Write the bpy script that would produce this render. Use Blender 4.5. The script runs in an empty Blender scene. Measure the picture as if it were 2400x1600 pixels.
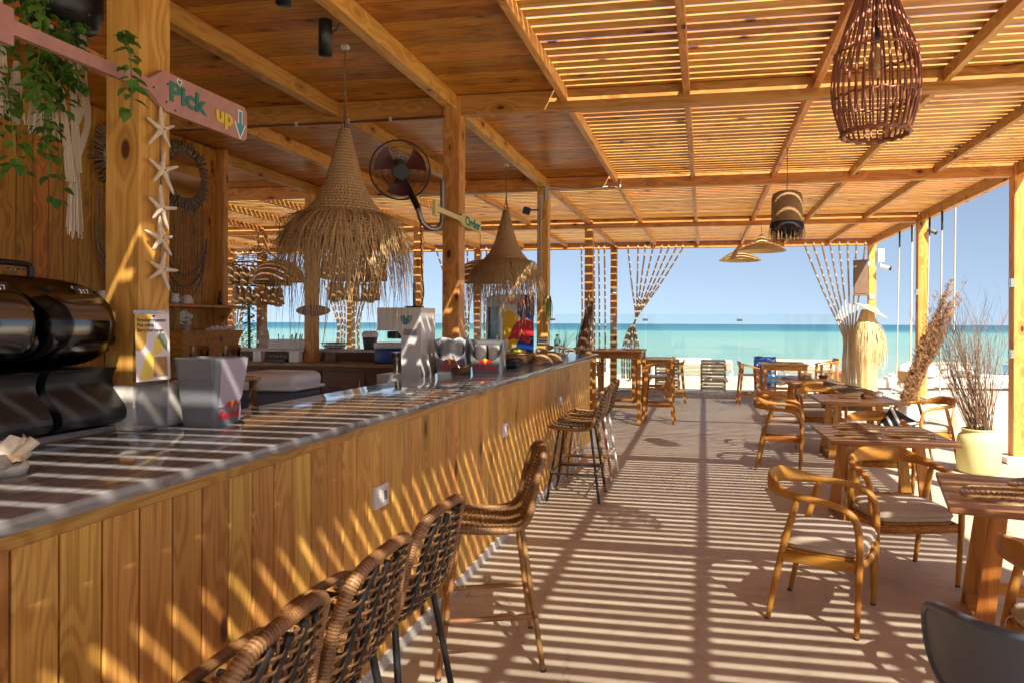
import bpy, bmesh, math, random
from mathutils import Vector, Matrix, Euler, noise as mnoise
R = math.radians
PI = math.pi
rnd = random.Random(7)
SC = bpy.context.scene
COL = SC.collection

# ------------------------------------------------------------------ camera
PHI = math.atan(300.0 / 1650.0)
cam_d = bpy.data.cameras.new('camera')
cam = bpy.data.objects.new('camera', cam_d)
COL.objects.link(cam)
cam_d.sensor_width = 36.0
cam_d.sensor_fit = 'HORIZONTAL'
cam_d.lens = 24.75
cam_d.shift_x = -0.0625
cam_d.shift_y = -0.0175
cam_d.clip_start = 0.05
cam_d.clip_end = 20000.0
cam.location = (0, 0, 1.65)
cam.rotation_euler = (Matrix.Rotation(PHI, 3, 'Z') @ Matrix.Rotation(R(90), 3, 'X') @ Matrix.Rotation(R(0.25), 3, 'Z')).to_euler()
SC.camera = cam

# ------------------------------------------------------------------ light
SUN = Vector((-0.512, 0.80, -1.0)).normalized()          # direction the light travels
elev = math.asin(-SUN.z)
azim = math.atan2(-SUN.x, -SUN.y)                        # of the sun, clockwise from +Y
world = bpy.data.worlds.new('World')
SC.world = world
world.use_nodes = True
wn = world.node_tree
sky = wn.nodes.new('ShaderNodeTexSky')
sky.sky_type = 'NISHITA'
sky.sun_disc = False
sky.sun_elevation = elev
sky.sun_rotation = azim
sky.altitude = 0.0
sky.air_density = 1.0
sky.dust_density = 1.0
sky.ozone_density = 2.0
bg = wn.nodes['Background']
bg.inputs['Strength'].default_value = 0.070
tcw = wn.nodes.new('ShaderNodeTexCoord')                 # sample a little above the dusty horizon band
lift = wn.nodes.new('ShaderNodeVectorMath'); lift.operation = 'ADD'; lift.inputs[1].default_value = (0, 0, 0.16)
wn.links.new(tcw.outputs['Generated'], lift.inputs[0])
nrmv = wn.nodes.new('ShaderNodeVectorMath'); nrmv.operation = 'NORMALIZE'
wn.links.new(lift.outputs[0], nrmv.inputs[0]); wn.links.new(nrmv.outputs[0], sky.inputs['Vector'])
hs = wn.nodes.new('ShaderNodeHueSaturation')
hs.inputs['Saturation'].default_value = 0.76
tn = wn.nodes.new('ShaderNodeMix'); tn.data_type = 'RGBA'; tn.blend_type = 'MULTIPLY'
tn.inputs[0].default_value = 1.0; tn.inputs[7].default_value = (0.955, 0.985, 1.0, 1)
wn.links.new(sky.outputs['Color'], hs.inputs['Color'])
wn.links.new(hs.outputs[0], tn.inputs[6])
wn.links.new(tn.outputs[2], bg.inputs['Color'])
sun_d = bpy.data.lights.new('sun', 'SUN')
sun_d.energy = 5.0
sun_d.angle = R(0.55)
sun_d.color = (1.0, 0.92, 0.78)
sun = bpy.data.objects.new('sun', sun_d)
COL.objects.link(sun)
sun.rotation_euler = SUN.to_track_quat('-Z', 'Y').to_euler()
sun.location = (8, -10, 20)
SC.view_settings.view_transform = 'Standard'
SC.view_settings.look = 'None'
SC.view_settings.gamma = 1.0
SC.view_settings.use_curve_mapping = False
SC.view_settings.exposure = 1.32
SC.render.engine = 'CYCLES'
SC.cycles.max_bounces = 9
SC.cycles.diffuse_bounces = 7
SC.cycles.glossy_bounces = 3
SC.cycles.use_adaptive_sampling = True
SC.cycles.adaptive_threshold = 0.03
SC.cycles.transparent_max_bounces = 16
SC.cycles.sample_clamp_indirect = 6.0
SC.cycles.caustics_reflective = False
SC.cycles.caustics_refractive = False

# ------------------------------------------------------------------ material helpers
class NT:
    def __init__(s, name):
        s.m = bpy.data.materials.new(name); s.m.use_nodes = True
        s.t = s.m.node_tree; s.b = s.t.nodes['Principled BSDF']
    def n(s, typ, **kw):
        nd = s.t.nodes.new('ShaderNode' + typ)
        for k, v in kw.items():
            if hasattr(nd, k): setattr(nd, k, v)
        return nd
    def l(s, a, b): s.t.links.new(a, b)
    def val(s, sock, v):
        if isinstance(v, (int, float, tuple, list)): sock.default_value = v
        else: s.l(v, sock)
    def math(s, op, a, b=0.0, c=0.0):
        nd = s.n('Math', operation=op)
        s.val(nd.inputs[0], a); s.val(nd.inputs[1], b)
        if op in ('MULTIPLY_ADD', 'PINGPONG', 'WRAP', 'SMOOTH_MIN'): s.val(nd.inputs[2], c)
        return nd.outputs[0]
    def maprange(s, v, a, b, c, d, smooth=True):
        nd = s.n('MapRange'); nd.interpolation_type = 'SMOOTHSTEP' if smooth else 'LINEAR'
        s.val(nd.inputs[0], v)
        for i, x in enumerate((a, b, c, d)): nd.inputs[i + 1].default_value = x
        return nd.outputs[0]
    def mix(s, f, a, b, mode='MIX'):
        nd = s.n('Mix', data_type='RGBA'); nd.blend_type = mode
        s.val(nd.inputs[0], f)
        s.val(nd.inputs[6], a if not isinstance(a, tuple) or len(a) == 4 else a + (1,))
        s.val(nd.inputs[7], b if not isinstance(b, tuple) or len(b) == 4 else b + (1,))
        return nd.outputs[2]
    def coord(s, scale=(1, 1, 1), kind='Object', rand=0.0):
        tc = s.n('TexCoord'); v = tc.outputs[kind]
        if rand:
            oi = s.n('ObjectInfo')
            add = s.n('VectorMath', operation='ADD')
            mul = s.math('MULTIPLY', oi.outputs['Random'], rand)
            cx = s.n('CombineXYZ'); s.l(mul, cx.inputs[0]); s.l(s.math('MULTIPLY', mul, 0.71), cx.inputs[1]); s.l(s.math('MULTIPLY', mul, 1.37), cx.inputs[2])
            s.l(v, add.inputs[0]); s.l(cx.outputs[0], add.inputs[1]); v = add.outputs[0]
        if scale != (1, 1, 1):
            mp = s.n('VectorMath', operation='MULTIPLY'); s.l(v, mp.inputs[0]); mp.inputs[1].default_value = scale
            v = mp.outputs[0]
        return v
    def noise(s, vec, scale=1.0, detail=3.0, rough=0.5, dist=0.0):
        nd = s.n('TexNoise'); s.l(vec, nd.inputs['Vector'])
        nd.inputs['Scale'].default_value = scale; nd.inputs['Detail'].default_value = detail
        nd.inputs['Roughness'].default_value = rough; nd.inputs['Distortion'].default_value = dist
        return nd.outputs['Fac']
    def bump(s, h, strength=0.3, dist=0.01):
        nd = s.n('Bump'); nd.inputs['Strength'].default_value = strength; nd.inputs['Distance'].default_value = dist
        s.l(h, nd.inputs['Height']); s.l(nd.outputs[0], s.b.inputs['Normal'])
    def base(s, c): s.val(s.b.inputs['Base Color'], c if not isinstance(c, tuple) or len(c) == 4 else c + (1,))
    def rough(s, v): s.val(s.b.inputs['Roughness'], v)
    def spec(s, v): s.b.inputs['Specular IOR Level'].default_value = v

MAT = {}
def wood(name, light, dark, knot=(0.085, 0.022, 0.006), rough=0.42, knots=True, var=0.22, bump=0.25, ringk=38.0, sc=(0.9, 8, 8), fsc=(4, 150, 150)):
    w = NT(name)
    v = w.coord(rand=37.0)
    def sv(s):
        mp = w.n('VectorMath', operation='MULTIPLY'); w.l(v, mp.inputs[0]); mp.inputs[1].default_value = s
        return mp.outputs[0]
    n1 = w.noise(sv(sc), 1.0, 1.5, 0.45)
    if knots:
        vo = w.n('TexVoronoi'); w.l(sv((2.9, 6, 6) if knots is True else (2.1, 5.2, 5.2)), vo.inputs['Vector']); vo.inputs['Scale'].default_value = 1.0
        kd = vo.outputs['Distance']
        bend = w.maprange(kd, 0.05, 0.55, 0.28, 0.0)
        n1 = w.math('ADD', n1, bend)
    ring = w.math('SINE', w.math('MULTIPLY', n1, ringk))
    ring = w.maprange(ring, -0.5, 1.0, 0.0, 1.0)
    fine = w.noise(sv(fsc), 1.0, 1.0, 0.6)
    broad = w.noise(sv((0.5, 2.5, 2.5)), 1.0, 0.0)
    f = w.math('ADD', w.math('MULTIPLY', ring, 0.50), w.math('MULTIPLY', w.maprange(fine, 0.35, 0.7, 0, 1), 0.33))
    f = w.math('ADD', f, w.math('MULTIPLY', w.maprange(broad, 0.3, 0.7, -0.5, 0.5, False), 0.30))
    c = w.mix(f, light, dark)
    if knots:
        km = w.maprange(w.math('ADD', kd, w.math('MULTIPLY', n1, 0.05)), 0.12 if knots is True else knots - 0.05, 0.18 if knots is True else knots + 0.03, 1.0, 0.0)
        halo = w.maprange(kd, 0.14, 0.36, 0.55, 0.0)
        c = w.mix(halo, c, tuple(q * 0.75 for q in dark))
        c = w.mix(km, c, knot)
    oi = w.n('ObjectInfo')
    hsv = w.n('HueSaturation')
    w.l(c, hsv.inputs['Color'])
    w.l(w.maprange(oi.outputs['Random'], 0, 1, 1 - var, 1 + var, False), hsv.inputs['Value'])
    r2 = w.math('FRACT', w.math('MULTIPLY', oi.outputs['Random'], 7.13))
    w.l(w.maprange(r2, 0, 1, 0.488, 0.511, False), hsv.inputs['Hue'])
    w.base(hsv.outputs[0]); w.spec(0.28)
    w.rough(w.maprange(fine, 0.3, 0.7, rough - 0.06, rough + 0.14, False))
    if bump > 0.5: w.bump(f, bump, 0.002)
    MAT[name] = w.m
    return w.m

wood('pine', (0.63, 0.325, 0.085), (0.41, 0.165, 0.032))
wood('pine_front', (0.74, 0.405, 0.098), (0.47, 0.20, 0.038), var=0.17, rough=0.40, ringk=62.0, sc=(0.7, 9, 9), fsc=(3, 210, 210), knots=0.155)
wood('pine_ceiling', (0.58, 0.25, 0.042), (0.33, 0.115, 0.014), var=0.2, rough=0.33)
wood('pine_wall', (0.50, 0.23, 0.035), (0.29, 0.10, 0.012), var=0.16, rough=0.4)
wood('teak', (0.52, 0.235, 0.042), (0.28, 0.098, 0.014), knots=False, var=0.1, rough=0.36, ringk=24, sc=(2.0, 14, 14))
wood('teak_top', (0.40, 0.21, 0.085), (0.22, 0.10, 0.035), knots=False, var=0.1, rough=0.30, ringk=24, sc=(1.6, 10, 10))
wood('teak_v', (0.52, 0.235, 0.042), (0.28, 0.098, 0.014), knots=False, var=0.1, rough=0.38, ringk=18, sc=(12, 12, 1.6), fsc=(150, 150, 4))
wood('teak_bent', (0.52, 0.235, 0.042), (0.31, 0.112, 0.016), knots=False, var=0.1, rough=0.38, ringk=7, sc=(5, 5, 5), fsc=(60, 60, 60))
wood('dark_wood', (0.16, 0.075, 0.03), (0.07, 0.03, 0.012), knots=False, var=0.1, rough=0.4, ringk=22)
wood('weathered_wood', (0.50, 0.40, 0.28), (0.30, 0.22, 0.14), knots=False, var=0.12, rough=0.7)
wood('driftwood', (0.36, 0.27, 0.18), (0.13, 0.085, 0.05), knots=False, var=0.1, rough=0.7, bump=0.8)
wood('weathered_pale', (0.60, 0.50, 0.39), (0.44, 0.35, 0.26), knots=False, var=0.08, rough=0.8)
wood('bamboo', (0.42, 0.22, 0.085), (0.24, 0.11, 0.035), knots=False, var=0.05, rough=0.35, ringk=14, sc=(6, 6, 6))

def simple(name, col, rough=0.5, metal=0.0, var=0.10, scale=6.0, bump=0.0, bscale=60.0, spec=0.5, rand=9.0, sheen=0.0, trans=0.0, detail=4.0):
    w = NT(name)
    v = w.coord(rand=rand)
    n = w.noise(v, scale, detail, 0.6)
    a = tuple(min(1, c * (1 - var)) for c in col); b = tuple(min(1, c * (1 + var)) for c in col)
    w.base(w.mix(w.maprange(n, 0.3, 0.7, 0, 1, False), a, b))
    w.rough(w.maprange(n, 0.3, 0.7, max(0.02, rough - 0.06), min(1, rough + 0.08), False))
    w.b.inputs['Metallic'].default_value = metal; w.spec(spec)
    if sheen: w.b.inputs['Sheen Weight'].default_value = sheen
    if trans: w.b.inputs['Transmission Weight'].default_value = trans
    if bump:
        n2 = w.noise(v, bscale, 3.0, 0.6); w.bump(n2, bump, 0.01)
    MAT[name] = w.m
    return w
simple('black_metal', (0.014, 0.014, 0.015), 0.38, 0.0, 0.2)
simple('black_plastic', (0.010, 0.010, 0.011), 0.40, 0.0, 0.3)
simple('black_fabric', (0.018, 0.016, 0.02), 0.9, bump=0.3, bscale=300)
simple('steel', (0.52, 0.51, 0.49), 0.28, 1.0, 0.1)
simple('grey_metal', (0.28, 0.28, 0.28), 0.4, 0.8, 0.1)
simple('white_plastic', (0.72, 0.71, 0.68), 0.35, var=0.05)
simple('white_paint', (0.80, 0.79, 0.76), 0.5, var=0.05)
simple('ceramic', (0.74, 0.72, 0.68), 0.2, var=0.04)
simple('grey_plastic', (0.165, 0.17, 0.185), 0.4, var=0.06, bump=0.05, bscale=200)
simple('slate_plastic', (0.085, 0.10, 0.135), 0.45, var=0.08, bump=0.04, bscale=250)
simple('lilac_card', (0.36, 0.32, 0.40), 0.5, var=0.05)
simple('blue_plastic', (0.02, 0.06, 0.22), 0.35, var=0.1)
simple('bright_blue', (0.03, 0.13, 0.45), 0.6, var=0.15)
simple('pale_blue', (0.16, 0.36, 0.58), 0.5, var=0.1)
simple('red_paint', (0.60, 0.012, 0.03), 0.35, var=0.08)
simple('yellow_paint', (0.85, 0.50, 0.015), 0.35, var=0.06)
simple('navy_paint', (0.008, 0.035, 0.21), 0.35, var=0.08)
simple('pink_paint', (0.42, 0.215, 0.18), 0.6, var=0.13, scale=22, bump=0.1, bscale=80)
simple('green_paint', (0.03, 0.17, 0.13), 0.6, var=0.08)
simple('teal_paint', (0.05, 0.29, 0.36), 0.6, var=0.08)
simple('mustard_paint', (0.70, 0.52, 0.03), 0.6, var=0.08)
simple('cream_paint', (0.62, 0.52, 0.20), 0.6, var=0.08)
simple('straw', (0.50, 0.33, 0.15), 0.75, var=0.28, scale=40)
simple('straw_pale', (0.70, 0.53, 0.27), 0.8, var=0.25, scale=60)
simple('straw_dark', (0.30, 0.18, 0.075), 0.75, var=0.3, scale=30)
simple('raffia', (0.62, 0.44, 0.20), 0.8, var=0.25, scale=50)
simple('pampas', (0.31, 0.165, 0.075), 0.9, var=0.35, scale=14)
simple('twig', (0.19, 0.11, 0.062), 0.8, var=0.35, scale=14)
simple('rope', (0.58, 0.48, 0.36), 0.85, var=0.15, bump=0.5, bscale=180)
simple('macrame', (0.66, 0.56, 0.42), 0.9, var=0.12, bump=0.5, bscale=160)
simple('cushion', (0.50, 0.42, 0.33), 0.95, var=0.07, scale=3, bump=0.35, bscale=420, sheen=0.3)
simple('olive_bag', (0.145, 0.105, 0.055), 0.8, var=0.2, scale=5, bump=0.3, bscale=200)
simple('starfish', (0.68, 0.57, 0.43), 0.8, var=0.1, scale=50, bump=0.6, bscale=220)
simple('shell_dark', (0.14, 0.09, 0.055), 0.45, var=0.5, scale=20)
simple('shell_pale', (0.72, 0.63, 0.50), 0.4, var=0.2, scale=25)
simple('bead_brown', (0.30, 0.16, 0.07), 0.6, var=0.5, scale=60)
simple('rattan_red', (0.25, 0.088, 0.046), 0.4, var=0.25, scale=18)
simple('fruit_green', (0.30, 0.33, 0.03), 0.4, var=0.3, scale=12)
simple('conduit', (0.52, 0.49, 0.45), 0.5, var=0.06)
simple('pale_pot', (0.60, 0.57, 0.26), 0.75, var=0.06, scale=3, bump=0.15, bscale=30)
simple('amber_glass', (0.45, 0.25, 0.08), 0.2, var=0.1)
simple('dark_glassy', (0.020, 0.015, 0.012), 0.25, var=0.2)
simple('leafy', (0.085, 0.19, 0.022), 0.5, var=0.45, scale=9)
simple('leafy_dark', (0.05, 0.13, 0.02), 0.5, var=0.45, scale=9)
simple('burnt_leaf', (0.40, 0.13, 0.03), 0.6, var=0.2)
simple('yellow_wood', (0.70, 0.40, 0.07), 0.5, var=0.1)
simple('brown_bottle', (0.10, 0.02, 0.01), 0.3)
simple('blanket_white', (0.80, 0.77, 0.70), 0.9, var=0.05)
simple('weathered_brown', (0.16, 0.095, 0.06), 0.6, var=0.15)
simple('rubber', (0.03, 0.03, 0.03), 0.8)

def rattan(name, light, dark, scale=210.0):
    w = NT(name)
    v = w.coord(rand=5.0)
    n = w.noise(v, 9.0, 3.0, 0.6); n2 = w.noise(v, scale, 2.0, 0.6)
    f = w.math('ADD', w.math('MULTIPLY', w.maprange(n, 0.3, 0.7, 0, 1), 0.6), w.math('MULTIPLY', w.maprange(n2, 0.3, 0.7, 0, 1), 0.4))
    w.base(w.mix(f, light, dark)); w.rough(0.42); w.bump(n2, 0.3, 0.002)
    MAT[name] = w.m
rattan('rattan', (0.36, 0.185, 0.068), (0.12, 0.05, 0.018))
rattan('rattan_dark', (0.27, 0.125, 0.045), (0.095, 0.04, 0.015))
rattan('rattan_light', (0.42, 0.24, 0.10), (0.22, 0.11, 0.04))
rattan('braid', (0.44, 0.27, 0.12), (0.13, 0.065, 0.03), 90.0)

def weave_mat(name, light, dark, na=46.0, nz=150.0):
    w = NT(name); tc = w.n('TexCoord'); sp = w.n('SeparateXYZ'); w.l(tc.outputs['Object'], sp.inputs[0])
    ang = w.math('ARCTAN2', sp.outputs[1], sp.outputs[0])
    zz_ = w.math('MULTIPLY', sp.outputs[2], nz)
    row = w.math('FLOOR', w.math('DIVIDE', zz_, PI))
    flip = w.math('SUBTRACT', w.math('MULTIPLY', w.math('PINGPONG', row, 1.0), 2.0), 1.0)
    s1 = w.math('SINE', w.math('ADD', w.math('MULTIPLY', ang, na), w.math('MULTIPLY', w.math('MULTIPLY', zz_, flip), 0.9)))
    s2 = w.math('ABSOLUTE', w.math('SINE', zz_))
    h = w.math('ADD', w.math('MULTIPLY', w.maprange(s1, -1, 1, 0, 1, False), 0.5), w.math('MULTIPLY', s2, 0.5))
    n = w.noise(tc.outputs['Object'], 35.0, 3.0, 0.6)
    f = w.math('ADD', w.math('MULTIPLY', h, 0.65), w.math('MULTIPLY', n, 0.45))
    w.base(w.mix(w.maprange(f, 0.25, 0.85, 0, 1), dark, light)); w.rough(0.75); w.bump(h, 0.9, 0.008)
    MAT[name] = w.m
weave_mat('straw_weave', (0.56, 0.37, 0.17), (0.24, 0.135, 0.055))
weave_mat('drum_weave', (0.40, 0.24, 0.10), (0.16, 0.085, 0.03), 60, 220)
# glass: clear sheet with a mirror-like film, no refraction needed for thin panes
def pane(name, tint, refl=0.08, rough=0.02):
    w = NT(name)
    tr = w.n('BsdfTransparent'); tr.inputs[0].default_value = tint + (1,)
    gl = w.n('BsdfGlossy'); gl.inputs['Roughness'].default_value = rough
    lw = w.n('LayerWeight'); lw.inputs[0].default_value = 0.35
    f = w.maprange(lw.outputs['Fresnel'], 0.0, 1.0, refl * 0.4, refl * 4.0, False)
    mx = w.n('MixShader'); w.l(f, mx.inputs[0]); w.l(tr.outputs[0], mx.inputs[1]); w.l(gl.outputs[0], mx.inputs[2])
    w.l(mx.outputs[0], w.t.nodes['Material Output'].inputs[0])
    MAT[name] = w.m
pane('clear_pane', (0.93, 0.965, 0.95), 0.05)
pane('acrylic', (0.95, 0.95, 0.95), 0.12)
pane('dark_tank', (0.10, 0.065, 0.045), 0.05, 0.16)
pane('drink_glass', (0.80, 0.78, 0.74), 0.22)
w = simple('mirror', (0.75, 0.74, 0.72), 0.06, 1.0, 0.03)
w = simple('lamp_bulb', (0.9, 0.62, 0.25), 0.2)

# marble
def marble(name, base, vein, rough, scale=1.0):
    w = NT(name)
    v = w.coord(kind='Object')
    mp = w.n('Mapping'); w.l(v, mp.inputs['Vector']); mp.inputs['Rotation'].default_value = (0.0, 0.0, R(24)); mp.inputs['Scale'].default_value = (5.5 * scale, 0.9 * scale, 2.0 * scale)
    n = w.noise(mp.outputs[0], 1.6, 8.0, 0.62, 1.2)
    a = w.math('ABSOLUTE', w.math('SUBTRACT', n, 0.5))
    ve = w.maprange(a, 0.0, 0.055, 1.0, 0.0)
    n2 = w.noise(mp.outputs[0], 0.7, 5.0, 0.6, 0.5)
    f = w.math('ADD', w.math('MULTIPLY', ve, 0.55), w.maprange(n2, 0.35, 0.7, 0.0, 0.5))
    w.base(w.mix(f, base, vein)); w.rough(rough)
    MAT[name] = w.m
marble('marble', (0.25, 0.24, 0.238), (0.12, 0.114, 0.112), 0.08)
marble('marble_matt', (0.66, 0.62, 0.56), (0.44, 0.41, 0.37), 0.45)

# concrete floor
w = NT('concrete')
v = w.coord()
n = w.noise(v, 0.9, 7.0, 0.62); n2 = w.noise(v, 7.0, 6.0, 0.65); n3 = w.noise(v, 90.0, 3.0, 0.6)
c = w.mix(w.maprange(n, 0.3, 0.72, 0, 1), (0.55, 0.475, 0.365), (0.455, 0.38, 0.285))
c = w.mix(w.maprange(n2, 0.45, 0.75, 0, 0.55), c, (0.37, 0.285, 0.215))
vo = w.n('TexVoronoi'); w.l(v, vo.inputs['Vector']); vo.inputs['Scale'].default_value = 1.7
spots = w.maprange(w.math('ADD', vo.outputs['Distance'], w.math('MULTIPLY', n2, 0.12)), 0.075, 0.11, 0.6, 0.0)
c = w.mix(spots, c, (0.12, 0.075, 0.055))
wv = w.n('TexVoronoi'); wv.feature = 'DISTANCE_TO_EDGE'
dv = w.n('VectorMath', operation='ADD'); w.l(v, dv.inputs[0])
nz = w.n('TexNoise'); w.l(v, nz.inputs['Vector']); nz.inputs['Scale'].default_value = 3.0; nz.inputs['Detail'].default_value = 6.0
sc_ = w.n('VectorMath', operation='SCALE'); w.l(nz.outputs['Color'], sc_.inputs[0]); sc_.inputs['Scale'].default_value = 0.7
w.l(sc_.outputs[0], dv.inputs[1]); w.l(dv.outputs[0], wv.inputs['Vector']); wv.inputs['Scale'].default_value = 0.28
crack = w.maprange(wv.outputs['Distance'], 0.0, 0.0045, 1.0, 0.0)
crack = w.math('MULTIPLY', crack, w.maprange(n, 0.40, 0.58, 0.0, 0.75))
c = w.mix(crack, c, (0.10, 0.065, 0.05))
n4 = w.noise(w.coord((1.0, 3.2, 1)), 2.3, 5.0, 0.7, 0.8)
c = w.mix(w.maprange(n4, 0.52, 0.72, 0.0, 0.45), c, (0.60, 0.52, 0.42))      # drifted sand
n5 = w.noise(v, 34.0, 3.0, 0.7)
c = w.mix(w.maprange(n5, 0.60, 0.74, 0.0, 0.5), c, (0.24, 0.17, 0.125))       # grit
w.base(c)
w.rough(w.maprange(n2, 0.3, 0.7, 0.42, 0.66, False))
w.bump(w.math('ADD', w.math('MULTIPLY', n3, 0.4), n2), 0.12, 0.004)
MAT['concrete'] = w.m

# sand
w = NT('sand')
v = w.coord()
n = w.noise(v, 0.35, 6.0, 0.6); n2 = w.noise(v, 5.0, 5.0, 0.65); n3 = w.noise(v, 120.0, 2.0, 0.6)
c = w.mix(w.maprange(n, 0.3, 0.7, 0, 1), (0.66, 0.56, 0.44), (0.56, 0.46, 0.35))
c = w.mix(w.maprange(n2, 0.4, 0.75, 0, 0.5), c, (0.40, 0.31, 0.23))
w.base(c); w.rough(0.9); w.bump(w.math('ADD', n2, w.math('MULTIPLY', n3, 0.15)), 0.7, 0.05)
MAT['sand'] = w.m

# sea: shallow sand bar near the beach, deep blue beyond the reef edge
w = NT('sea')
v = w.coord()
sx = w.n('SeparateXYZ'); w.l(v, sx.inputs[0])
wob = w.noise(w.coord((0.012, 0.03, 1)), 1.0, 4.0, 0.6)
wob2 = w.noise(w.coord((0.05, 0.16, 1)), 1.0, 5.0, 0.6)
y = w.math('ADD', sx.outputs[1], w.math('MULTIPLY', w.math('SUBTRACT', wob, 0.5), 55.0))
cr = w.n('ValToRGB')
w.l(w.maprange(w.math('LOGARITHM', w.math('MAXIMUM', y, 20.0), 10.0), 1.40, 3.3, 0.0, 1.0, False), cr.inputs[0])
els = cr.color_ramp.elements
els[0].position = 0.0; els[0].color = (0.27, 0.33, 0.29, 1)
els[1].position = 1.0; els[1].color = (0.012, 0.09, 0.15, 1)
for p, cc in ((0.10, (0.205, 0.32, 0.295, 1)), (0.30, (0.17, 0.31, 0.295, 1)), (0.43, (0.145, 0.30, 0.30, 1)), (0.50, (0.028, 0.15, 0.205, 1)), (0.62, (0.014, 0.105, 0.165, 1))):
    e = els.new(p); e.color = cc
c = w.mix(w.maprange(wob2, 0.42, 0.68, 0.0, 0.28), cr.outputs[0], (0.08, 0.25, 0.27))
wav = w.noise(w.coord((1.6, 5.0, 1)), 1.0, 5.0, 0.62, 0.4)
c = w.mix(w.maprange(wav, 0.60, 0.78, 0.0, 0.35), c, (0.42, 0.52, 0.50))
w.base(c); w.rough(0.35); w.spec(0.15)
wav2 = w.noise(w.coord((0.35, 1.1, 1)), 1.0, 6.0, 0.6, 0.3)
w.bump(w.math('ADD', w.math('MULTIPLY', wav2, 2.0), w.math('MULTIPLY', wav, 0.5)), 0.55, 0.25)
MAT['sea'] = w.m

# ------------------------------------------------------------------ mesh helpers
def rotm(rx=0, ry=0, rz=0): return Euler((rx, ry, rz)).to_matrix()
class MB:
    def __init__(s): s.v = []; s.f = []; s.m = []; s.sm = []; s.k = 0; s.smooth = False
    def add(s, vs, fs, smooth=None):
        o = len(s.v); s.v.extend([tuple(p) for p in vs])
        sm = s.smooth if smooth is None else smooth
        for f in fs: s.f.append(tuple(i + o for i in f)); s.m.append(s.k); s.sm.append(sm)
        return s
    def box(s, c, d, rot=None, taper=1.0):
        x, y, z = d[0] / 2, d[1] / 2, d[2] / 2
        vs = [Vector((a * x * (taper if cc > 0 else 1), b * y * (taper if cc > 0 else 1), cc * z)) for cc in (-1, 1) for b in (-1, 1) for a in (-1, 1)]
        if rot is not None: vs = [rot @ p for p in vs]
        c = Vector(c); vs = [p + c for p in vs]
        return s.add(vs, [(0, 2, 3, 1), (4, 5, 7, 6), (0, 1, 5, 4), (2, 6, 7, 3), (0, 4, 6, 2), (1, 3, 7, 5)], False)
    def rbox(s, c, d, r=0.01, seg=2, rot=None):          # box with rounded edges
        bm = bmesh.new(); bmesh.ops.create_cube(bm, size=1.0)
        for vv in bm.verts: vv.co = Vector((vv.co.x * d[0], vv.co.y * d[1], vv.co.z * d[2]))
        bmesh.ops.bevel(bm, geom=bm.edges[:] , offset=min(r, min(d) * 0.49), segments=seg, affect='EDGES', profile=0.5)
        bm.verts.index_update()
        vs = [vv.co.copy() for vv in bm.verts]
        if rot is not None: vs = [rot @ p for p in vs]
        c = Vector(c); fs = [tuple(x.index for x in f.verts) for f in bm.faces]
        bm.free()
        return s.add([p + c for p in vs], fs, seg > 1)
    def tube(s, pts, r, n=8, closed=False, cap=True, flat=None, twist=None):
        pts = [Vector(p) for p in pts]; N = len(pts)
        rr = r if isinstance(r, (list, tuple)) else [r] * N
        tang = []
        for i in range(N):
            a = pts[(i - 1) % N] if (closed or i > 0) else pts[i]
            b = pts[(i + 1) % N] if (closed or i < N - 1) else pts[i]
            t = (b - a); tang.append(t.normalized() if t.length > 1e-9 else Vector((0, 0, 1)))
        up = Vector((0, 0, 1))
        if abs(tang[0].z) > 0.95: up = Vector((0, 1, 0))
        if flat is not None: up = Vector(flat)
        nx = (up - tang[0] * up.dot(tang[0])).normalized()
        vs = []
        for i in range(N):
            t = tang[i]
            if flat is not None:
                q = Vector(flat); q = q - t * q.dot(t)
                if q.length > 1e-4: nx = q.normalized()
            else:
                nx = (nx - t * nx.dot(t))
                nx = nx.normalized() if nx.length > 1e-6 else Vector((1, 0, 0))
            by = t.cross(nx)
            ri = rr[i]; ra, rb = ri if isinstance(ri, (tuple, list)) else (ri, ri)
            for k in range(n):
                a = 2 * PI * k / n
                vs.append(pts[i] + nx * (math.cos(a) * ra) + by * (math.sin(a) * rb))
        fs = []
        for i in range(N if closed else N - 1):
            j = (i + 1) % N
            for k in range(n):
                k2 = (k + 1) % n
                fs.append((i * n + k, i * n + k2, j * n + k2, j * n + k))
        s.add(vs, fs, n > 4)
        if cap and not closed:
            s.add(vs[:n], [tuple(reversed(range(n)))], False); s.add(vs[(N - 1) * n:], [tuple(range(n))], False)
        return s
    def lathe(s, prof, n=24, c=(0, 0, 0), sq=(1, 1), cap=False, a0=0.0, a1=2 * PI):
        c = Vector(c); vs = []; full = abs(a1 - a0 - 2 * PI) < 1e-6
        m = n if full else n + 1
        for (r, z) in prof:
            for k in range(m):
                a = a0 + (a1 - a0) * k / n
                vs.append(c + Vector((math.cos(a) * r * sq[0], math.sin(a) * r * sq[1], z)))
        fs = []
        for i in range(len(prof) - 1):
            for k in range(n):
                k2 = (k + 1) % m
                fs.append((i * m + k, i * m + k2, (i + 1) * m + k2, (i + 1) * m + k))
        if cap:
            fs.append(tuple(reversed(range(m)))); fs.append(tuple(range((len(prof) - 1) * m, len(prof) * m)))
        return s.add(vs, fs, True)
    def prism(s, poly, t, org=(0, 0, 0), ux=(1, 0, 0), uy=(0, 1, 0)):  # polygon in the ux,uy plane, thickness t along ux x uy
        ux = Vector(ux); uy = Vector(uy); nz = ux.cross(uy).normalized(); org = Vector(org); n = len(poly)
        vs = [org + ux * p[0] + uy * p[1] for p in poly] + [org + ux * p[0] + uy * p[1] + nz * t for p in poly]
        fs = [tuple(reversed(range(n))), tuple(range(n, 2 * n))] + [(i, (i + 1) % n, n + (i + 1) % n, n + i) for i in range(n)]
        return s.add(vs, fs, False)
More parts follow.
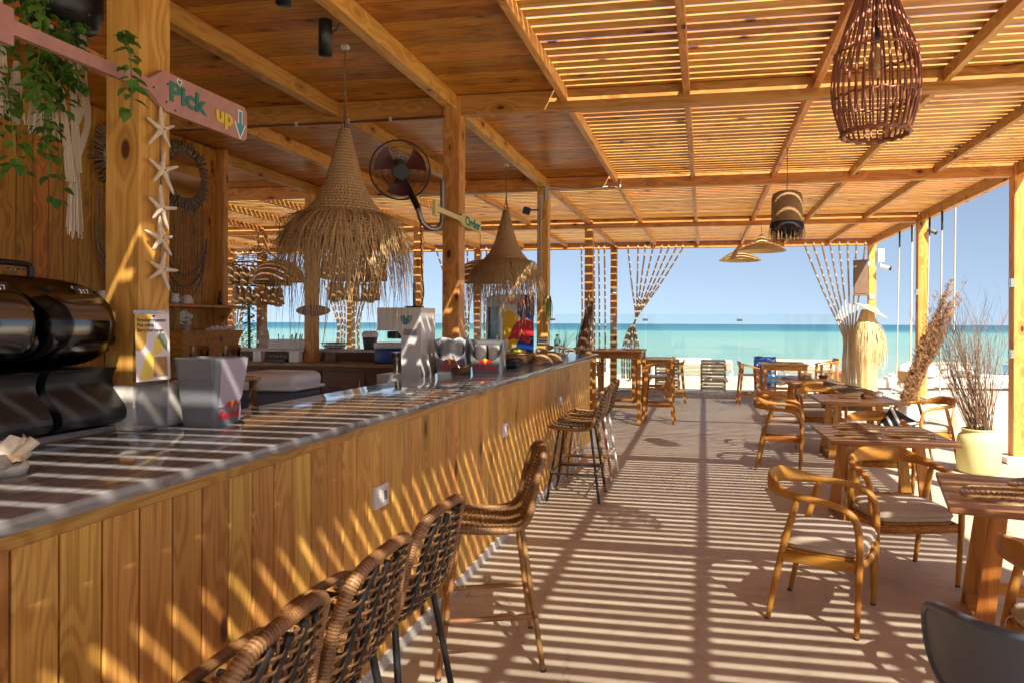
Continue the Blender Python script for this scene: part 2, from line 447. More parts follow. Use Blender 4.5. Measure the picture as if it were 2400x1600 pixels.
    def grid(s, fn, nu, nv, closeu=False):
        vs = [fn(i / nu, j / nv) for j in range(nv + 1) for i in range(nu + (0 if closeu else 1))]
        m = nu if closeu else nu + 1; fs = []
        for j in range(nv):
            for i in range(nu):
                i2 = (i + 1) % m
                fs.append((j * m + i, j * m + i2, (j + 1) * m + i2, (j + 1) * m + i))
        return s.add(vs, fs, True)
    def blade(s, p, d, w, nrm):                         # thin tapered leaf/straw strip along polyline p
        pts = [Vector(q) for q in p]; nrm = Vector(nrm); vs = []; n = len(pts)
        for i, q in enumerate(pts):
            t = (pts[min(i + 1, n - 1)] - pts[max(i - 1, 0)]).normalized(); sd = t.cross(nrm)
            sd = sd.normalized() if sd.length > 1e-6 else Vector((1, 0, 0))
            ww = w * (1 - i / (n - 1)) ** 0.6 + w * 0.08
            vs += [q - sd * ww, q + sd * ww]
        return s.add(vs, [(2 * i, 2 * i + 1, 2 * i + 3, 2 * i + 2) for i in range(n - 1)], True)
    def mesh(s, name, mats):
        me = bpy.data.meshes.new(name); me.from_pydata(s.v, [], s.f)
        for m in (mats if isinstance(mats, (list, tuple)) else [mats]): me.materials.append(MAT[m] if isinstance(m, str) else m)
        me.polygons.foreach_set('material_index', s.m); me.polygons.foreach_set('use_smooth', s.sm)
        me.update(); return me
    def obj(s, name, mats, parent=None, world=False):
        return link(name, s.mesh(name, mats), parent, world)

def link(name, me, parent=None, world=False, loc=None, rot=None):
    o = bpy.data.objects.new(name, me); COL.objects.link(o)
    if loc is not None: o.location = loc
    if rot is not None: o.rotation_euler = rot
    if parent is not None:
        o.parent = parent
        if world: o.matrix_parent_inverse = parent_mw(parent).inverted()
    return o
def parent_mw(p):
    m = Matrix.LocRotScale(p.location, p.rotation_euler, p.scale)
    return (parent_mw(p.parent) @ p.matrix_parent_inverse @ m) if p.parent else m
def tag(o, label, cat, group=None, kind=None):
    if label: o['label'] = label
    if cat: o['category'] = cat
    if group: o['group'] = group
    if kind: o['kind'] = kind
    return o
def thing(name, label, cat, loc=(0, 0, 0), rz=0.0, group=None):
    o = bpy.data.objects.new(name, None); COL.objects.link(o); o.empty_display_size = 0.1
    o.location = loc; o.rotation_euler = (0, 0, rz)
    return tag(o, label, cat, group)
def copy_tree(o, parent=None):
    c = o.copy(); COL.objects.link(c)
    if parent is not None: c.parent = parent
    for ch in list(o.children): copy_tree(ch, c)
    return c
def place(proto, used, label, loc, rz, group=None, scale=None):
    o = proto if not used else copy_tree(proto)
    o.location = loc; o.rotation_euler = (0, 0, rz)
    if scale: o.scale = scale
    o['label'] = label
    if group: o['group'] = group
    return o

_tc = {}
def timber(name, p0, p1, w, h, mat, parent, cham=0.004, roll=0.0):
    """a sawn timber from p0 to p1, grain along local X"""
    p0 = Vector(p0); p1 = Vector(p1); L = (p1 - p0).length
    key = (round(L, 3), w, h, mat, cham)
    if key not in _tc:
        mb = MB()
        if cham: mb.rbox((0, 0, 0), (L, w, h), cham, 1)
        else: mb.box((0, 0, 0), (L, w, h))
        _tc[key] = mb.mesh(name, mat)
    o = link(name, _tc[key], parent)
    d = (p1 - p0).normalized()
    if abs(d.z) > 0.999: rot = Matrix.Rotation(R(-90), 3, 'Y')
    else:
        yaw = math.atan2(d.y, d.x); rot = Matrix.Rotation(yaw, 3, 'Z') @ Matrix.Rotation(-math.asin(d.z), 3, 'Y')
    if roll: rot = rot @ Matrix.Rotation(roll, 3, 'X')
    o.rotation_euler = rot.to_euler(); o.location = (p0 + p1) / 2
    if parent is not None: o.matrix_parent_inverse = parent_mw(parent).inverted()
    return o
def arc(c, r, a0, a1, n, ax=0, bx=2):
    out = []
    for i in range(n + 1):
        a = a0 + (a1 - a0) * i / n; p = list(c); p[ax] += r * math.cos(a); p[bx] += r * math.sin(a); out.append(tuple(p))
    return out
def smoothpath(pts, k=6):
    pts = [Vector(p) for p in pts]; out = []
    for i in range(len(pts) - 1):
        p0 = pts[max(i - 1, 0)]; p1 = pts[i]; p2 = pts[i + 1]; p3 = pts[min(i + 2, len(pts) - 1)]
        for j in range(k):
            t = j / k
            out.append(0.5 * ((2 * p1) + (p2 - p0) * t + (2 * p0 - 5 * p1 + 4 * p2 - p3) * t * t + (3 * p1 - p0 - 3 * p2 + p3) * t ** 3))
    out.append(pts[-1]); return out
def text_mesh(txt, size, depth, mat, sx=1.0, offset=0.0, shear=0.0):
    cu = bpy.data.curves.new('lettering', 'FONT'); cu.body = txt; cu.size = size; cu.extrude = depth; cu.offset = offset; cu.shear = shear
    cu.align_x = 'CENTER'; cu.align_y = 'CENTER'; cu.resolution_u = 3
    ob = bpy.data.objects.new('lettering', cu); COL.objects.link(ob)
    bpy.context.view_layer.update()
    me = bpy.data.meshes.new_from_object(ob.evaluated_get(bpy.context.evaluated_depsgraph_get()))
    bpy.data.objects.remove(ob); bpy.data.curves.remove(cu)
    if sx != 1.0:
        for q in me.vertices: q.co.x *= sx
    me.materials.clear(); me.materials.append(MAT[mat]); return me
def on_plane(o, org, ux, uy):
    """place a flat mesh drawn in its local XY plane on the plane through org"""
    ux = Vector(ux).normalized(); uy = Vector(uy).normalized(); n = ux.cross(uy)
    m = Matrix((ux, uy, n)).transposed().to_4x4(); m.translation = Vector(org)
    if o.parent is not None: m = parent_mw(o.parent).inverted() @ m
    o.matrix_parent_inverse = Matrix.Identity(4)
    o.location = m.to_translation(); o.rotation_euler = m.to_euler()
    return o

# ================================================================== THE SETTING
CT = 1.247          # counter top height
mb = MB(); mb.box((-5.2, 5.0, -0.10), (19.0, 23.8, 0.20)); tag(mb.obj('floor', 'concrete'), None, None, kind='structure')
# the slab carries on a little beyond the pergola on the sunny side
mb = MB()
mb.grid(lambda u, v: Vector((-200 + 400 * u, -60 + 91 * v, -0.16 - 0.0 * v + 0.035 * mnoise.noise(Vector((u * 160, v * 60, 0))) - max(0.0, (v * 91 - 60 - 25) * 0.06))), 150, 60)
tag(mb.obj('beach', 'sand'), None, None, kind='structure')
mb = MB(); mb.add([(-12000, 26.5, -0.27), (12000, 26.5, -0.27), (12000, 16000, -0.27), (-12000, 16000, -0.27)], [(0, 1, 2, 3)])
tag(mb.obj('water', 'sea'), None, None, kind='structure')
mb = MB(); mb.box((-3.2, 16.15, 0.045), (13.9, 0.16, 0.09)); tag(mb.obj('kerb', 'marble_matt'), None, None, kind='structure')

# ------------------------------------------------------------------ pergola
pg = thing('pergola', 'timber pergola with open slat roof and boarded bar ceiling on square posts', 'pergola')
ROWS = [-4.7, -1.15, 2.365, 5.835, 9.325, 13.17, 16.9]
XP = -2.145
PW = 0.152
for y in ROWS[2:]:
    timber('post', (XP, y, 0 if y > 9.5 else 0), (XP, y, 3.60), PW, PW, 'pine', pg, 0.006)
for y in ROWS[1:]:
    timber('post', (3.735, y, 0.0), (3.735, y, 3.60), 0.158, 0.158, 'pine', pg, 0.006)
for x, ys in ((-5.575, (9.325, 13.17, 16.9)), (-9.0, (9.325, 13.17, 16.9)), (-12.45, (13.17, 16.9))):
    for y in ys: timber('post', (x, y, 0), (x, y, 3.60), PW, PW, 'pine', pg, 0.006)
timber('post', (-5.53, 7.2, 0), (-5.53, 7.2, 3.60), 0.15, 0.15, 'pine', pg, 0.006)
ZB, ZS = 3.44, 3.61
for y in ROWS:
    x0 = -13.4 if y > 9 else -10.2
    timber('beam', (x0, y, (ZB + ZS) / 2), (3.84, y, (ZB + ZS) / 2), 0.10, ZS - ZB - 0.004, 'pine', pg, 0.005)
timber('beam', (3.735, -4.9, (ZB + ZS) / 2 + 0.002), (3.735, 17.0, (ZB + ZS) / 2 + 0.002), 0.098, ZS - ZB - 0.006, 'pine', pg, 0.005)
for x in (-1.16, -0.148, 0.86, 1.815, 2.79):
    timber('rafter', (x, -4.9, 3.5595), (x, 16.85, 3.5595), 0.056, 0.099, 'pine', pg, 0.004)
for x in (-2.145, -3.26, -4.40, -5.53):
    timber('rafter', (x, -4.9, 3.545), (x, 9.3, 3.545), 0.095, 0.128, 'pine', pg, 0.004)
for x in (-2.145, -3.3, -4.4, -5.53, -6.7, -7.85, -9.0, -10.15, -11.3, -12.45, -13.3):
    timber('rafter', (x, 9.35, 3.5595), (x, 16.85, 3.5595), 0.056, 0.099, 'pine', pg, 0.004)
PITCH, SW, ST = 0.1312, 0.1005, 0.010
y = -4.85; i = 0
while y < 16.9:
    near_beam = any(abs(y - b) < 0.02 for b in ROWS)
    dz = rnd.uniform(-0.0015, 0.0015); dy = rnd.uniform(-0.004, 0.004); ry = rnd.uniform(-0.0008, 0.0008)
    timber('slat', (-1.235, y + dy - ry, ZS + ST / 2 + 0.002 + dz), (3.86, y + dy + ry, ZS + ST / 2 + 0.002 - dz), SW, ST, 'pine', pg, 0)
    if y > 9.42:
        dy = rnd.uniform(-0.004, 0.004)
        timber('slat', (-13.4, y + dy, ZS + ST / 2 + 0.002 + dz), (-1.245, y + dy, ZS + ST / 2 + 0.002 - dz), SW, ST, 'pine', pg, 0)
    y += PITCH; i += 1
y = -4.85
while y < 9.40:
    timber('ceiling_board', (-10.2, y, ZS + 0.011 + rnd.uniform(0, 0.002)), (-1.245, y, ZS + 0.011 + rnd.uniform(0, 0.002)), 0.137, 0.018, 'pine_ceiling', pg, 0.003)
    y += 0.14
mb = MB(); mb.box((-5.72, 2.25, 3.66), (8.96, 14.3, 0.02)); mb.obj('light_stop_sheet', 'black_plastic', pg)  # added unseen sheet, keeps sun from leaking between the ceiling boards
for (x, y0) in ((-2.145, 9.325),):
    pass
# white conduit run along the second and third beams
mb = MB(); mb.smooth = True
pts = [(-2.2, 9.262, 3.46)] + [(-2.145 + 0.0, 9.24, 3.46), (-2.0, 9.25, 3.47), (-1.75, 9.25, 3.445), (-1.5, 9.25, 3.44), (-1.25, 9.25, 3.46), (-1.18, 9.25, 3.46), (-1.14, 9.25, 3.43), (-1.10, 9.25, 3.45), (-1.09, 9.25, 3.54)]
mb.tube(smoothpath(pts[1:], 5), 0.013, 7); mb.obj('conduit', 'conduit', pg)
mb = MB(); mb.tube([(-5.4, 9.25, 3.425), (-4.0, 9.255, 3.42), (-2.24, 9.25, 3.425)], 0.013, 6); mb.obj('conduit', 'conduit', pg)
mb = MB(); mb.tube([(-2.2, 5.765, 3.425), (-3.2, 5.77, 3.42), (-4.2, 5.765, 3.423), (-5.4, 5.77, 3.42)], 0.011, 6); mb.obj('conduit', 'dark_wood', pg)
mb = MB(); mb.box((-2.08, 9.235, 3.40), (0.055, 0.02, 0.2)); mb.obj('junction_box', 'conduit', pg)
for x in (-2.7, -3.1, -3.6, -4.3):
    mb = MB(); mb.box((x, 5.76, 3.425), (0.02, 0.03, 0.035)); mb.obj('conduit_clip', 'conduit', pg)
# socket plates screwed to posts
for (x, y, z, wd, hg) in ((-2.13, 9.242, 1.41, 0.14, 0.075), (-2.13, 13.088, 1.19, 0.14, 0.055), (-2.12, 16.818, 1.16, 0.16, 0.07), (-2.12, 16.818, 2.43, 0.09, 0.13), (3.72, 16.813, 2.28, 0.10, 0.10)):
    mb = MB(); mb.rbox((x, y, z), (wd, 0.035, hg), 0.008, 1); o = mb.obj('socket_plate', 'white_plastic', pg)
    for dx in (-0.25, 0.0, 0.25):
        m2 = MB(); m2.rbox((x + dx * wd, y - 0.018, z), (wd * 0.16, 0.006, hg * 0.5), 0.001, 1); m2.obj('socket', 'grey_plastic', o)
# hinge clamps on the sunny posts
for (y, z) in ((9.325, 2.16), (9.325, 1.31), (13.17, 2.22)):
    mb = MB(); mb.rbox((3.64, y - 0.04, z), (0.045, 0.075, 0.105), 0.004, 1); mb.box((3.618, y - 0.055, z), (0.01, 0.03, 0.10)); mb.obj('metal_clamp', 'steel', pg)
mb = MB(); mb.rbox((3.735, 9.325, 0.04), (0.36, 0.36, 0.08), 0.01, 1); mb.obj('post_base', 'white_paint', pg)
mb = MB(); mb.rbox((3.735, 5.835, 0.04), (0.36, 0.36, 0.08), 0.01, 1); mb.obj('post_base', 'white_paint', pg)

# ------------------------------------------------------------------ bar counter
bc = thing('bar_counter', 'long bar counter with vertical pine planks and glossy grey marble top', 'bar counter', (-1.8, 4.4, 0))
FX = -1.50
Y0, Y1 = -1.1, 9.33
def wobj(mb, name, mat, parent): return mb.obj(name, mat, parent, True)
mb = MB(); mb.box((-1.82, (Y0 + Y1) / 2, 0.58), (0.58, Y1 - Y0 - 0.06, 1.14)); wobj(mb, 'carcass', 'dark_wood', bc)
yb = 1.666 - 0.1206 * 23; k = 0
while yb < Y1 - 0.02:
    ye = min(yb + 0.1206, Y1)
    o = timber('plank', (FX - 0.010, (yb + ye) / 2, 0.05), (FX - 0.010, (yb + ye) / 2, 1.175), ye - yb - 0.0065, 0.024, 'pine_front', bc, 0.005)
    yb = ye; k += 1
for j in range(5):
    o = timber('plank', (-1.58 - j * 0.118, Y1 - 0.012, 0.05), (-1.58 - j * 0.118, Y1 - 0.012, 1.155), 0.115, 0.02, 'pine_front', bc, 0.0025)
    o.rotation_euler = (Matrix.Rotation(R(90), 3, 'Z') @ Matrix.Rotation(R(-90), 3, 'Y')).to_euler()
timber('trim_rail', (FX + 0.014, Y0, 1.181), (FX + 0.014, Y1, 1.181), 0.028, 0.054, 'pine_front', bc, 0.004)
o = MB(); o.rbox((-1.7565, (Y0 + 9.40) / 2, CT - 0.0175), (0.727, 9.40 - Y0, 0.035), 0.004, 2); top = wobj(o, 'marble_top', 'marble', bc)
mb = MB(); yy = Y0; i = 0
while yy < Y1:
    mb.rbox((FX + 0.006, yy + 0.3, 0.035), (0.016, 0.596, 0.07), 0.002, 1); yy += 0.6
wobj(mb, 'baseboard', 'marble_matt', bc)
for (y, sw) in ((3.085, 1), (5.18, 0.8), (7.265, 0.8)):
    mb = MB(); mb.rbox((FX + 0.010, y, 0.84), (0.022, 0.135 * sw, 0.105), 0.006, 2); o = wobj(mb, 'power_outlet', 'white_plastic', bc)
    mb = MB(); mb.rbox((FX + 0.0225, y + 0.012, 0.84), (0.006, 0.075 * sw, 0.066), 0.003, 1); q = wobj(mb, 'socket', 'ceramic', o)
    mb = MB(); mb.rbox((FX + 0.026, y + 0.022, 0.84), (0.002, 0.032, 0.046), 0.0008, 1); wobj(mb, 'switch', 'grey_plastic', o)
# marble block clad round the near post
mb = MB(); mb.rbox((-2.125, 2.365, CT + 0.085), (0.205, 0.235, 0.17), 0.012, 2); wobj(mb, 'post_cladding', 'marble_matt', bc)

# ------------------------------------------------------------------ planked wall at the left
wl = thing('plank_wall', 'varnished wall of vertical pine boards behind the bar, at far left', 'wall', (-5.6, 3.0, 0))
yb = 4.77 - 0.142 * 9
while yb < 7.1:
    o = timber('board', (-5.46, yb + 0.071, 0.0), (-5.46, yb + 0.071, 3.60), 0.136, 0.024, 'pine_wall', wl, 0.006)
    yb += 0.142
mb = MB(); mb.box((-5.53, 1.1, 1.80), (0.10, 11.9, 3.60)); wobj(mb, 'backing', 'dark_wood', wl)
timber('wall_post', (-5.40, 7.16, 0), (-5.40, 7.16, 3.6), 0.08, 0.10, 'pine', wl, 0.004)

# ------------------------------------------------------------------ back counter
kc = thing('back_counter', 'dark wooden work counter with raised ledge at the back of the bar', 'counter', (-5.0, 9.4, 0))
mb = MB(); mb.box((-4.95, 9.30, 0.52), (4.7, 0.48, 1.04)); wobj(mb, 'carcass', 'dark_wood', kc)
for j in range(7):
    mb = MB(); mb.rbox((-6.9 + j * 0.66, 9.05, 0.55), (0.62, 0.02, 0.86), 0.004, 1); q = wobj(mb, 'door', 'dark_wood', kc)
    mb = MB(); mb.rbox((-6.65 + j * 0.66, 9.035, 0.8), (0.012, 0.02, 0.12), 0.002, 1); wobj(mb, 'handle', 'steel', q)
mb = MB(); mb.rbox((-4.95, 9.27, 1.065), (4.8, 0.60, 0.05), 0.006, 1); wobj(mb, 'worktop', 'teak_top', kc)
mb = MB(); mb.rbox((-4.95, 9.62, 1.15), (4.8, 0.06, 0.12), 0.006, 1); wobj(mb, 'upstand', 'dark_wood', kc)
mb = MB(); mb.rbox((-4.95, 9.70, 1.235), (4.9, 0.36, 0.04), 0.006, 1); wobj(mb, 'ledge', 'marble_matt', kc)
mb = MB(); mb.box((-4.95, 9.76, 0.6), (4.7, 0.10, 1.2)); wobj(mb, 'front_panel', 'pine', kc)

# ================================================================== FURNITURE
# ------------------------------------------------------------------ rattan bar stools (sitter faces local +X)
STP = [(0.225, 0.685), (0.12, 0.674), (0.0, 0.666), (-0.10, 0.667), (-0.163, 0.69), (-0.197, 0.75), (-0.217, 0.85), (-0.24, 0.94), (-0.268, 1.02)]
STW = [0.19, 0.205, 0.210, 0.210, 0.208, 0.204, 0.196, 0.185, 0.13]
def stool_surf(u, v):
    t = max(0.0, min(0.9999, v)) * (len(STP) - 1); i = int(t); f = t - i
    def cr(a, k=None):
        p = [a[max(0, min(len(a) - 1, j))] for j in (i - 1, i, i + 1, i + 2)]
        return 0.5 * (2 * p[1] + (p[2] - p[0]) * f + (2 * p[0] - 5 * p[1] + 4 * p[2] - p[3]) * f * f + (3 * p[1] - p[0] - 3 * p[2] + p[3]) * f ** 3)
    x = cr([q[0] for q in STP]); z = cr([q[1] for q in STP]); w = cr(STW)
    k = max(0.0, min(1.0, (v - 0.45) / 0.3)); sag = 1 - abs(u) ** 2.2
    return Vector((x - 0.028 * sag * k, u * w, z - 0.016 * sag * (1 - k)))
def stool_nrm(u, v):
    a = stool_surf(u, min(1, v + 0.02)) - stool_surf(u, max(0, v - 0.02)); b = stool_surf(min(1, u + 0.05), v) - stool_surf(max(-1, u - 0.05), v)
    n = b.cross(a); return n.normalized() if n.length > 1e-9 else Vector((0, 0, 1))
def make_stool(legmat, dense):
    root = thing('bar_stool', 'rattan bar stool', 'bar stool', group='rattan stools along the counter')
    half = [(0.232, 0.0, 0.686), (0.228, 0.13, 0.686), (0.205, 0.19, 0.684), (0.11, 0.212, 0.676), (0.0, 0.217, 0.669), (-0.10, 0.216, 0.670), (-0.165, 0.214, 0.694), (-0.198, 0.21, 0.755), (-0.217, 0.202, 0.85), (-0.240, 0.19, 0.94), (-0.262, 0.162, 1.0), (-0.274, 0.10, 1.026), (-0.279, 0.0, 1.032)]
    loop = half + [(x, -y, z) for (x, y, z) in half[-2:0:-1]]
    N = len(loop); P = [Vector(q) for q in loop]; fine = []
    for i in range(N):
        p0, p1, p2, p3 = P[i - 1], P[i], P[(i + 1) % N], P[(i + 2) % N]; L = (p2 - p1).length; m = max(2, int(L / 0.0029))
        for j in range(m):
            t = j / m; fine.append(0.5 * (2 * p1 + (p2 - p0) * t + (2 * p0 - 5 * p1 + 4 * p2 - p3) * t * t + (3 * p1 - p0 - 3 * p2 + p3) * t ** 3))
    rr = [(0.0188, 0.0192, 0.0162)[i % 3] for i in range(len(fine))]
    mb = MB(); mb.tube(fine, rr, 8, closed=True); r3 = random.Random(5)
    tone = [0 if (math.sin(i * 0.11) + r3.uniform(-0.6, 0.6)) > -0.45 else 2 for i in range(len(fine) // 3 + 1)]
    for i in range(len(fine)):
        for q in range(8): mb.m[i * 8 + q] = 1 if i % 3 == 2 else tone[i // 3]
    mb.obj('wrapped_rim', ['rattan', 'rattan_dark', 'rattan_light'], root)
    if not dense:
        for u in (-0.62, -0.21, 0.21, 0.62):
            mb = MB(); mb.tube([stool_surf(u, 0.03 + 0.94 * j / 22) for j in range(23)], 0.0112, 8); mb.obj('rib', 'black_metal', root)
    mb = MB()
    step = 0.0125 if dense else 0.021
    v = 0.05; row = 0
    while v < 0.965:
        for s in ((0,) if dense else (0.0,)):
            pts = []
            for j in range(17):
                u = -0.985 + 1.97 * j / 16
                vv = v + s + ((0.05 * abs(u) if dense else 0.0))
                vv = min(vv, 0.985); n = stool_nrm(u, vv)
                amp = 0.0135 if not dense else 0.006
                ph = math.cos(u * PI / 0.41 * (1 if not dense else 1.6) + (PI if row % 2 else 0))
                pts.append(stool_surf(u, vv) + n * amp * ph)
            mb.tube(pts, (0.0028, 0.0052) if False else [(0.0022, 0.0055 if dense else 0.0054)] * 17, 4, cap=False, flat=tuple(stool_nrm(0, v)))
        v += step; row += 1
    if not dense:                                          # lengthwise canes between the black ribs
        for u in (-0.42, 0.0, 0.42):
            for s in (-0.02, 0.02):
                mb.tube([stool_surf(u + s * math.sin(j * 1.1), 0.04 + 0.93 * j / 44) + stool_nrm(u, 0.04 + 0.93 * j / 44) * 0.006 * math.cos(j * 1.3 + s * 60) for j in range(45)], 0.0042, 4, cap=False)
    else:
        for u in (-0.75, -0.5, -0.25, 0.0, 0.25, 0.5, 0.75):
            mb.tube([stool_surf(u, 0.04 + 0.93 * j / 24) for j in range(25)], 0.004, 4, cap=False)
    o = mb.obj('woven_strands', 'rattan' if not dense else 'rattan', root); o['kind'] = 'stuff'
    r = 0.0125 if legmat == 'black_metal' else 0.0135
    feet = {}
    for sx in (1, -1):
        for sy in (1, -1):
            a = Vector((0.15 * sx - 0.01, 0.15 * sy, 0.665)); b = Vector((0.245 * sx - 0.01, 0.245 * sy, 0.0))
            feet[(sx, sy)] = (a, b)
            mb = MB(); mb.tube([a, b], [r * 0.95, r], 8); g = mb.obj('leg', legmat, root)
            mb = MB(); mb.tube([b + Vector((0, 0, 0.012)), b], [r * 1.12, r * 1.12], 8); mb.obj('foot_cap', 'rubber' if legmat != 'white_paint' else 'white_plastic', g)
    def onleg(k, t): a, b = feet[k]; return a.lerp(b, t)
    for k1, k2, t in (((1, 1), (1, -1), 0.60), ((-1, 1), (-1, -1), 0.60), ((1, 1), (-1, 1), 0.62), ((1, -1), (-1, -1), 0.62)):
        mb = MB(); mb.tube([onleg(k1, t), onleg(k2, t)], r * (0.72 if legmat != 'bamboo' else 0.95), 7); mb.obj('stretcher', legmat, root)
    for k in feet:
        mb = MB(); mb.lathe([(0, -0.016), (r * 1.35, -0.014), (r * 1.35, 0.014), (0, 0.016)], 8, onleg(k, 0.61)); mb.obj('joint', legmat if legmat != 'bamboo' else 'rattan_dark', root)
    return root
st_b = make_stool('black_metal', False)
ub = False
GS = 'rattan stools along the counter'
for (x, y, a, lab) in ((-1.13, 0.86, 180, 'rattan bar stool cut off by the bottom edge, nearest to the camera'),
                       (-1.13, 1.34, 183, 'black-legged rattan bar stool, second nearest to the camera'),
                       (-1.13, 1.81, 181, 'black-legged rattan bar stool, third nearest to the camera'),
                       (-1.14, 2.305, 178, 'black-legged rattan bar stool, last of the near row'),
                       (-1.20, 6.64, 181, 'black-legged rattan bar stool in front of the far trio')):
    place(st_b, ub, lab, (x, y, 0), R(a), GS); ub = True
st_c = make_stool('bamboo', True)
place(st_c, False, 'tightly woven rattan stool with brown cane legs, turned out alone midway', (-1.07, 3.40, 0), R(201), GS)
place(st_c, True, 'brown-legged rattan stool in the middle of the far trio', (-1.20, 7.12, 0), R(180), GS)
st_w = make_stool('white_paint', False)
place(st_w, False, 'rattan bar stool with white metal legs, farthest along the counter', (-1.20, 7.60, 0), R(179), GS)

# ------------------------------------------------------------------ teak armchairs (sitter faces local +X)
def make_armchair():
    root = thing('armchair', 'teak armchair', 'armchair', group='teak armchairs round the dining tables')
    half = [(0.248, 0.287, 0.46), (0.244, 0.290, 0.56), (0.222, 0.290, 0.632), (0.165, 0.287, 0.678), (0.06, 0.281, 0.697), (-0.06, 0.272, 0.706), (-0.15, 0.25, 0.718), (-0.225, 0.20, 0.734), (-0.272, 0.12, 0.748), (-0.288, 0.0, 0.752)]
    rad = [(0.0190, 0.0190), (0.0192, 0.0190), (0.0195, 0.019), (0.0185, 0.019), (0.0180, 0.0195), (0.0195, 0.021), (0.027, 0.018), (0.040, 0.015), (0.050, 0.0125), (0.052, 0.012)]
    pts = [Vector(p) for p in half] + [Vector((p[0], -p[1], p[2])) for p in half[-2::-1]]
    rad = rad + rad[-2::-1]
    N = len(pts); fp = []; fr = []
    for i in range(N - 1):
        p0 = pts[max(i - 1, 0)]; p1 = pts[i]; p2 = pts[i + 1]; p3 = pts[min(i + 2, N - 1)]
        for j in range(4):
            t = j / 4; fp.append(0.5 * (2 * p1 + (p2 - p0) * t + (2 * p0 - 5 * p1 + 4 * p2 - p3) * t * t + (3 * p1 - p0 - 3 * p2 + p3) * t ** 3))
            fr.append(tuple(rad[i][q] * (1 - t) + rad[i + 1][q] * t for q in (0, 1)))
    fp.append(pts[-1]); fr.append(rad[-1])
    # frame kept so the broad face of the back rail stands upright
    vs = []; n = 12
    for i, p in enumerate(fp):
        t = (fp[min(i + 1, len(fp) - 1)] - fp[max(i - 1, 0)]).normalized()
        out = Vector((p.x + 0.02, p.y, 0)).normalized()
        side = (out - t * out.dot(t)).normalized(); upv = side.cross(t)
        for k in range(n):
            a = 2 * PI * k / n; ca, sa = math.cos(a), math.sin(a)
            e = 0.8; ca = math.copysign(abs(ca) ** e, ca); sa = math.copysign(abs(sa) ** e, sa)
            vs.append(p + upv * fr[i][0] * ca + side * fr[i][1] * sa)
    fs = [(i * n + k, i * n + (k + 1) % n, (i + 1) * n + (k + 1) % n, (i + 1) * n + k) for i in range(len(fp) - 1) for k in range(n)]
    mb = MB(); mb.add(vs, fs, True); mb.obj('arm_rail', 'teak_bent', root)
    for s in (1, -1):
        mb = MB(); mb.tube([(0.232, 0.272 * s, 0.0), (0.240, 0.280 * s, 0.2), (0.247, 0.286 * s, 0.38), (0.248, 0.287 * s, 0.47)], [0.0145, 0.0175, 0.0195, 0.0192], 12); g = mb.obj('leg', 'teak_v', root)
        mb = MB(); mb.tube([(0.232, 0.272 * s, 0.012), (0.232, 0.272 * s, 0.001)], 0.0155, 10); mb.obj('foot_cap', 'rubber', g)
        mb = MB(); mb.tube([(-0.245, 0.245 * s, 0.0), (-0.195, 0.252 * s, 0.25), (-0.145, 0.259 * s, 0.46), (-0.088, 0.267 * s, 0.66), (-0.07, 0.269 * s, 0.70)], [0.0145, 0.0185, 0.0205, 0.0195, 0.017], 12); g = mb.obj('leg', 'teak_v', root)
        mb = MB(); mb.tube([(-0.245, 0.245 * s, 0.012), (-0.245, 0.245 * s, 0.001)], 0.0155, 10); mb.obj('foot_cap', 'rubber', g)
        mb = MB(); mb.rbox((0.045, 0.262 * s, 0.372), (0.40, 0.026, 0.055), 0.006, 2); mb.obj('side_rail', 'teak', root)
    mb = MB(); mb.tube(smoothpath([(0.238, 0.27, 0.372), (0.262, 0.12, 0.372), (0.268, 0, 0.372), (0.262, -0.12, 0.372), (0.238, -0.27, 0.372)], 4), [(0.028, 0.012)] * 17, 8, flat=(0, 0, 1)); mb.obj('front_rail', 'teak', root)
    mb = MB(); mb.rbox((-0.165, 0, 0.372), (0.026, 0.50, 0.055), 0.006, 2); mb.obj('back_seat_rail', 'teak', root)
    def plate(zb, zt, sx, sy, x0):
        def ring(z, k): return [Vector((x0 + sx * k * math.copysign(abs(math.cos(a)) ** 0.42, math.cos(a)), sy * k * math.copysign(abs(math.sin(a)) ** 0.42, math.sin(a)) * (1.0 + 0.06 * math.cos(a)), z)) for a in [2 * PI * i / 32 for i in range(32)]]
        return ring
    mb = MB(); rg = plate(0, 0, 0.225, 0.255, 0.035); vs = rg(0.388, 0.9) + rg(0.392, 1.0) + rg(0.410, 1.0) + rg(0.412, 0.96)
    fs = [(i * 32 + k, i * 32 + (k + 1) % 32, (i + 1) * 32 + (k + 1) % 32, (i + 1) * 32 + k) for i in range(3) for k in range(32)] + [tuple(range(96, 128)), tuple(reversed(range(32)))]
    mb.add(vs, fs, True); mb.obj('seat_panel', 'teak', root)
    rg = plate(0, 0, 0.232, 0.256, 0.035); levels = [(0.413, 0.92), (0.418, 0.975), (0.432, 1.0), (0.455, 1.0), (0.472, 0.975), (0.483, 0.92), (0.489, 0.75), (0.492, 0.45)]
    vs = []; 
    for z, k in levels: vs += rg(z, k)
    m = len(levels)
    fs = [(i * 32 + q, i * 32 + (q + 1) % 32, (i + 1) * 32 + (q + 1) % 32, (i + 1) * 32 + q) for i in range(m - 1) for q in range(32)] + [tuple(range((m - 1) * 32, m * 32)), tuple(reversed(range(32)))]
    mb = MB(); mb.add(vs, fs, True); c = mb.obj('seat_cushion', 'cushion', root)
    mb = MB(); mb.tube([p + Vector((0, 0, 0.001)) for p in rg(0.444, 1.012)], 0.004, 5, closed=True); mb.obj('piping', 'cushion', c)
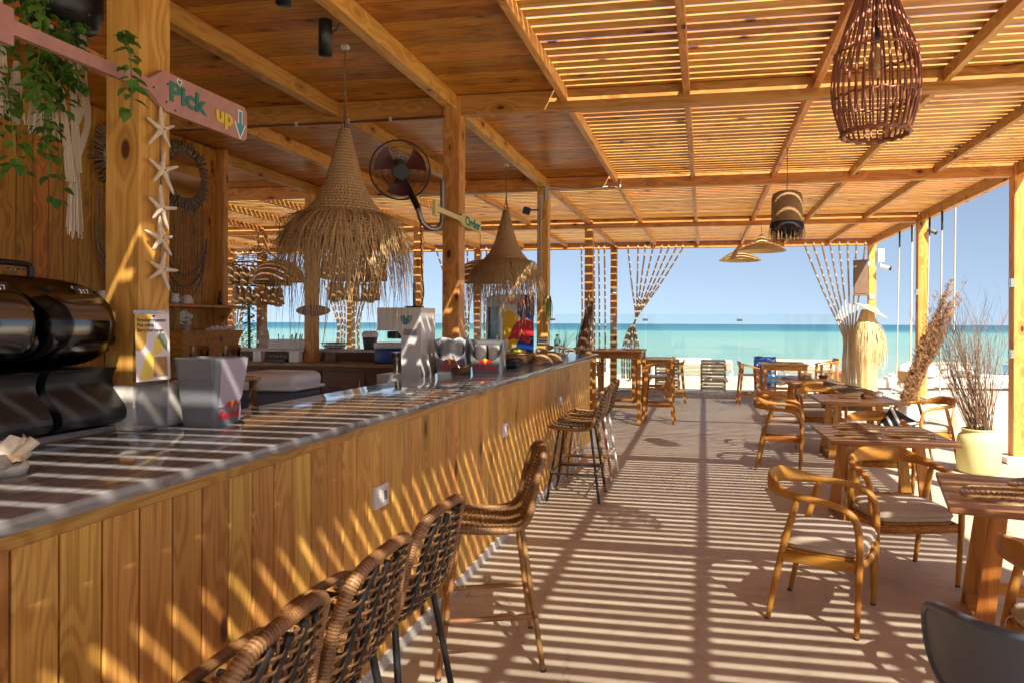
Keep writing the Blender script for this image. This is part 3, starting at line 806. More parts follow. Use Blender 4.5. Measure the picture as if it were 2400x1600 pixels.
    mb = MB(); mb.tube(smoothpath([(-0.16, 0.20, 0.43), (-0.185, 0.225, 0.40), (-0.175, 0.23, 0.34), (-0.18, 0.225, 0.29)], 3), 0.003, 4); mb.tube(smoothpath([(-0.16, 0.20, 0.43), (-0.18, 0.235, 0.39), (-0.19, 0.235, 0.31)], 3), 0.003, 4); o = mb.obj('cushion_tie', 'macrame', c); o['kind'] = 'stuff'
    return root
ac = make_armchair(); ua = False
GA = 'teak armchairs round the dining tables'
for (x, y, a, lab) in ((0.675, 4.235, -21, 'teak armchair in the foreground with pale seat cushion, seen from behind'),
                       (1.27, 4.98, -78, 'teak armchair facing the camera between the near and middle tables'),
                       (0.865, 8.43, -9, 'teak armchair by the aisle at the third table, seen from its side'),
                       (2.60, 8.98, 197, 'sunlit teak armchair next to the twig-filled jar'),
                       (1.62, 7.12, -95, 'teak armchair behind the middle table holding the zigzag cushion'),
                       (1.56, 10.12, -84, 'teak armchair behind the third table with the olive bag on it'),
                       (1.50, 3.10, 12, 'teak armchair cut off at the right edge beside the grey chair'),
                       (1.66, 11.28, 88, 'teak armchair with its back to us in front of the hat table'),
                       (0.98, 9.55, -2, 'teak armchair half hidden left of the third table')):
    place(ac, ua, lab, (x, y, 0), R(a), GA); ua = True

# ------------------------------------------------------------------ dining tables
def make_table(w=0.97, d=0.95, h=0.73):
    root = thing('dining_table', 'square teak dining table', 'table', group='square teak dining tables')
    for j in range(5):
        pw = d / 5
        mb = MB(); mb.rbox((0, -d / 2 + pw * (j + 0.5), h - 0.016), (w, pw - 0.0015, 0.032), 0.006, 2); mb.obj('top_plank', 'teak_top', root)
    mb = MB(); mb.rbox((0, 0, h - 0.052), (w * 0.72, d * 0.62, 0.038), 0.004, 1); mb.obj('apron', 'teak', root)
    for sx in (1, -1):
        for sy in (1, -1):
            p0 = Vector((0.235 * sx, 0.25 * sy, h - 0.05)); p1 = Vector((0.315 * sx, 0.27 * sy, 0.0))
            mb = MB(); dx = Vector((0.044, 0, 0)); dy = Vector((0, 0.020, 0)); vs = []
            for p, k in ((p0, 0.9), (p1, 1.05)):
                vs += [p - dx * k - dy, p + dx * k - dy, p + dx * k + dy, p - dx * k + dy]
            mb.add(vs, [(0, 1, 2, 3), (7, 6, 5, 4), (0, 4, 5, 1), (1, 5, 6, 2), (2, 6, 7, 3), (3, 7, 4, 0)]); mb.obj('leg', 'teak_v', root)
        mb = MB(); mb.rbox((0.305 * sx, 0, 0.045), (0.075, 0.53, 0.05), 0.004, 1); mb.obj('foot_rail', 'teak', root)
    mb = MB(); mb.rbox((0, 0, 0.20), (0.53, 0.05, 0.06), 0.004, 1); mb.obj('stretcher', 'teak', root)
    return root
tb = make_table(); ut = False
GT = 'square teak dining tables'
for (x, y, a, lab) in ((1.805, 4.20, -13, 'square teak table cut off by the right edge, nearest the camera'),
                       (1.475, 6.36, 2, 'square teak table with three braided mats in the middle'),
                       (1.86, 9.36, 2, 'square teak table with napkin box and grey stone pot'),
                       (1.70, 12.18, 1, 'square teak table with the straw hat on it')):
    place(tb, ut, lab, (x, y, 0), R(a), GT); ut = True

# high tables
def make_high_table(w, d, h, label):
    root = thing('high_table', label, 'high table', group='tall teak tables near the sea front')
    mb = MB(); mb.rbox((0, 0, h - 0.018), (w, d, 0.036), 0.005, 1); mb.obj('table_top', 'teak_top', root)
    for s in (1, -1):
        mb = MB(); mb.rbox((0, (d / 2 - 0.055) * s, h - 0.085), (w - 0.14, 0.025, 0.085), 0.003, 1); mb.obj('apron', 'teak', root)
        mb = MB(); mb.rbox(((w / 2 - 0.055) * s, 0, h - 0.085), (0.025, d - 0.14, 0.085), 0.003, 1); mb.obj('apron', 'teak', root)
        for q in (1, -1):
            mb = MB(); mb.rbox(((w / 2 - 0.05) * s, (d / 2 - 0.05) * q, (h - 0.04) / 2), (0.06, 0.06, h - 0.04), 0.004, 1); mb.obj('leg', 'teak_v', root)
        mb = MB(); mb.rbox((0, (d / 2 - 0.05) * s, 0.30), (w - 0.16, 0.03, 0.055), 0.003, 1); mb.obj('stretcher', 'teak', root)
    return root
for (x, y, w, d, h, a, lab) in ((-1.41, 11.95, 0.84, 1.05, 1.21, 0, 'tall teak table just past the end of the counter'),
                                (1.60, 15.05, 0.89, 0.95, 0.86, 1, 'tall teak table by the glass screen beside the blue towel'),
                                (-1.05, 15.1, 0.90, 0.85, 0.93, 0, 'tall teak table near the rope curtain, mostly hidden by chairs')):
    t = make_high_table(w, d, h, lab); t.location = (x, y, 0); t.rotation_euler = (0, 0, R(a))
def make_high_chair():
    root = thing('high_chair', 'teak high chair', 'high chair', group='teak high chairs at the tall tables')
    for s in (1, -1):
        for (xt, xb, zt) in ((0.17, 0.23, 0.93), (-0.17, -0.27, 1.0)):
            p0 = Vector((xt, 0.24 * s, zt)); p1 = Vector((xb, 0.265 * s, 0)); mb = MB(); vs = []
            for p, k in ((p0, 1.0), (p1, 0.55)):
                vs += [p + Vector((-0.032 * k, -0.016, 0)), p + Vector((0.032 * k, -0.016, 0)), p + Vector((0.032 * k, 0.016, 0)), p + Vector((-0.032 * k, 0.016, 0))]
            mb.add(vs, [(0, 1, 2, 3), (7, 6, 5, 4), (0, 4, 5, 1), (1, 5, 6, 2), (2, 6, 7, 3), (3, 7, 4, 0)]); mb.obj('leg', 'teak_v', root)
        mb = MB(); mb.rbox((-0.01, 0.25 * s, 0.985), (0.50, 0.055, 0.03), 0.006, 1, rotm(0, R(13), 0)); mb.obj('arm_rest', 'teak', root)
        mb = MB(); mb.rbox((-0.02, 0.255 * s, 0.30), (0.44, 0.02, 0.045), 0.003, 1); mb.obj('stretcher', 'teak', root)
    for x, z in ((0.215, 0.22), (-0.235, 0.28)):
        mb = MB(); mb.rbox((x, 0, z), (0.025, 0.50, 0.045), 0.003, 1); mb.obj('stretcher', 'teak', root)
    mb = MB(); mb.rbox((0.0, 0, 0.765), (0.46, 0.48, 0.03), 0.006, 1); mb.obj('seat', 'teak_top', root)
    mb = MB(); mb.rbox((-0.225, 0, 1.02), (0.028, 0.54, 0.16), 0.008, 2, rotm(0, R(-14), 0)); mb.obj('back_rest', 'teak', root)
    return root
hc = make_high_chair(); uh = False
GH = 'teak high chairs at the tall tables'
for (x, y, a, sc, lab) in ((-0.76, 11.95, 180, 1.0, 'teak high chair nearest us on the sea side of the tall table'),
                           (-0.60, 14.75, 180, 0.83, 'smaller teak high chair farther back by the aisle'),
                           (-1.98, 12.3, 3, 1.0, 'teak high chair left of the tall table beyond the counter'),
                           (0.90, 14.75, 4, 0.82, 'teak high chair left of the table by the glass'),
                           (2.55, 15.6, 185, 0.86, 'sunlit yellow teak chair behind the hat table')):
    place(hc, uh, lab, (x, y, 0), R(a), GH, (sc, sc, sc)); uh = True

# dark grey shell chair at the right bottom corner
gc = thing('shell_chair', 'dark grey moulded plastic shell chair at the bottom right corner', 'chair', (1.045, 2.42, 0), R(55))
def shell(u, v, off=0.0):
    a = 2 * PI * u; e = 0.8
    y = 0.335 * math.copysign(abs(math.cos(a)) ** e, math.cos(a)) * v; dz = 0.20 * math.copysign(abs(math.sin(a)) ** e, math.sin(a)) * v
    q = y / 0.335
    return Vector((-0.285 + 0.25 * q * q - 0.55 * dz * (1 - 0.5 * q * q) - 0.25 * dz * dz + off * (1 - 0.55 * abs(q)), y, 0.615 + dz - off * 0.25))
mb = MB(); mb.grid(lambda u, v: shell(1 - u, v, -0.012), 56, 14, True); mb.grid(lambda u, v: shell(u, v, 0.014), 56, 14, True)
mb.tube([shell(k / 56, 1.0, 0.001) for k in range(56)], 0.0135, 10, closed=True)
mb.obj('back_shell', 'slate_plastic', gc)
mb = MB(); mb.tube(smoothpath([(-0.27, 0, 0.52), (-0.24, 0, 0.46), (-0.12, 0, 0.44)], 5), [(0.05, 0.012)] * 11, 8, flat=(0, 1, 0)); mb.obj('back_stem', 'slate_plastic', gc)
mb = MB(); mb.lathe([(0.0, 0.425), (0.18, 0.43), (0.235, 0.445), (0.25, 0.47), (0.245, 0.475), (0.2, 0.455), (0.0, 0.445)], 32); mb.obj('seat', 'slate_plastic', gc)
for sx in (1, -1):
    for sy in (1, -1):
        mb = MB(); mb.tube([(0.13 * sx, 0.14 * sy, 0.43), (0.23 * sx, 0.24 * sy, 0.0)], [0.018, 0.012], 10); mb.obj('leg', 'teak', gc)

# ------------------------------------------------------------------ things on the tables
def make_mat(r=0.19, kind='braid'):
    mb = MB(); prof = []; nr = 9
    prof.append((0.0, 0.006))
    for i in range(nr):
        a = r * i / nr; b = r * (i + 1) / nr
        prof += [(a + (b - a) * 0.15, 0.005), (a + (b - a) * 0.35, 0.0125), (a + (b - a) * 0.65, 0.0125), (a + (b - a) * 0.85, 0.005)]
    prof += [(r, 0.0)]
    n = 72; vs = []
    for (q, z) in prof:
        for k in range(n):
            a = 2 * PI * k / n; ww = 1 + 0.012 * math.sin(5 * a + 1)
            vs.append((math.cos(a) * q * ww, math.sin(a) * q * ww, z + (0.004 * math.sin(k * PI * 0.66 + q * 300) if z > 0.01 else 0)))
    fs = [(i * n + k, i * n + (k + 1) % n, (i + 1) * n + (k + 1) % n, (i + 1) * n + k) for i in range(len(prof) - 1) for k in range(n)]
    mb.add(vs, fs, True); return mb.mesh('placemat', kind)
matm = make_mat()
GM = 'round braided placemats'
for (x, y, z, a, s, lab) in ((1.275, 6.21, 0.731, 0.3, 1.06, 'round braided mat at the front left of the middle table'),
                          (1.375, 6.66, 0.731, 1.3, 1.22, 'larger round braided mat at the back of the middle table'),
                          (1.685, 6.24, 0.7315, 2.0, 1.05, 'round braided mat at the front right of the middle table'),
                          (1.60, 4.16, 0.731, 0.7, 1.15, 'big round braided mat at the corner of the nearest table'),
                          (1.95, 4.42, 0.731, 1.7, 1.15, 'round braided mat cut off by the right picture edge'),
                          (1.78, 9.46, 0.731, 2.4, 1.05, 'round braided mat beside the napkin box'),
                          (1.42, 12.45, 0.731, 2.4, 1.05, 'round braided mat at the left of the hat'),
                          (-1.15, 11.8, 1.211, 0.2, 1.0, 'dark braided mat on the right side of the tall table'),
                          (-1.62, 11.9, 1.211, 0.9, 1.0, 'dark braided mat on the left side of the tall table'),
                          (1.45, 15.2, 0.861, 0.5, 1.0, 'dark braided mat on the table beside the blue towel'),
                          (1.80, 15.0, 0.861, 0.5, 1.0, 'second dark braided mat on the table beside the blue towel')):
    o = link('placemat', matm, None, loc=(x, y, z), rot=(0, 0, a)); o.scale = (s, s, 1); tag(o, lab, 'placemat', GM)
ht = thing('straw_hat', 'flat-topped straw hat lying on the far dining table', 'hat', (1.66, 12.22, 0.732))
mb = MB(); mb.lathe([(0.21, 0.0), (0.215, 0.006), (0.2, 0.012), (0.105, 0.014), (0.1, 0.0), (0.2, 0.0)], 36); mb.obj('brim', 'braid', ht)
mb = MB(); mb.lathe([(0.108, 0.012), (0.108, 0.03), (0.112, 0.04), (0.106, 0.05), (0.109, 0.065), (0.103, 0.08), (0.105, 0.095), (0.096, 0.108), (0.06, 0.114), (0.0, 0.115)], 36); mb.obj('crown', 'braid', ht)
bw = MB(); bw.lathe([(0.0, 0.0), (0.055, 0.0), (0.075, 0.035), (0.082, 0.062), (0.074, 0.06), (0.05, 0.015), (0.0, 0.012)], 24)
tag(bw.obj('bowl', 'dark_wood'), 'small dark wooden bowl beside the straw hat', 'bowl').location = (2.0, 12.55, 0.731)
nb = thing('napkin_box', 'small brown wooden napkin box on the third table', 'box', (2.02, 9.36, 0.731), R(12))
mb = MB(); mb.rbox((0, 0, 0.028), (0.12, 0.10, 0.055), 0.004, 1); mb.obj('box_body', 'dark_wood', nb)
mb = MB(); mb.rbox((0.012, 0, 0.075), (0.10, 0.085, 0.05), 0.01, 2, rotm(0, R(16), 0)); mb.obj('napkins', 'teak', nb)
sp = thing('stone_pot', 'pale grey stone pot with lid knob on the third table', 'pot', (2.185, 9.50, 0.731))
mb = MB(); mb.lathe([(0.0, 0.0), (0.048, 0.0), (0.060, 0.02), (0.060, 0.055), (0.050, 0.075), (0.04, 0.08), (0.0, 0.078)], 24); mb.obj('pot_body', 'ceramic', sp)
mb = MB(); mb.tube(smoothpath([(0, 0, 0.078), (0.01, 0, 0.1), (0.03, 0, 0.11)], 4), 0.006, 6); mb.obj('stem', 'twig', sp)
# olive tote lying on the chair back
bg_ = thing('tote_bag', 'olive cloth bag slumped over the chair behind the third table', 'bag', (2.02, 10.5, 0.42), R(-12))
def bagf(u, v):
    a = 2 * PI * u; e = 0.55
    ca = math.copysign(abs(math.cos(a)) ** e, math.cos(a)); sa = math.copysign(abs(math.sin(a)) ** e, math.sin(a))
    k = 1 - 0.25 * v
    return Vector((0.36 * ca * (1 - 0.05 * v), 0.13 * sa * k * (1 - 0.5 * v), 0.02 + 0.40 * v - 0.12 * v * (ca * 0.5 + 0.5) + 0.02 * math.sin(a * 3 + v * 4)))
mb = MB(); mb.grid(bagf, 40, 14, True); n = len(mb.v); mb.f.append(tuple(range(n - 40, n))); mb.m.append(0); mb.sm.append(False); mb.obj('bag_body', 'olive_bag', bg_)
mb = MB(); mb.tube(smoothpath([(-0.32, 0.02, 0.36), (-0.36, -0.05, 0.28), (-0.37, -0.08, 0.12), (-0.30, -0.12, 0.06)], 5), [(0.014, 0.004)] * 16, 6); mb.obj('strap', 'olive_bag', bg_)
# zigzag cushion
zc_ = thing('zigzag_cushion', 'black and white zigzag cushion propped in the chair behind the middle table', 'cushion', (1.84, 7.30, 0.665), R(8))
zc_.rotation_euler = (R(12), R(30), R(6)); zc_.scale = (0.66, 0.66, 0.66)
def pil(u, v, s):
    x = (u - 0.5) * 2; y = (v - 0.5) * 2
    return Vector((x * 0.23 * (1 - 0.06 * (1 - y * y)), s * 0.07 * max(0, (1 - x ** 4)) ** 0.6 * max(0, (1 - y ** 4)) ** 0.6, y * 0.23 * (1 - 0.06 * (1 - x * x))))
mb = MB(); mb.grid(lambda u, v: pil(u, v, -1), 18, 18); mb.grid(lambda u, v: pil(1 - u, v, 1), 18, 18); mb.obj('cushion_body', 'black_fabric', zc_)
for k, off in enumerate((-0.15, 0.0, 0.15)):
    mb = MB(); pts = []
    for i in range(25):
        x = -0.94 + 1.88 * i / 24; y = off * 4 + 0.30 * (abs(((x * 1.1 + 3) % 2) - 1) - 0.5) * 2
        y = max(-0.93, min(0.93, y)); q = pil((x + 1) / 2, (y + 1) / 2, -1); pts.append(q + Vector((0, -0.002, 0)))
    mb.tube(pts, [(0.0025, 0.024)] * 25, 6, flat=(0, 1, 0)); mb.obj('stripe', 'blanket_white', zc_)

# ================================================================== HANGING LAMPS
def make_hat_lamp(seed, label, loc, ztop):
    rr = random.Random(seed)
    x, y = loc
    root = thing('straw_lamp', label, 'pendant lamp', (x, y, 0), group='witch-hat straw lamps over the bar')
    ztip, zsk, zrim = 2.95, 2.40, 2.15
    prof = []
    ctrl = [(0.035, 2.95), (0.055, 2.86), (0.085, 2.74), (0.125, 2.60), (0.185, 2.47), (0.26, 2.38), (0.335, 2.31), (0.385, 2.24), (0.405, 2.17)]
    path = smoothpath([(r, 0, z) for r, z in ctrl], 12)
    n = 56; vs = []; rows = len(path)
    for i, p in enumerate(path):
        for k in range(n):
            a = 2 * PI * k / n
            w = 1.0 + (0.016 if (i % 3 == 0) else -0.004) + 0.012 * math.sin(k * PI + i * PI / 2)
            vs.append((math.cos(a) * p[0] * w, math.sin(a) * p[0] * w, p[2] + 0.004 * math.sin(k * PI + i)))
    fs = [(i * n + k, (i + 1) * n + k, (i + 1) * n + (k + 1) % n, i * n + (k + 1) % n) for i in range(rows - 1) for k in range(n)]
    mb = MB(); mb.add(vs, fs, True); mb.obj('woven_shade', 'straw_weave', root)
    mb = MB()
    for q in range(900):
        a = rr.uniform(0, 2 * PI); t = rr.random()
        if t < 0.45: r0, z0 = 0.27 + 0.02 * rr.random(), 2.375
        else: r0, z0 = 0.36 + 0.045 * rr.random(), 2.27 - 0.08 * rr.random()
        L = (rr.uniform(0.24, 0.55) if rr.random() < 0.8 else rr.uniform(0.5, 0.78)) if t >= 0.45 else rr.uniform(0.2, 0.5)
        dr = Vector((math.cos(a), math.sin(a), 0)); tw = Vector((-math.sin(a), math.cos(a), 0)) * rr.uniform(-0.12, 0.12)
        pts = []
        out = rr.uniform(0.10, 0.18) if t < 0.45 else rr.uniform(0.03, 0.10)
        for j in range(6):
            s = j / 5
            pts.append(Vector((0, 0, z0)) + dr * (r0 + out * math.sin(min(1, s * 1.2) * PI / 2) + rr.uniform(-0.006, 0.006)) + tw * s * s + Vector((0, 0, -L * (0.25 * s + 0.75 * s * s))))
        mb.blade(pts, None, rr.uniform(0.0022, 0.0052), dr)
    o = mb.obj('fringe', 'straw', root); o['kind'] = 'stuff'
    mb = MB(); mb.tube(smoothpath([(0, 0, 2.93), (0.004, 0.003, 3.1), (-0.004, 0, 3.3), (0.003, 0, ztop - 0.03), (0, 0, ztop)], 5), 0.006, 6); mb.obj('cord', 'twig', root)
    for s in (1, -1):
        mb = MB(); mb.tube([(0.03 * s, 0, 2.93), (0.012 * s, 0, 3.03), (0.0, 0, 3.12)], 0.004, 5); mb.obj('hanger', 'twig', root)
    mb = MB(); mb.rbox((0.0, 0, ztop + 0.0), (0.05, 0.04, 0.03), 0.005, 1); mb.obj('ceiling_hook', 'conduit', root)
    mb = MB(); mb.lathe([(0.0, 2.42), (0.03, 2.42), (0.03, 2.5), (0.0, 2.5)], 12); mb.lathe([(0.0, 2.3), (0.03, 2.32), (0.045, 2.36), (0.03, 2.41), (0.018, 2.43)], 16); mb.k = 0
    mb.obj('bulb', 'lamp_bulb', root)
    return root
make_hat_lamp(3, 'large shaggy straw lamp hanging over the near part of the bar', (-2.385, 4.385), 3.50)
make_hat_lamp(9, 'shaggy straw lamp hanging before the fridge farther along the bar', (-2.255, 7.855), 3.47)

# rattan cage lamp at top right
x, y = 0.834, 3.71
cg = thing('cage_lamp', 'red-brown rattan cage lamp hanging at the top right', 'pendant lamp', (x, y, 0))
cp = [(0.045, 3.42), (0.085, 3.30), (0.145, 3.12), (0.19, 2.98), (0.205, 2.86), (0.20, 2.76), (0.175, 2.66), (0.155, 2.60)]
path = smoothpath([(r, 0, z) for r, z in cp], 6)
for k in range(34):
    a = 2 * PI * k / 34
    mb = MB(); mb.tube([(math.cos(a) * p[0], math.sin(a) * p[0], p[2]) for p in path], 0.0058, 6); mb.obj('cane', 'rattan_red', cg)
for (r, z, t) in ((0.193, 2.99, 0.007), (0.198, 2.77, 0.007), (0.155, 2.598, 0.012), (0.05, 3.41, 0.012)):
    mb = MB(); mb.tube([(math.cos(a) * (r + (0.004 if i % 2 else -0.004)), math.sin(a) * (r + (0.004 if i % 2 else -0.004)), z + (0.004 if (i // 2) % 2 else -0.004)) for i, a in enumerate([2 * PI * q / 68 for q in range(68)])], t, 6, closed=True); mb.obj('woven_ring', 'rattan_red', cg)
mb = MB(); mb.tube([(0, 0, 3.05), (0, 0, 3.6)], 0.004, 6); mb.obj('cord', 'black_metal', cg)
mb = MB(); mb.lathe([(0.0, 2.87), (0.03, 2.89), (0.036, 2.95), (0.025, 3.02), (0.016, 3.05), (0.0, 3.055)], 16); mb.obj('bulb', 'amber_glass', cg)
mb = MB(); mb.lathe([(0.0, 3.04), (0.02, 3.04), (0.02, 3.12), (0.0, 3.12)], 12); mb.obj('lamp_holder', 'black_metal', cg)

# cylinder lamp with black fringe
cl = thing('drum_lamp', 'brown drum lamp with black tassel fringe under the rafters', 'pendant lamp', (0.852, 7.67, 0))
mb = MB(); mb.lathe([(0.012, 3.045), (0.10, 3.04), (0.145, 3.015), (0.157, 2.97), (0.160, 2.80), (0.160, 2.66), (0.156, 2.66), (0.153, 2.97), (0.1, 3.03), (0.012, 3.035)], 40); mb.obj('shade', 'drum_weave', cl)
mb = MB(); rr = random.Random(4)
for k in range(150):
    a = 2 * PI * k / 150 + rr.uniform(-0.02, 0.02); r = 0.162; L = rr.uniform(0.13, 0.24); dr = Vector((math.cos(a), math.sin(a), 0))
    mb.blade([dr * r + Vector((0, 0, 2.72)), dr * (r + 0.012) + Vector((0, 0, 2.69)), dr * (r + rr.uniform(-0.01, 0.02)) + Vector((rr.uniform(-0.02, 0.02), 0, 2.72 - L * 0.6)), dr * (r + rr.uniform(-0.02, 0.02)) + Vector((rr.uniform(-0.03, 0.03), 0, 2.72 - L))], None, rr.uniform(0.005, 0.009), dr)
o = mb.obj('fringe', 'black_fabric', cl); o['kind'] = 'stuff'
mb = MB(); mb.tube([(0, 0, 3.03), (0.002, 0, 3.3), (0, 0, 3.52)], 0.004, 6); mb.obj('cord', 'black_metal', cl)
# two shallow cone lamps
for (x, y, zt, r, lab, tz) in ((1.075, 13.9, 3.36, 0.46, 'shallow woven cone lamp in front, hanging by the far beam', 3.52), (0.72, 14.8, 3.26, 0.42, 'woven cone lamp half hidden behind the other cone lamp', 3.52)):
    t = thing('cone_lamp', lab, 'pendant lamp', (x, y, 0), group='cone lamps at the far beam')
    mb = MB(); prof = [(0.025, zt), (0.05, zt - 0.03), (0.12, zt - 0.10), (0.16, zt - 0.145)]
    m = 10
    for i in range(m + 1):
        q = i / m; prof.append((0.17 + (r - 0.17) * q, zt - 0.15 - 0.16 * q ** 1.3 + (0.006 if i % 2 else 0)))
    mb.lathe(prof, 48); mb.lathe([(a - 0.004, b - 0.006) for a, b in reversed(prof[1:])], 48); mb.obj('shade', 'raffia', t)
    mb = MB(); mb.tube([(0, 0, zt - 0.02), (0, 0, tz)], 0.005, 6); mb.obj('cord', 'twig', t)
    mb = MB(); mb.lathe([(0.0, zt - 0.26), (0.035, zt - 0.24), (0.045, zt - 0.20), (0.03, zt - 0.15), (0, zt - 0.14)], 16); mb.obj('bulb', 'lamp_bulb', t)
# spotlights under the boarded ceiling
for (x, y, z, lab) in ((-2.27, 3.50, 3.38, 'black cylinder spotlight at the top edge of the picture'), (-2.32, 4.02, 3.30, 'black cylinder spotlight beside the ceiling joist')):
    t = thing('spotlight', lab, 'spotlight', (x, y, z), group='black ceiling spotlights')
    mb = MB(); mb.lathe([(0.0, 0.0), (0.032, 0.0), (0.034, 0.006), (0.04, 0.004), (0.04, 0.22), (0.037, 0.224), (0.0, 0.224)], 24); mb.obj('lamp_body', 'black_metal', t)
    mb = MB(); mb.tube([(0.04, 0.0, 0.14), (0.075, 0, 0.16), (0.10, 0, 0.20)], 0.008, 6); mb.obj('bracket', 'black_metal', t)
    mb = MB(); mb.lathe([(0.0, 0.004), (0.03, 0.004), (0.03, 0.001), (0, 0.001)], 20); mb.obj('lens', 'grey_metal', t)
# tasselled two-tier lamps and dome lamp in the back lounge
def tassel_lamp(x, y, zt, lab, seed):
    rr = random.Random(seed)
    t = thing('tassel_lamp', lab, 'pendant lamp', (x, y, 0), group='tasselled lamps in the back lounge')
    for j, (r, z) in enumerate(((0.56, zt - 0.30), (0.42, zt - 0.72))):
        mb = MB(); mb.tube([(math.cos(a) * r, math.sin(a) * r, z) for a in [2 * PI * q / 40 for q in range(40)]], 0.018, 6, closed=True); mb.obj('hoop', 'dark_wood', t)
        for k in range(22 if j == 0 else 17):
            a = 2 * PI * (k + 0.3 * j) / (22 if j == 0 else 17); s = rr.uniform(0.9, 1.1)
            mb = MB(); c = (math.cos(a) * r, math.sin(a) * r, z)
            mb.lathe([(0.008, 0.0), (0.012, -0.05), (0.046, -0.09), (0.056, -0.13), (0.044, -0.16), (0.066, -0.28 * s), (0.08, -0.40 * s), (0.0, -0.41 * s)], 8, c); mb.obj('tassel', 'straw_dark', t)
    for k in range(8):
        a = 2 * PI * k / 8; mb = MB(); mb.tube([(math.cos(a) * 0.56, math.sin(a) * 0.56, zt - 0.30), (0.05 * math.cos(a), 0.05 * math.sin(a), zt + 0.06)], 0.008, 5); mb.obj('hanger', 'twig', t)
    for k in range(3):
        mb = MB(); r = 0.42 - 0.12 * k; mb.tube([(math.cos(a) * r, math.sin(a) * r, zt - 0.20 + 0.09 * k) for a in [2 * PI * q / 28 for q in range(28)]], 0.008, 5, closed=True); mb.obj('hoop', 'twig', t)
    mb = MB(); mb.tube([(0, 0, zt + 0.06), (0, 0, 3.52)], 0.008, 5); mb.obj('cord', 'twig', t)
tassel_lamp(-8.9, 12.9, 3.12, 'two-tier tasselled lamp at the far left, beside the dome lamp', 1)
tassel_lamp(-6.75, 12.8, 3.20, 'two-tier tasselled lamp seen through the straw fringe', 2)
dl = thing('dome_lamp', 'woven dome lamp hanging in the back lounge at left', 'pendant lamp', (-7.85, 12.0, 0))
prof = [(0.02, 2.83)] + [(0.46 * math.sin(R(8 * i)), 2.42 + 0.41 * math.cos(R(8 * i))) for i in range(1, 12)] + [(0.47, 2.42)]
mb = MB(); mb.lathe(prof, 40); mb.obj('shade', 'rattan_dark', dl)
mb = MB(); mb.tube([(0, 0, 2.83), (0, 0, 3.52)], 0.006, 5); mb.obj('cord', 'black_metal', dl)
mb = MB(); mb.tube([(math.cos(a) * 0.47, math.sin(a) * 0.47, 2.42) for a in [2 * PI * q / 40 for q in range(40)]], 0.012, 6, closed=True); mb.obj('rim', 'rattan', dl)
dl2 = copy_tree(dl); dl2.location = (-4.05, 12.4, -0.02); dl2['label'] = 'woven dome lamp peeking out right of the fan post'

# ------------------------------------------------------------------ wall fan on the second post
fn = thing('wall_fan', 'black wall fan with red blades on a bent pipe fixed to the post', 'fan', (-2.50, 5.52, 2.92))
q = Vector((0.55, -1.0, -0.42)).normalized().to_track_quat('Z', 'Y')
def fv(p): return q @ Vector(p)
rg = 0.245
mb = MB(); mb.tube([fv((math.cos(a) * rg, math.sin(a) * rg, 0)) for a in [2 * PI * i / 48 for i in range(48)]], 0.0075, 6, closed=True); mb.obj('guard_ring', 'black_metal', fn)
mb = MB()
for i in range(64):
    a = 2 * PI * i / 64
    for sgn in (1, -1):
        mb.tube([fv((math.cos(a) * rg, math.sin(a) * rg, 0)), fv((math.cos(a + 0.12) * rg * 0.8, math.sin(a + 0.12) * rg * 0.8, 0.065 * sgn)), fv((math.cos(a + 0.3) * 0.06, math.sin(a + 0.3) * 0.06, 0.085 * sgn))], 0.0016, 3, cap=False)
for r_, z_ in ((0.15, 0.077), (0.2, 0.062), (0.15, -0.077)):
    mb.tube([fv((math.cos(a) * r_, math.sin(a) * r_, z_)) for a in [2 * PI * i / 40 for i in range(40)]], 0.0018, 4, closed=True)
o = mb.obj('wire_guard', 'black_metal', fn); o['kind'] = 'stuff'
mb = MB(); mb.tube([fv((0, 0, 0.075)), fv((0, 0, 0.092))], 0.062, 20); mb.obj('badge', 'black_plastic', fn)
simple('blade_red', (0.10, 0.012, 0.008), 0.3)
for k in range(3):
    a0 = 2 * PI * k / 3 + 0.55; mb = MB()
    mb.grid(lambda u, v: fv((math.cos(a0 + (u - 0.5) * (0.75 + 0.35 * v)) * (0.04 + 0.175 * v), math.sin(a0 + (u - 0.5) * (0.75 + 0.35 * v)) * (0.04 + 0.175 * v), (u - 0.5) * 0.06)), 8, 8); mb.obj('blade', 'blade_red', fn)
mb = MB(); mb.tube([fv((0, 0, -0.03)), fv((0, 0, 0.04))], 0.042, 16); mb.obj('hub', 'red_paint', fn)
mb = MB(); mb.tube([fv((0, 0, -0.06)), fv((0, 0, -0.10)), fv((0, 0, -0.22)), fv((0, 0, -0.24))], [0.05, 0.075, 0.07, 0.05], 18); mb.obj('motor', 'black_plastic', fn)
loc = Vector((-2.50, 5.52, 2.92)); m0 = fv((0, 0, -0.16))
pipe = smoothpath([m0, m0 + Vector((0.06, 0, -0.14)), Vector((0.14, 0.02, -0.30)), Vector((0.17, 0.05, -0.42)), Vector((0.22, 0.12, -0.475)), Vector((0.275, 0.21, -0.44)), Vector((0.285, 0.225, -0.30)), Vector((0.285, 0.23, -0.05))], 6)
mb = MB(); mb.tube(pipe, [0.022] * len(pipe), 10); mb.obj('pipe_bracket', 'grey_metal', fn)
mb = MB(); mb.tube(pipe[:14], 0.027, 10); mb.obj('neck', 'black_plastic', fn)
mb = MB(); mb.tube(smoothpath([Vector((0.17, 0.03, -0.40)), Vector((0.19, 0.0, -0.8)), Vector((0.21, 0.0, -1.05)), Vector((0.14, 0, -1.25)), Vector((0.19, 0, -1.42)), Vector((0.13, 0, -1.55)), Vector((0.17, 0, -1.67)), Vector((0.30, 0, -1.60))], 6), 0.005, 5); mb.obj('power_cord', 'black_metal', fn)

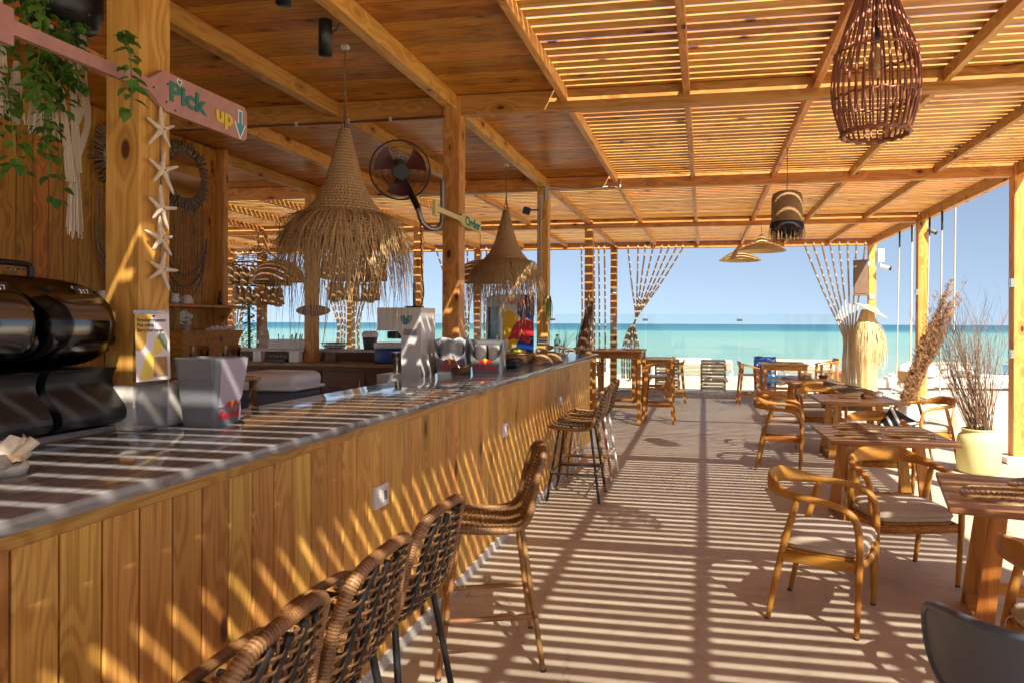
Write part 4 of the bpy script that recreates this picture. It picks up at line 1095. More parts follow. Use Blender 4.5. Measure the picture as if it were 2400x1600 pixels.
# ------------------------------------------------------------------ painted oar signs
def oar(name, label, x, y0, y1, zc, hb, hh, tend, mat):
    """an oar-shaped board lying in the plane of the posts, blade at the far end"""
    t = thing(name, label, 'sign', (x, (y0 + y1) / 2, zc), group='painted oar signs on the posts')
    L = y1 - y0; blade = 0.47 * L
    a = -L / 2; b = L / 2; s = b - blade
    poly = [(a, -tend / 2), (a + 0.055, -tend / 2), (a + 0.055, -hh / 2), (s - 0.09, -hh / 2), (s - 0.03, -hh / 2), (s + 0.05, -hb / 2), (b - 0.02, -hb / 2), (b, -hb / 2 + 0.02), (b, hb / 2 - 0.02), (b - 0.02, hb / 2), (s + 0.04, hb / 2), (s - 0.03, hh / 2), (s - 0.09, hh / 2), (a + 0.055, hh / 2), (a + 0.055, tend / 2), (a, tend / 2)]
    mb = MB(); mb.prism(poly, 0.022, (0, 0, 0), (0, 1, 0), (0, 0, 1)); o = mb.obj('board', mat, t)
    for (dy, dz) in ((s - 0.07, 0.0), (s - 0.01, -0.005), (s + 0.06, 0.03), (s + 0.055, -0.04), (s + 0.10, -0.06), (s + 0.10, 0.035)):
        m2 = MB(); m2.tube([(0.020, dy, dz), (0.0235, dy, dz)], 0.0045, 8); m2.obj('nail', 'black_metal', t)
    return t, s, b
pk, s, b = oar('pick_up_sign', 'pink oar-shaped sign reading Pick up with a blue arrow', -2.064, 1.722, 2.872, 2.535, 0.152, 0.044, 0.112, 'pink_paint')
pk.rotation_euler = (R(0.5), 0, 0)
o = link('lettering', text_mesh('Pick', 0.105, 0.0008, 'green_paint', 1.15, 0.0035), pk); on_plane(o, (-2.039, pk.location.y + s + 0.165, 2.540), (0, 1, 0), (0, 0, 1))
o = link('lettering', text_mesh('up', 0.095, 0.0008, 'mustard_paint', 1.15, 0.0035), pk); on_plane(o, (-2.039, pk.location.y + s + 0.385, 2.535), (0, 1, 0), (0, 0, 1))
for (mat, g, zz) in (('white_paint', 0.006, 0.0), ('teal_paint', 0.0, 0.0008)):
    mb = MB(); mb.prism([(-0.009 - g, 0.055 + g), (-0.009 - g, 0.0 - g * 0), (-0.030 - g * 1.6, 0.0 + g * 0.4), (0, -0.058 - g * 1.8), (0.030 + g * 1.6, 0.0 + g * 0.4), (0.009 + g, 0.0), (0.009 + g, 0.055 + g)], 0.0012, (0, 0, 0), (1, 0, 0), (0, 1, 0)); o = mb.obj('arrow', mat, pk); on_plane(o, (-2.0415 + zz, pk.location.y + s + 0.492, 2.532), (0, 1, 0), (0, 0, 1))
for (mat, g, zz) in (('white_paint', 1.5, 0.0), ('green_paint', 0.9, 0.0008)):
    mb = MB(); hp = [(0, -0.011 * g), (0.010 * g, 0.002 * g), (0.008 * g, 0.009 * g), (0.003 * g, 0.009 * g), (0, 0.005 * g), (-0.003 * g, 0.009 * g), (-0.008 * g, 0.009 * g), (-0.010 * g, 0.002 * g)]
    mb.prism(hp, 0.0012, (0, 0, 0), (1, 0, 0), (0, 1, 0)); o = mb.obj('heart', mat, pk); on_plane(o, (-2.0415 + zz, pk.location.y + s + 0.122, 2.592), (0, 1, 0), (0, 0, 1))
od, s, b = oar('order_sign', 'cream oar-shaped sign reading Order on the middle post', -2.06, 5.13, 6.27, 2.535, 0.105, 0.040, 0.115, 'cream_paint')
o = link('lettering', text_mesh('Order', 0.115, 0.0008, 'green_paint', 1.35, 0.003), od); on_plane(o, (-2.035, od.location.y + s + 0.29, 2.532), (0, 1, 0), (0, 0, 1))

# ------------------------------------------------------------------ starfish garland on the near post
gl = thing('starfish_garland', 'string of five pale starfish hanging down the near post', 'garland', (-2.06, 2.37, 2.45))
rr = random.Random(11)
for i, z in enumerate((2.386, 2.231, 2.083, 1.968, 1.850)):
    mb = MB(); c = Vector((0.012, 0.0 + rr.uniform(-0.006, 0.006), z - 2.45)); a0 = PI / 2 + rr.uniform(-0.25, 0.12)
    for k in range(5):
        a = a0 + 2 * PI * k / 5 + rr.uniform(-0.12, 0.12); L = rr.uniform(0.062, 0.094) * (1.12 if i < 2 else 0.95)
        d = Vector((0, math.cos(a), math.sin(a)))
        e = Vector((0, -math.sin(a), math.cos(a))) * rr.uniform(-0.008, 0.008)
        mb.tube([c - d * 0.004, c + d * 0.02, c + d * L * 0.5 + e * 0.5, c + d * L * 0.85 + e, c + d * L + e], [0.0115, 0.0105, 0.0076, 0.0062, 0.0026], 8)
    st = mb.obj('starfish', 'starfish', gl)
    m2 = MB(); m2.tube([c + Vector((0.012, 0, 0)), c + Vector((0.0145, 0, 0))], 0.003, 6); m2.obj('bead', 'black_metal', st)
mb = MB(); mb.tube(smoothpath([(0.004, 0.01, 0.06), (0.006, 0.0, -0.1), (0.006, 0.004, -0.3), (0.006, 0.0, -0.62)], 5), 0.003, 5); mb.obj('string', 'twig', gl)
mb = MB(); rr = random.Random(5)
for k in range(16): mb.blade([(0.004, rr.uniform(-0.008, 0.008), 0.05), (0.01, 0.01 + rr.uniform(-0.02, 0.02), 0.0), (0.008, rr.uniform(-0.02, 0.02), -0.05)], None, 0.0015, (1, 0, 0))
o = mb.obj('raffia_knot', 'raffia', gl); o['kind'] = 'stuff'

# ------------------------------------------------------------------ macrame hanger with trailing plant
mc = thing('macrame_hanger', 'cream macrame plant hanger with long tassels at the top left', 'plant hanger', (-2.38, 2.18, 2.2))
rr = random.Random(21)
for (y0, y1, z0, z1, sag) in ((0.03, 0.135, 0.95, 0.02, 0.02), (-0.10, 0.11, 0.95, -0.02, 0.03), (0.16, 0.155, 0.95, 0.42, 0.0), (0.155, 0.12, 0.42, 0.20, 0.03), (0.155, 0.13, 0.38, 0.08, 0.04), (-0.22, -0.16, 0.95, 0.30, 0.01)):
    for k in range(4):
        dy = (k - 1.5) * 0.006
        mb = MB(); mb.tube(smoothpath([(dy * 2, y0 + dy, z0), (0.01, (y0 + y1) / 2 + sag + dy, (z0 + z1) / 2), (0.01 + dy, y1 + dy, z1)], 6), 0.0045, 5); mb.obj('cord', 'macrame', mc)
for (y, z, L, n) in ((0.13, 0.18, 0.42, 26), (-0.02, 0.34, 0.22, 34), (-0.10, 0.36, 0.22, 34), (0.04, 0.30, 0.18, 24), (-0.16, 0.30, 0.16, 20)):
    mb = MB()
    for k in range(n):
        a = rr.uniform(0, 2 * PI); r = rr.uniform(0.0, 0.022)
        mb.tube([(r * 0.3 * math.cos(a), y + r * 0.3 * math.sin(a), z), (r * math.cos(a), y + r * math.sin(a), z - L * 0.5), (r * 1.5 * math.cos(a), y + r * 1.5 * math.sin(a), z - L * rr.uniform(0.85, 1.0))], 0.0026, 4, cap=False)
    o = mb.obj('tassel', 'macrame', mc); o['kind'] = 'stuff'
mb = MB(); mb.lathe([(0.0, 0.55), (0.11, 0.56), (0.13, 0.62), (0.135, 0.78), (0.125, 0.78), (0.0, 0.70)], 28, (0.0, 0.08, 0)); mb.obj('pot', 'black_plastic', mc)
def leaf(mb, p, d, up, L, W):
    d = d.normalized(); s = d.cross(up)
    if s.length < 1e-4: s = Vector((1, 0, 0))
    s.normalize(); n = s.cross(d)
    prof = [(0.0, 0.02), (0.18, 0.42), (0.42, 0.5), (0.72, 0.3), (1.0, 0.0)]
    vs = []
    for t, w in prof:
        b = p + d * L * t - n * (0.10 * L * t * t)
        vs += [b - s * W * w + n * W * w * 0.35, b, b + s * W * w + n * W * w * 0.35]
    fs = []
    for i in range(len(prof) - 1):
        fs += [(3 * i, 3 * i + 1, 3 * i + 4, 3 * i + 3), (3 * i + 1, 3 * i + 2, 3 * i + 5, 3 * i + 4)]
    mb.add(vs, fs, True)
iv = thing('trailing_ivy', 'green trailing ivy hanging from the plant hanger at the top left', 'plant', (-2.33, 2.15, 2.2))
def vine(path, n, Lf, seed, mat, spread=0.03, parent=iv):
    r2 = random.Random(seed); pts = smoothpath(path, 8); mb = MB()
    mb.tube(pts, 0.0022, 4, cap=False)
    for k in range(n):
        p = pts[int(r2.random() * (len(pts) - 1))]
        a = r2.uniform(0, 2 * PI); d = Vector((math.cos(a), math.sin(a), r2.uniform(-1.3, -0.1)))
        L = Lf * r2.uniform(0.7, 1.35)
        leaf(mb, p + Vector((math.cos(a), math.sin(a), 0)) * r2.uniform(0, spread), d, Vector((r2.uniform(-.3, .3), r2.uniform(-.3, .3), 1)), L, L * 0.8)
    o = mb.obj('vine', mat, parent); o['kind'] = 'stuff'
rv = random.Random(31)
for (y0, z0, z1, n) in ((-0.20, 0.60, -0.08, 110), (-0.16, 0.62, 0.02, 110), (-0.10, 0.62, -0.05, 60), (-0.08, 0.60, 0.20, 70), (-0.24, 0.55, 0.10, 80), (0.02, 0.62, 0.05, 80), (0.06, 0.62, 0.12, 60), (0.00, 0.60, -0.03, 60), (0.08, 0.56, 0.22, 50), (-0.04, 0.62, 0.30, 60), (0.10, 0.60, 0.30, 40), (-0.13, 0.55, 0.12, 70)):
    x0 = rv.uniform(-0.06, 0.05)
    vine([(x0, y0, z0), (x0 + rv.uniform(-.04, .04), y0 + rv.uniform(-.03, .03), z0 * .6 + z1 * .4), (x0 + rv.uniform(-.05, .05), y0 + rv.uniform(-.04, .04), z0 * .3 + z1 * .7), (x0 + rv.uniform(-.06, .06), y0 + rv.uniform(-.05, .05), z1)], int(n * 0.95), rv.choice([0.028, 0.036, 0.042]), rv.randint(0, 9999), rv.choice(['leafy', 'leafy', 'leafy_dark']))
vine([(-0.02, 0.09, 0.10), (-0.02, 0.07, 0.0), (-0.01, 0.04, -0.08), (0, 0.03, -0.13)], 7, 0.04, 77, 'leafy_dark')
iv2 = thing('ivy_sprig', 'single ivy sprig hanging in front of the pink sign handle', 'plant', (-1.99, 2.12, 2.66))
vine([(0.0, 0.0, 0.0), (0.01, 0.02, -0.06), (0.012, 0.028, -0.16), (0.012, 0.025, -0.29)], 30, 0.042, 5, 'leafy', 0.012, iv2)
mb = MB()
for k in range(5): leaf(mb, Vector((0.06, -0.06, 0.50)) + Vector((0, k * 0.008, 0.004 * k)), Vector((0.3, 1 - k * 0.4, -0.2)), Vector((0, 0, 1)), 0.045, 0.03)
mb.obj('withered_leaf', 'burnt_leaf', iv)

# ------------------------------------------------------------------ shell mirrors on the plank wall
def shell_mirror(y, z, label, seed):
    rr = random.Random(seed)
    t = thing('shell_mirror', label, 'mirror', (-5.43, y, z), group='shell mirrors with bead hangings')
    mb = MB(); mb.tube([(0.01, 0, 0), (0.025, 0, 0)], 0.245, 40); mb.obj('mirror_glass', 'mirror', t)
    mb = MB()
    for ring, (r0, L, n) in enumerate(((0.235, 0.10, 54), (0.25, 0.14, 48))):
        for k in range(n):
            a = 2 * PI * k / n + rr.uniform(-0.03, 0.03); d = Vector((0.0, math.cos(a), math.sin(a)))
            p0 = d * r0 + Vector((0.03 - ring * 0.012, 0, 0)); LL = L * rr.uniform(0.8, 1.2)
            mb.tube([p0, p0 + d * LL * 0.35, p0 + d * LL * 0.75 + Vector((0.012, 0, 0)), p0 + d * LL], [0.005, 0.017, 0.013, 0.003], 6)
    o = mb.obj('shell_frame', 'shell_dark', t); o['kind'] = 'stuff'
    for k in range(15):
        u = (k - 7) / 7.0; yy = u * 0.30; zt = -0.30 - 0.02 * (1 - u * u); zb = -0.55 - 0.72 * math.sqrt(max(0, 1 - u * u * 0.92)); 
        mb = MB(); m = int((zt - zb) / 0.017)
        mb.tube([(0.012 + 0.004 * (j % 2), yy + 0.002 * math.sin(j * 2.1 + k), zt + (zb - zt) * j / m) for j in range(m + 1)], [0.0095 if (j % 2) else 0.004 for j in range(m + 1)], 5)
        o = mb.obj('bead_string', 'bead_brown', t)
    for j in range(3):
        mb = MB(); R_ = 0.33; pts = []
        for i in range(41):
            a = PI + PI * i / 40; pts.append((0.03, math.cos(a) * (R_ - 0.0 * j), -0.62 + math.sin(a) * (0.42 + 0.13 * j)))
        mb.tube(pts, [0.012 if i % 2 else 0.006 for i in range(41)], 6); mb.obj('bead_swag', 'shell_dark', t)
shell_mirror(6.58, 3.19, 'round shell mirror with bead hanging right of the near post', 1)
shell_mirror(5.80, 3.19, 'round shell mirror half hidden behind the near post', 2)

# ================================================================== ON AND BEHIND THE BAR
# wall shelves with crockery
sh = thing('wall_shelf', 'narrow pine shelf on the plank wall carrying upturned cups', 'shelf', (-5.3, 5.9, 1.80))
mb = MB(); mb.rbox((-5.31, 5.80, 1.815), (0.26, 3.0, 0.035), 0.004, 1); wobj(mb, 'board', 'pine', sh)
for y in (4.6, 5.9, 7.12):
    mb = MB(); mb.prism([(0, 0), (0.20, 0), (0.20, -0.03), (0.04, -0.22), (0, -0.22)], 0.035, (-5.44, y, 1.797), (1, 0, 0), (0, 0, 1)); wobj(mb, 'bracket', 'pine', sh)
cupm = MB(); cupm.lathe([(0.0, 0.0), (0.060, 0.0), (0.058, 0.02), (0.050, 0.055), (0.036, 0.085), (0.028, 0.092), (0.0, 0.092)], 22); cupme = cupm.mesh('cup', 'ceramic')
hm = MB(); hm.tube(smoothpath([(0.052, 0, 0.02), (0.085, 0, 0.028), (0.088, 0, 0.055), (0.045, 0, 0.065)], 4), 0.006, 6); hme = hm.mesh('handle', 'ceramic')
GC = 'white cups upturned on the wall shelf'
for (y, lab) in ((4.88, 'upturned white cup above the left drink tank'), (5.02, 'upturned white cup right of the first one on the shelf'), (5.15, 'upturned white cup, middle of the row above the machine'), (5.28, 'upturned white cup, fourth along the row above the machine'), (5.42, 'upturned white cup closest to the near post, handle showing'), (6.47, 'upturned white cup under the bead hanging')):
    c = link('cup', cupme, None, loc=(-5.28, y, 1.833), rot=(0, 0, R(-100))); tag(c, lab, 'cup', GC); link('handle', hme, c)
cr = thing('cream_jug', 'small white jug on the shelf under the mirror', 'jug', (-5.28, 6.30, 1.833))
mb = MB(); mb.lathe([(0.0, 0.0), (0.035, 0.0), (0.042, 0.03), (0.032, 0.075), (0.036, 0.1), (0.03, 0.1), (0.0, 0.02)], 20); mb.obj('jug_body', 'ceramic', cr)
mb = MB(); mb.tube(smoothpath([(0.0, 0.036, 0.085), (0.0, 0.07, 0.08), (0.0, 0.07, 0.04), (0.0, 0.04, 0.025)], 4), 0.005, 6); mb.obj('handle', 'ceramic', cr)
bt = MB(); bt.lathe([(0.0, 0.0), (0.025, 0.0), (0.026, 0.07), (0.012, 0.10), (0.012, 0.13), (0.016, 0.135), (0.016, 0.155), (0.0, 0.157)], 16)
tag(bt.obj('bottle', 'brown_bottle'), 'tiny dark red bottle at the end of the shelf', 'bottle').location = (-5.30, 7.0, 1.833)
for (y, lab) in ((4.60, 'upturned stemmed glass at the far left of the shelf'), (4.72, 'upturned stemmed glass, the right one of two')):
    g = MB(); g.lathe([(0.052, 0.0), (0.050, 0.08), (0.030, 0.15), (0.010, 0.17), (0.008, 0.20), (0.045, 0.225), (0.046, 0.23), (0.0, 0.232)], 20); o = g.obj('drinking_glass', 'drink_glass'); o.location = (-5.28, y, 1.833); tag(o, lab, 'glass', 'stemmed glasses on the shelf')
tr = thing('wooden_bin', 'slanted wooden bin fixed to the wall below the shelf', 'bin', (-5.3, 6.7, 1.35))
mb = MB(); mb.prism([(-0.50, 0.0), (0.30, 0.0), (0.44, 0.26), (-0.50, 0.26)], 0.30, (-5.43, 6.72, 1.30), (0, 1, 0), (0, 0, 1)); wobj(mb, 'bin_body', 'pine_wall', tr)
for j in range(6):
    mb = MB(); mb.tube([(-5.25, 6.72 + j * 0.07, 1.56), (-5.18, 6.74 + j * 0.07, 1.585 + 0.01 * (j % 2))], 0.022, 10); wobj(mb, 'rolled_napkin', 'white_paint', tr)
bb = thing('paper_cups', 'tipped white paper cups on the wooden bin', 'cups', (-5.25, 6.45, 1.56))
for j in range(3):
    mb = MB(); mb.lathe([(0.030, 0.0), (0.042, 0.11), (0.045, 0.112), (0.039, 0.112), (0.0, 0.02)], 18); o = mb.obj('cup', 'ceramic', bb); o.location = (0, -0.03 + 0.03 * j, 0.0 + 0.07 * j); o.rotation_euler = (R(35 + 20 * j), R(20), 0)

# two-tank slush machine at the left
sm = thing('slush_machine', 'black two-tank drink machine with dark see-through drums at far left', 'drink machine', (-2.42, 1.93, CT))
mb = MB(); mb.rbox((-2.47, 1.80, CT + 0.012), (0.68, 0.92, 0.024), 0.004, 1); o = mb.obj('marble_return', 'marble', bc, True)
for k, yc in enumerate((2.12, 1.815)):
    prof = [(-0.34, 0.0), (0.26, 0.0), (0.325, 0.02), (0.335, 0.06), (0.30, 0.11), (0.27, 0.15), (0.275, 0.19), (0.29, 0.21), (-0.34, 0.21)]
    mb = MB(); pr = [tuple(p)[::2] for p in smoothpath([(a, 0, c) for a, c in prof[1:8]], 5)]
    mb.prism([(-0.34, 0.0)] + pr + [(-0.34, 0.21)], 0.27, (-2.42, yc + 0.135, CT + 0.026), (1, 0, 0), (0, 0, 1)); wobj(mb, 'pedestal', 'black_plastic', sm)
    # horizontal drum, its axis along Y, long hood sloping back
    def drum(u, v, yc=yc):
        a = 2 * PI * u; e = 0.7
        ca = math.copysign(abs(math.cos(a)) ** e, math.cos(a)); sa = math.copysign(abs(math.sin(a)) ** e, math.sin(a))
        s = math.copysign(min(1, abs((v - 0.5) * 2)), v - 0.5)
        k = (1 - abs(s) ** 8 * 0.18)
        x = 0.0 + 0.315 * ca * k; z = 0.165 * sa * k + (0.03 * (-ca) if sa > 0 else 0)
        return Vector((-2.42 + x, yc + 0.132 * s, CT + 0.40 + z))
    mb = MB(); mb.grid(drum, 36, 14, True); wobj(mb, 'drum', 'dark_tank', sm)
    for s in (0, 1):
        mb = MB(); pts = [drum(i / 36, s) for i in range(36)]; mb.add(pts, [tuple(range(36)) if s else tuple(reversed(range(36)))]); wobj(mb, 'drum_end', 'dark_tank', sm)
    mb = MB(); mb.tube([(-2.66, yc, CT + 0.37), (-2.18, yc, CT + 0.37)], 0.055, 16); wobj(mb, 'auger', 'dark_glassy', sm)
    mb = MB(); mb.grid(lambda u, v, yc=yc: Vector((-2.42 + 0.30 * math.cos(2 * PI * u) * (0.97), yc + 0.126 * (2 * v - 1), CT + 0.335 + 0.085 * math.sin(2 * PI * u))), 28, 3, True); n0 = len(mb.v)
    for j in (0, 3): mb.add([mb.v[j * 28 + i] for i in range(28)], [tuple(range(28))])
    wobj(mb, 'drink', 'dark_glassy', sm)
    mb = MB(); mb.tube(smoothpath([(-2.46, yc - 0.09, CT + 0.555), (-2.46, yc - 0.088, CT + 0.60), (-2.46, yc - 0.06, CT + 0.612), (-2.46, yc + 0.06, CT + 0.612), (-2.46, yc + 0.088, CT + 0.60), (-2.46, yc + 0.09, CT + 0.55)], 4), 0.011, 8); wobj(mb, 'lid_handle', 'black_plastic', sm)
    mb = MB(); mb.rbox((-2.172, yc + 0.03, CT + 0.505), (0.05, 0.075, 0.006), 0.001, 1, rotm(0, R(52), 0)); d_ = wobj(mb, 'number_plate', 'black_plastic', sm)
    o = link('lettering', text_mesh('317', 0.028, 0.0006, 'white_paint'), d_); on_plane(o, (-2.1693, yc + 0.03, CT + 0.5072), (0, 1, 0), (-0.616, 0, 0.788))

# coral-like shell at the near end of the counter
co = thing('giant_shell', 'rough pale frilled shell on the near end of the counter', 'shell', (-1.80, 1.555, CT)); co.scale = (0.78, 0.78, 0.85)
rr = random.Random(17)
for k in range(9):
    a = k * 0.72 + rr.uniform(-0.2, 0.2); L = rr.uniform(0.08, 0.13); tilt = rr.uniform(0.35, 1.25)
    d = Vector((math.cos(a) * math.cos(tilt), math.sin(a) * math.cos(tilt), math.sin(tilt))); s = d.cross(Vector((0, 0, 1))).normalized(); n = s.cross(d)
    W = rr.uniform(0.035, 0.055)
    def pet(u, v, d=d, s=s, n=n, L=L, W=W, k=k):
        return d * L * v + s * W * (u - 0.5) * 2 * (0.35 + 0.75 * math.sin(v * 2.4)) * (1 - 0.35 * v ** 4) + n * (0.03 * ((u - 0.5) * 2) ** 2 - 0.02 * v * v + 0.004 * math.sin(u * 16) * v) + Vector((0, 0, 0.012))
    mb = MB(); mb.grid(pet, 14, 8); mb.grid(lambda u, v: pet(1 - u, v) + n * -0.006, 14, 8); mb.obj('frill', 'shell_pale', co)
mb = MB(); mb.lathe([(0.0, 0.0), (0.05, 0.0), (0.06, 0.025), (0.03, 0.06), (0.0, 0.065)], 14); mb.obj('shell_base', 'shell_pale', co)

# ---- printed emblem and lettering
def emblem(parent, org, ux, uy, w, eps=0.0):
    ux = Vector(ux); uy = Vector(uy); n = ux.cross(uy)
    mb = MB(); r = w * 0.15; mb.prism([(math.cos(a) * r, math.sin(a) * r * 1.25 + 0.02 * w) for a in [2 * PI * i / 20 for i in range(20)]], 0.0006); o = mb.obj('sun_emblem', 'yellow_paint', parent); on_plane(o, Vector(org) + n * 0.0004, ux, uy)
    for s in (1, -1):
        pts = [(0.03, -0.13), (0.07, 0.0), (0.13, 0.11), (0.21, 0.155), (0.33, 0.10), (0.43, -0.02), (0.50, -0.16), (0.43, -0.09), (0.40, -0.17), (0.33, -0.07), (0.24, -0.09), (0.17, -0.16), (0.10, -0.10), (0.06, -0.15)]
        pl = [(x * w * s, y * w) for x, y in pts]
        if s < 0: pl.reverse()
        mb = MB(); mb.prism(pl, 0.0006); o = mb.obj('bull_emblem', 'red_paint', parent); on_plane(o, Vector(org) + n * 0.0010, ux, uy)
def drink_bin(label, c, rz, w0, w1, d0, d1, h, kind):
    t = thing('drinks_bin', label, 'bin', c, rz, 'grey branded bins on the counter')
    th = 0.006; mb = MB()
    vs = []
    for (z, a, b) in ((0.0, w0, d0), (h, w1, d1), (h, w1 - th, d1 - th), (th, w0 - th, d0 - th)):
        r = 0.018
        ring = []
        for sx, sy, a0 in ((1, 1, 0), (-1, 1, PI / 2), (-1, -1, PI), (1, -1, 3 * PI / 2)):
            for q in range(4):
                an = a0 + (PI / 2) * q / 3; ring.append((sx * (a - r) + math.cos(an) * r, sy * (b - r) + math.sin(an) * r, z))
        vs += ring
    n = 16; fs = [(i * n + k, i * n + (k + 1) % n, (i + 1) * n + (k + 1) % n, (i + 1) * n + k) for i in range(3) for k in range(n)] + [tuple(reversed(range(n))), tuple(range(3 * n, 4 * n))]
    mb.add(vs, fs, False)
    mb.obj('shell', 'grey_plastic', t)
    return t
# near bin
nbn = drink_bin('grey plastic drinks bin beside the near post, with lilac side panel', (-1.915, 2.48, CT), 0.0, 0.072, 0.100, 0.072, 0.093, 0.265, 0)
mb = MB(); mb.rbox((0, -0.0905, 0.222), (0.15, 0.006, 0.085), 0.002, 1, rotm(R(4), 0, 0)); mb.obj('front_flap', 'grey_plastic', nbn)
mb = MB(); tl = math.atan2(0.028, 0.265)
mb.prism([(-0.062, 0.075), (0.045, 0.075), (0.070, 0.11), (0.086, 0.262), (-0.074, 0.262)], 0.0012); o = mb.obj('side_panel', 'lilac_card', nbn)
uyt = Vector((math.sin(tl), 0, math.cos(tl)))
org0 = Vector((-1.915 + 0.0722, 2.48, CT)); on_plane(o, org0 + Vector((0.0006, 0, 0)), (0, 1, 0), uyt)
emblem(nbn, org0 + uyt * 0.083 + Vector((0.002, 0.012, 0)), (0, 1, 0), uyt, 0.085)
o = link('lettering', text_mesh('Red Bull', 0.044, 0.0004, 'red_paint', 0.76, 0.0011), nbn); on_plane(o, org0 + uyt * 0.042 + Vector((0.0012, 0.006, 0)), (0, 1, 0), uyt)
mb = MB(); mb.rbox((0.0, 0.078, 0.06), (0.14, 0.012, 0.10), 0.002, 1); mb.obj('sticker', 'white_paint', nbn)
# the two smaller bins, fronts facing us, scooped front edge
def scoop_bin(label, x, y, fill):
    t = thing('drinks_bin', label, 'bin', (x, y, CT), 0.0, 'grey branded bins on the counter')
    h = 0.27; w0, w1 = 0.105, 0.142; d0, d1 = 0.075, 0.09; th = 0.010
    def side(sx):
        mb = MB(); pr = [(-d0, 0.0), (d0, 0.0), (d1, h), (-d1 * 0.55, h), (-d1 * 0.75, h * 0.97), (-d1 * 0.9, h * 0.55), (-d0 * 1.05, h * 0.36)]
        vs = []
        for off in (0, 1):
            for (yy, z) in pr:
                ww = w0 + (w1 - w0) * z / h; vs.append((sx * (ww - off * th), yy, z))
        m = len(pr); fs = [tuple(range(m)), tuple(reversed(range(m, 2 * m)))] + [(i, m + i, m + (i + 1) % m, (i + 1) % m) for i in range(m)]
        mb.add(vs, fs); mb.obj('side_wall', 'grey_plastic', t)
    side(1); side(-1)
    mb = MB(); pts = []
    for i in range(13):
        u = -1 + 2 * i / 12; zt = h * (0.36 + 0.30 * abs(u) ** 4); ww = w0 + (w1 - w0) * zt / h
        pts.append((u * ww, zt))
    poly = [(-w0, 0.0)] + [(w0, 0.0)] + [(p[0], p[1]) for p in reversed(pts)]
    mb.prism(poly, 0.008, (0, -d0 + 0.002, 0), (1, 0, 0), (0, -0.02, 1)); mb.obj('front_wall', 'grey_plastic', t)
    mb = MB(); mb.box((0, d0 + 0.008, h / 2), (2 * w0 + 0.03, 0.008, h)); mb.obj('back_wall', 'grey_plastic', t)
    mb = MB(); mb.box((0, 0, 0.006), (2 * w0, 2 * d0, 0.01)); mb.obj('bin_floor', 'grey_plastic', t)
    org = Vector((x, y - d0 - 0.0072, CT))
    emblem(t, org + Vector((0, 0, 0.095)), (1, 0, 0), (0, 0, 1), 0.13)
    o = link('lettering', text_mesh('Red Bull', 0.062, 0.0004, 'red_paint', 0.82, 0.0016), t); on_plane(o, org + Vector((0, -0.0006, 0.048)), (1, 0, 0), (0, 0, 1))
    return t
b1 = scoop_bin('left of two small grey bins, holding a clear plastic bag', -2.01, 5.47, 'bag')
b2 = scoop_bin('right of two small grey bins, stacked with white cups', -1.722, 5.50, 'cups')
pb = thing('plastic_bag', 'crumpled clear plastic bag lining the left small bin', 'bag', (-2.01, 5.47, CT))
simple('cloudy_film', (0.36, 0.35, 0.37), 0.25, var=0.15, scale=18)
rr = random.Random(8)
mb = MB(); mb.grid(lambda u, v: Vector((math.cos(2 * PI * u) * 0.11 * (0.9 + 0.2 * v) * (1 + 0.06 * math.sin(9 * 2 * PI * u + 3 * v)), math.sin(2 * PI * u) * 0.062 * (1 + 0.1 * math.sin(7 * 2 * PI * u)), 0.03 + 0.245 * v + 0.012 * math.sin(5 * 2 * PI * u) * v)), 60, 10, True); n = len(mb.v); mb.f.append(tuple(range(n - 60, n))); mb.m.append(0); mb.sm.append(False); mb.obj('film', 'cloudy_film', pb)
for (dx, z, lab) in ((-0.062, 0.0, 'left stack of white paper cups in the right small bin'), (0.052, 0.0, 'right stack of white paper cups in the right small bin')):
    t = thing('cup_stack', lab, 'cups', (-1.722 + dx, 5.49, CT + 0.012), group='paper cup stacks in the bin')
    for j in range(9):
        mb = MB(); z = 0.012 * j; mb.lathe([(0.034, z), (0.044, z + 0.11), (0.0475, z + 0.112), (0.0475, z + 0.117), (0.043, z + 0.117)], 24); o = mb.obj('cup', 'ceramic', t)
# wooden bowl with spoons
wb = thing('spoon_bowl', 'small brown wooden bowl of spoons in front of the small bins', 'bowl', (-1.90, 5.33, CT))
mb = MB(); mb.lathe([(0.0, 0.0), (0.055, 0.0), (0.068, 0.01), (0.072, 0.055), (0.066, 0.055), (0.06, 0.014), (0.0, 0.012)], 26); mb.obj('bowl_body', 'dark_wood', wb)
for k, (a, e) in enumerate(((0.3, 0.35), (0.15, 0.5), (2.4, 0.8))):
    mb = MB(); d = Vector((math.cos(a) * math.cos(e), math.sin(a) * math.cos(e) * 0.3, math.sin(e))); mb.tube([Vector((0, 0, 0.04)), d * 0.09 + Vector((0, 0, 0.04)), d * 0.13 + Vector((0, 0, 0.04)), d * 0.15 + Vector((0, 0, 0.04))], [(0.002, 0.003), (0.002, 0.003), (0.003, 0.012), (0.002, 0.004)], 8); mb.obj('spoon', 'steel' if k else 'bamboo', wb)
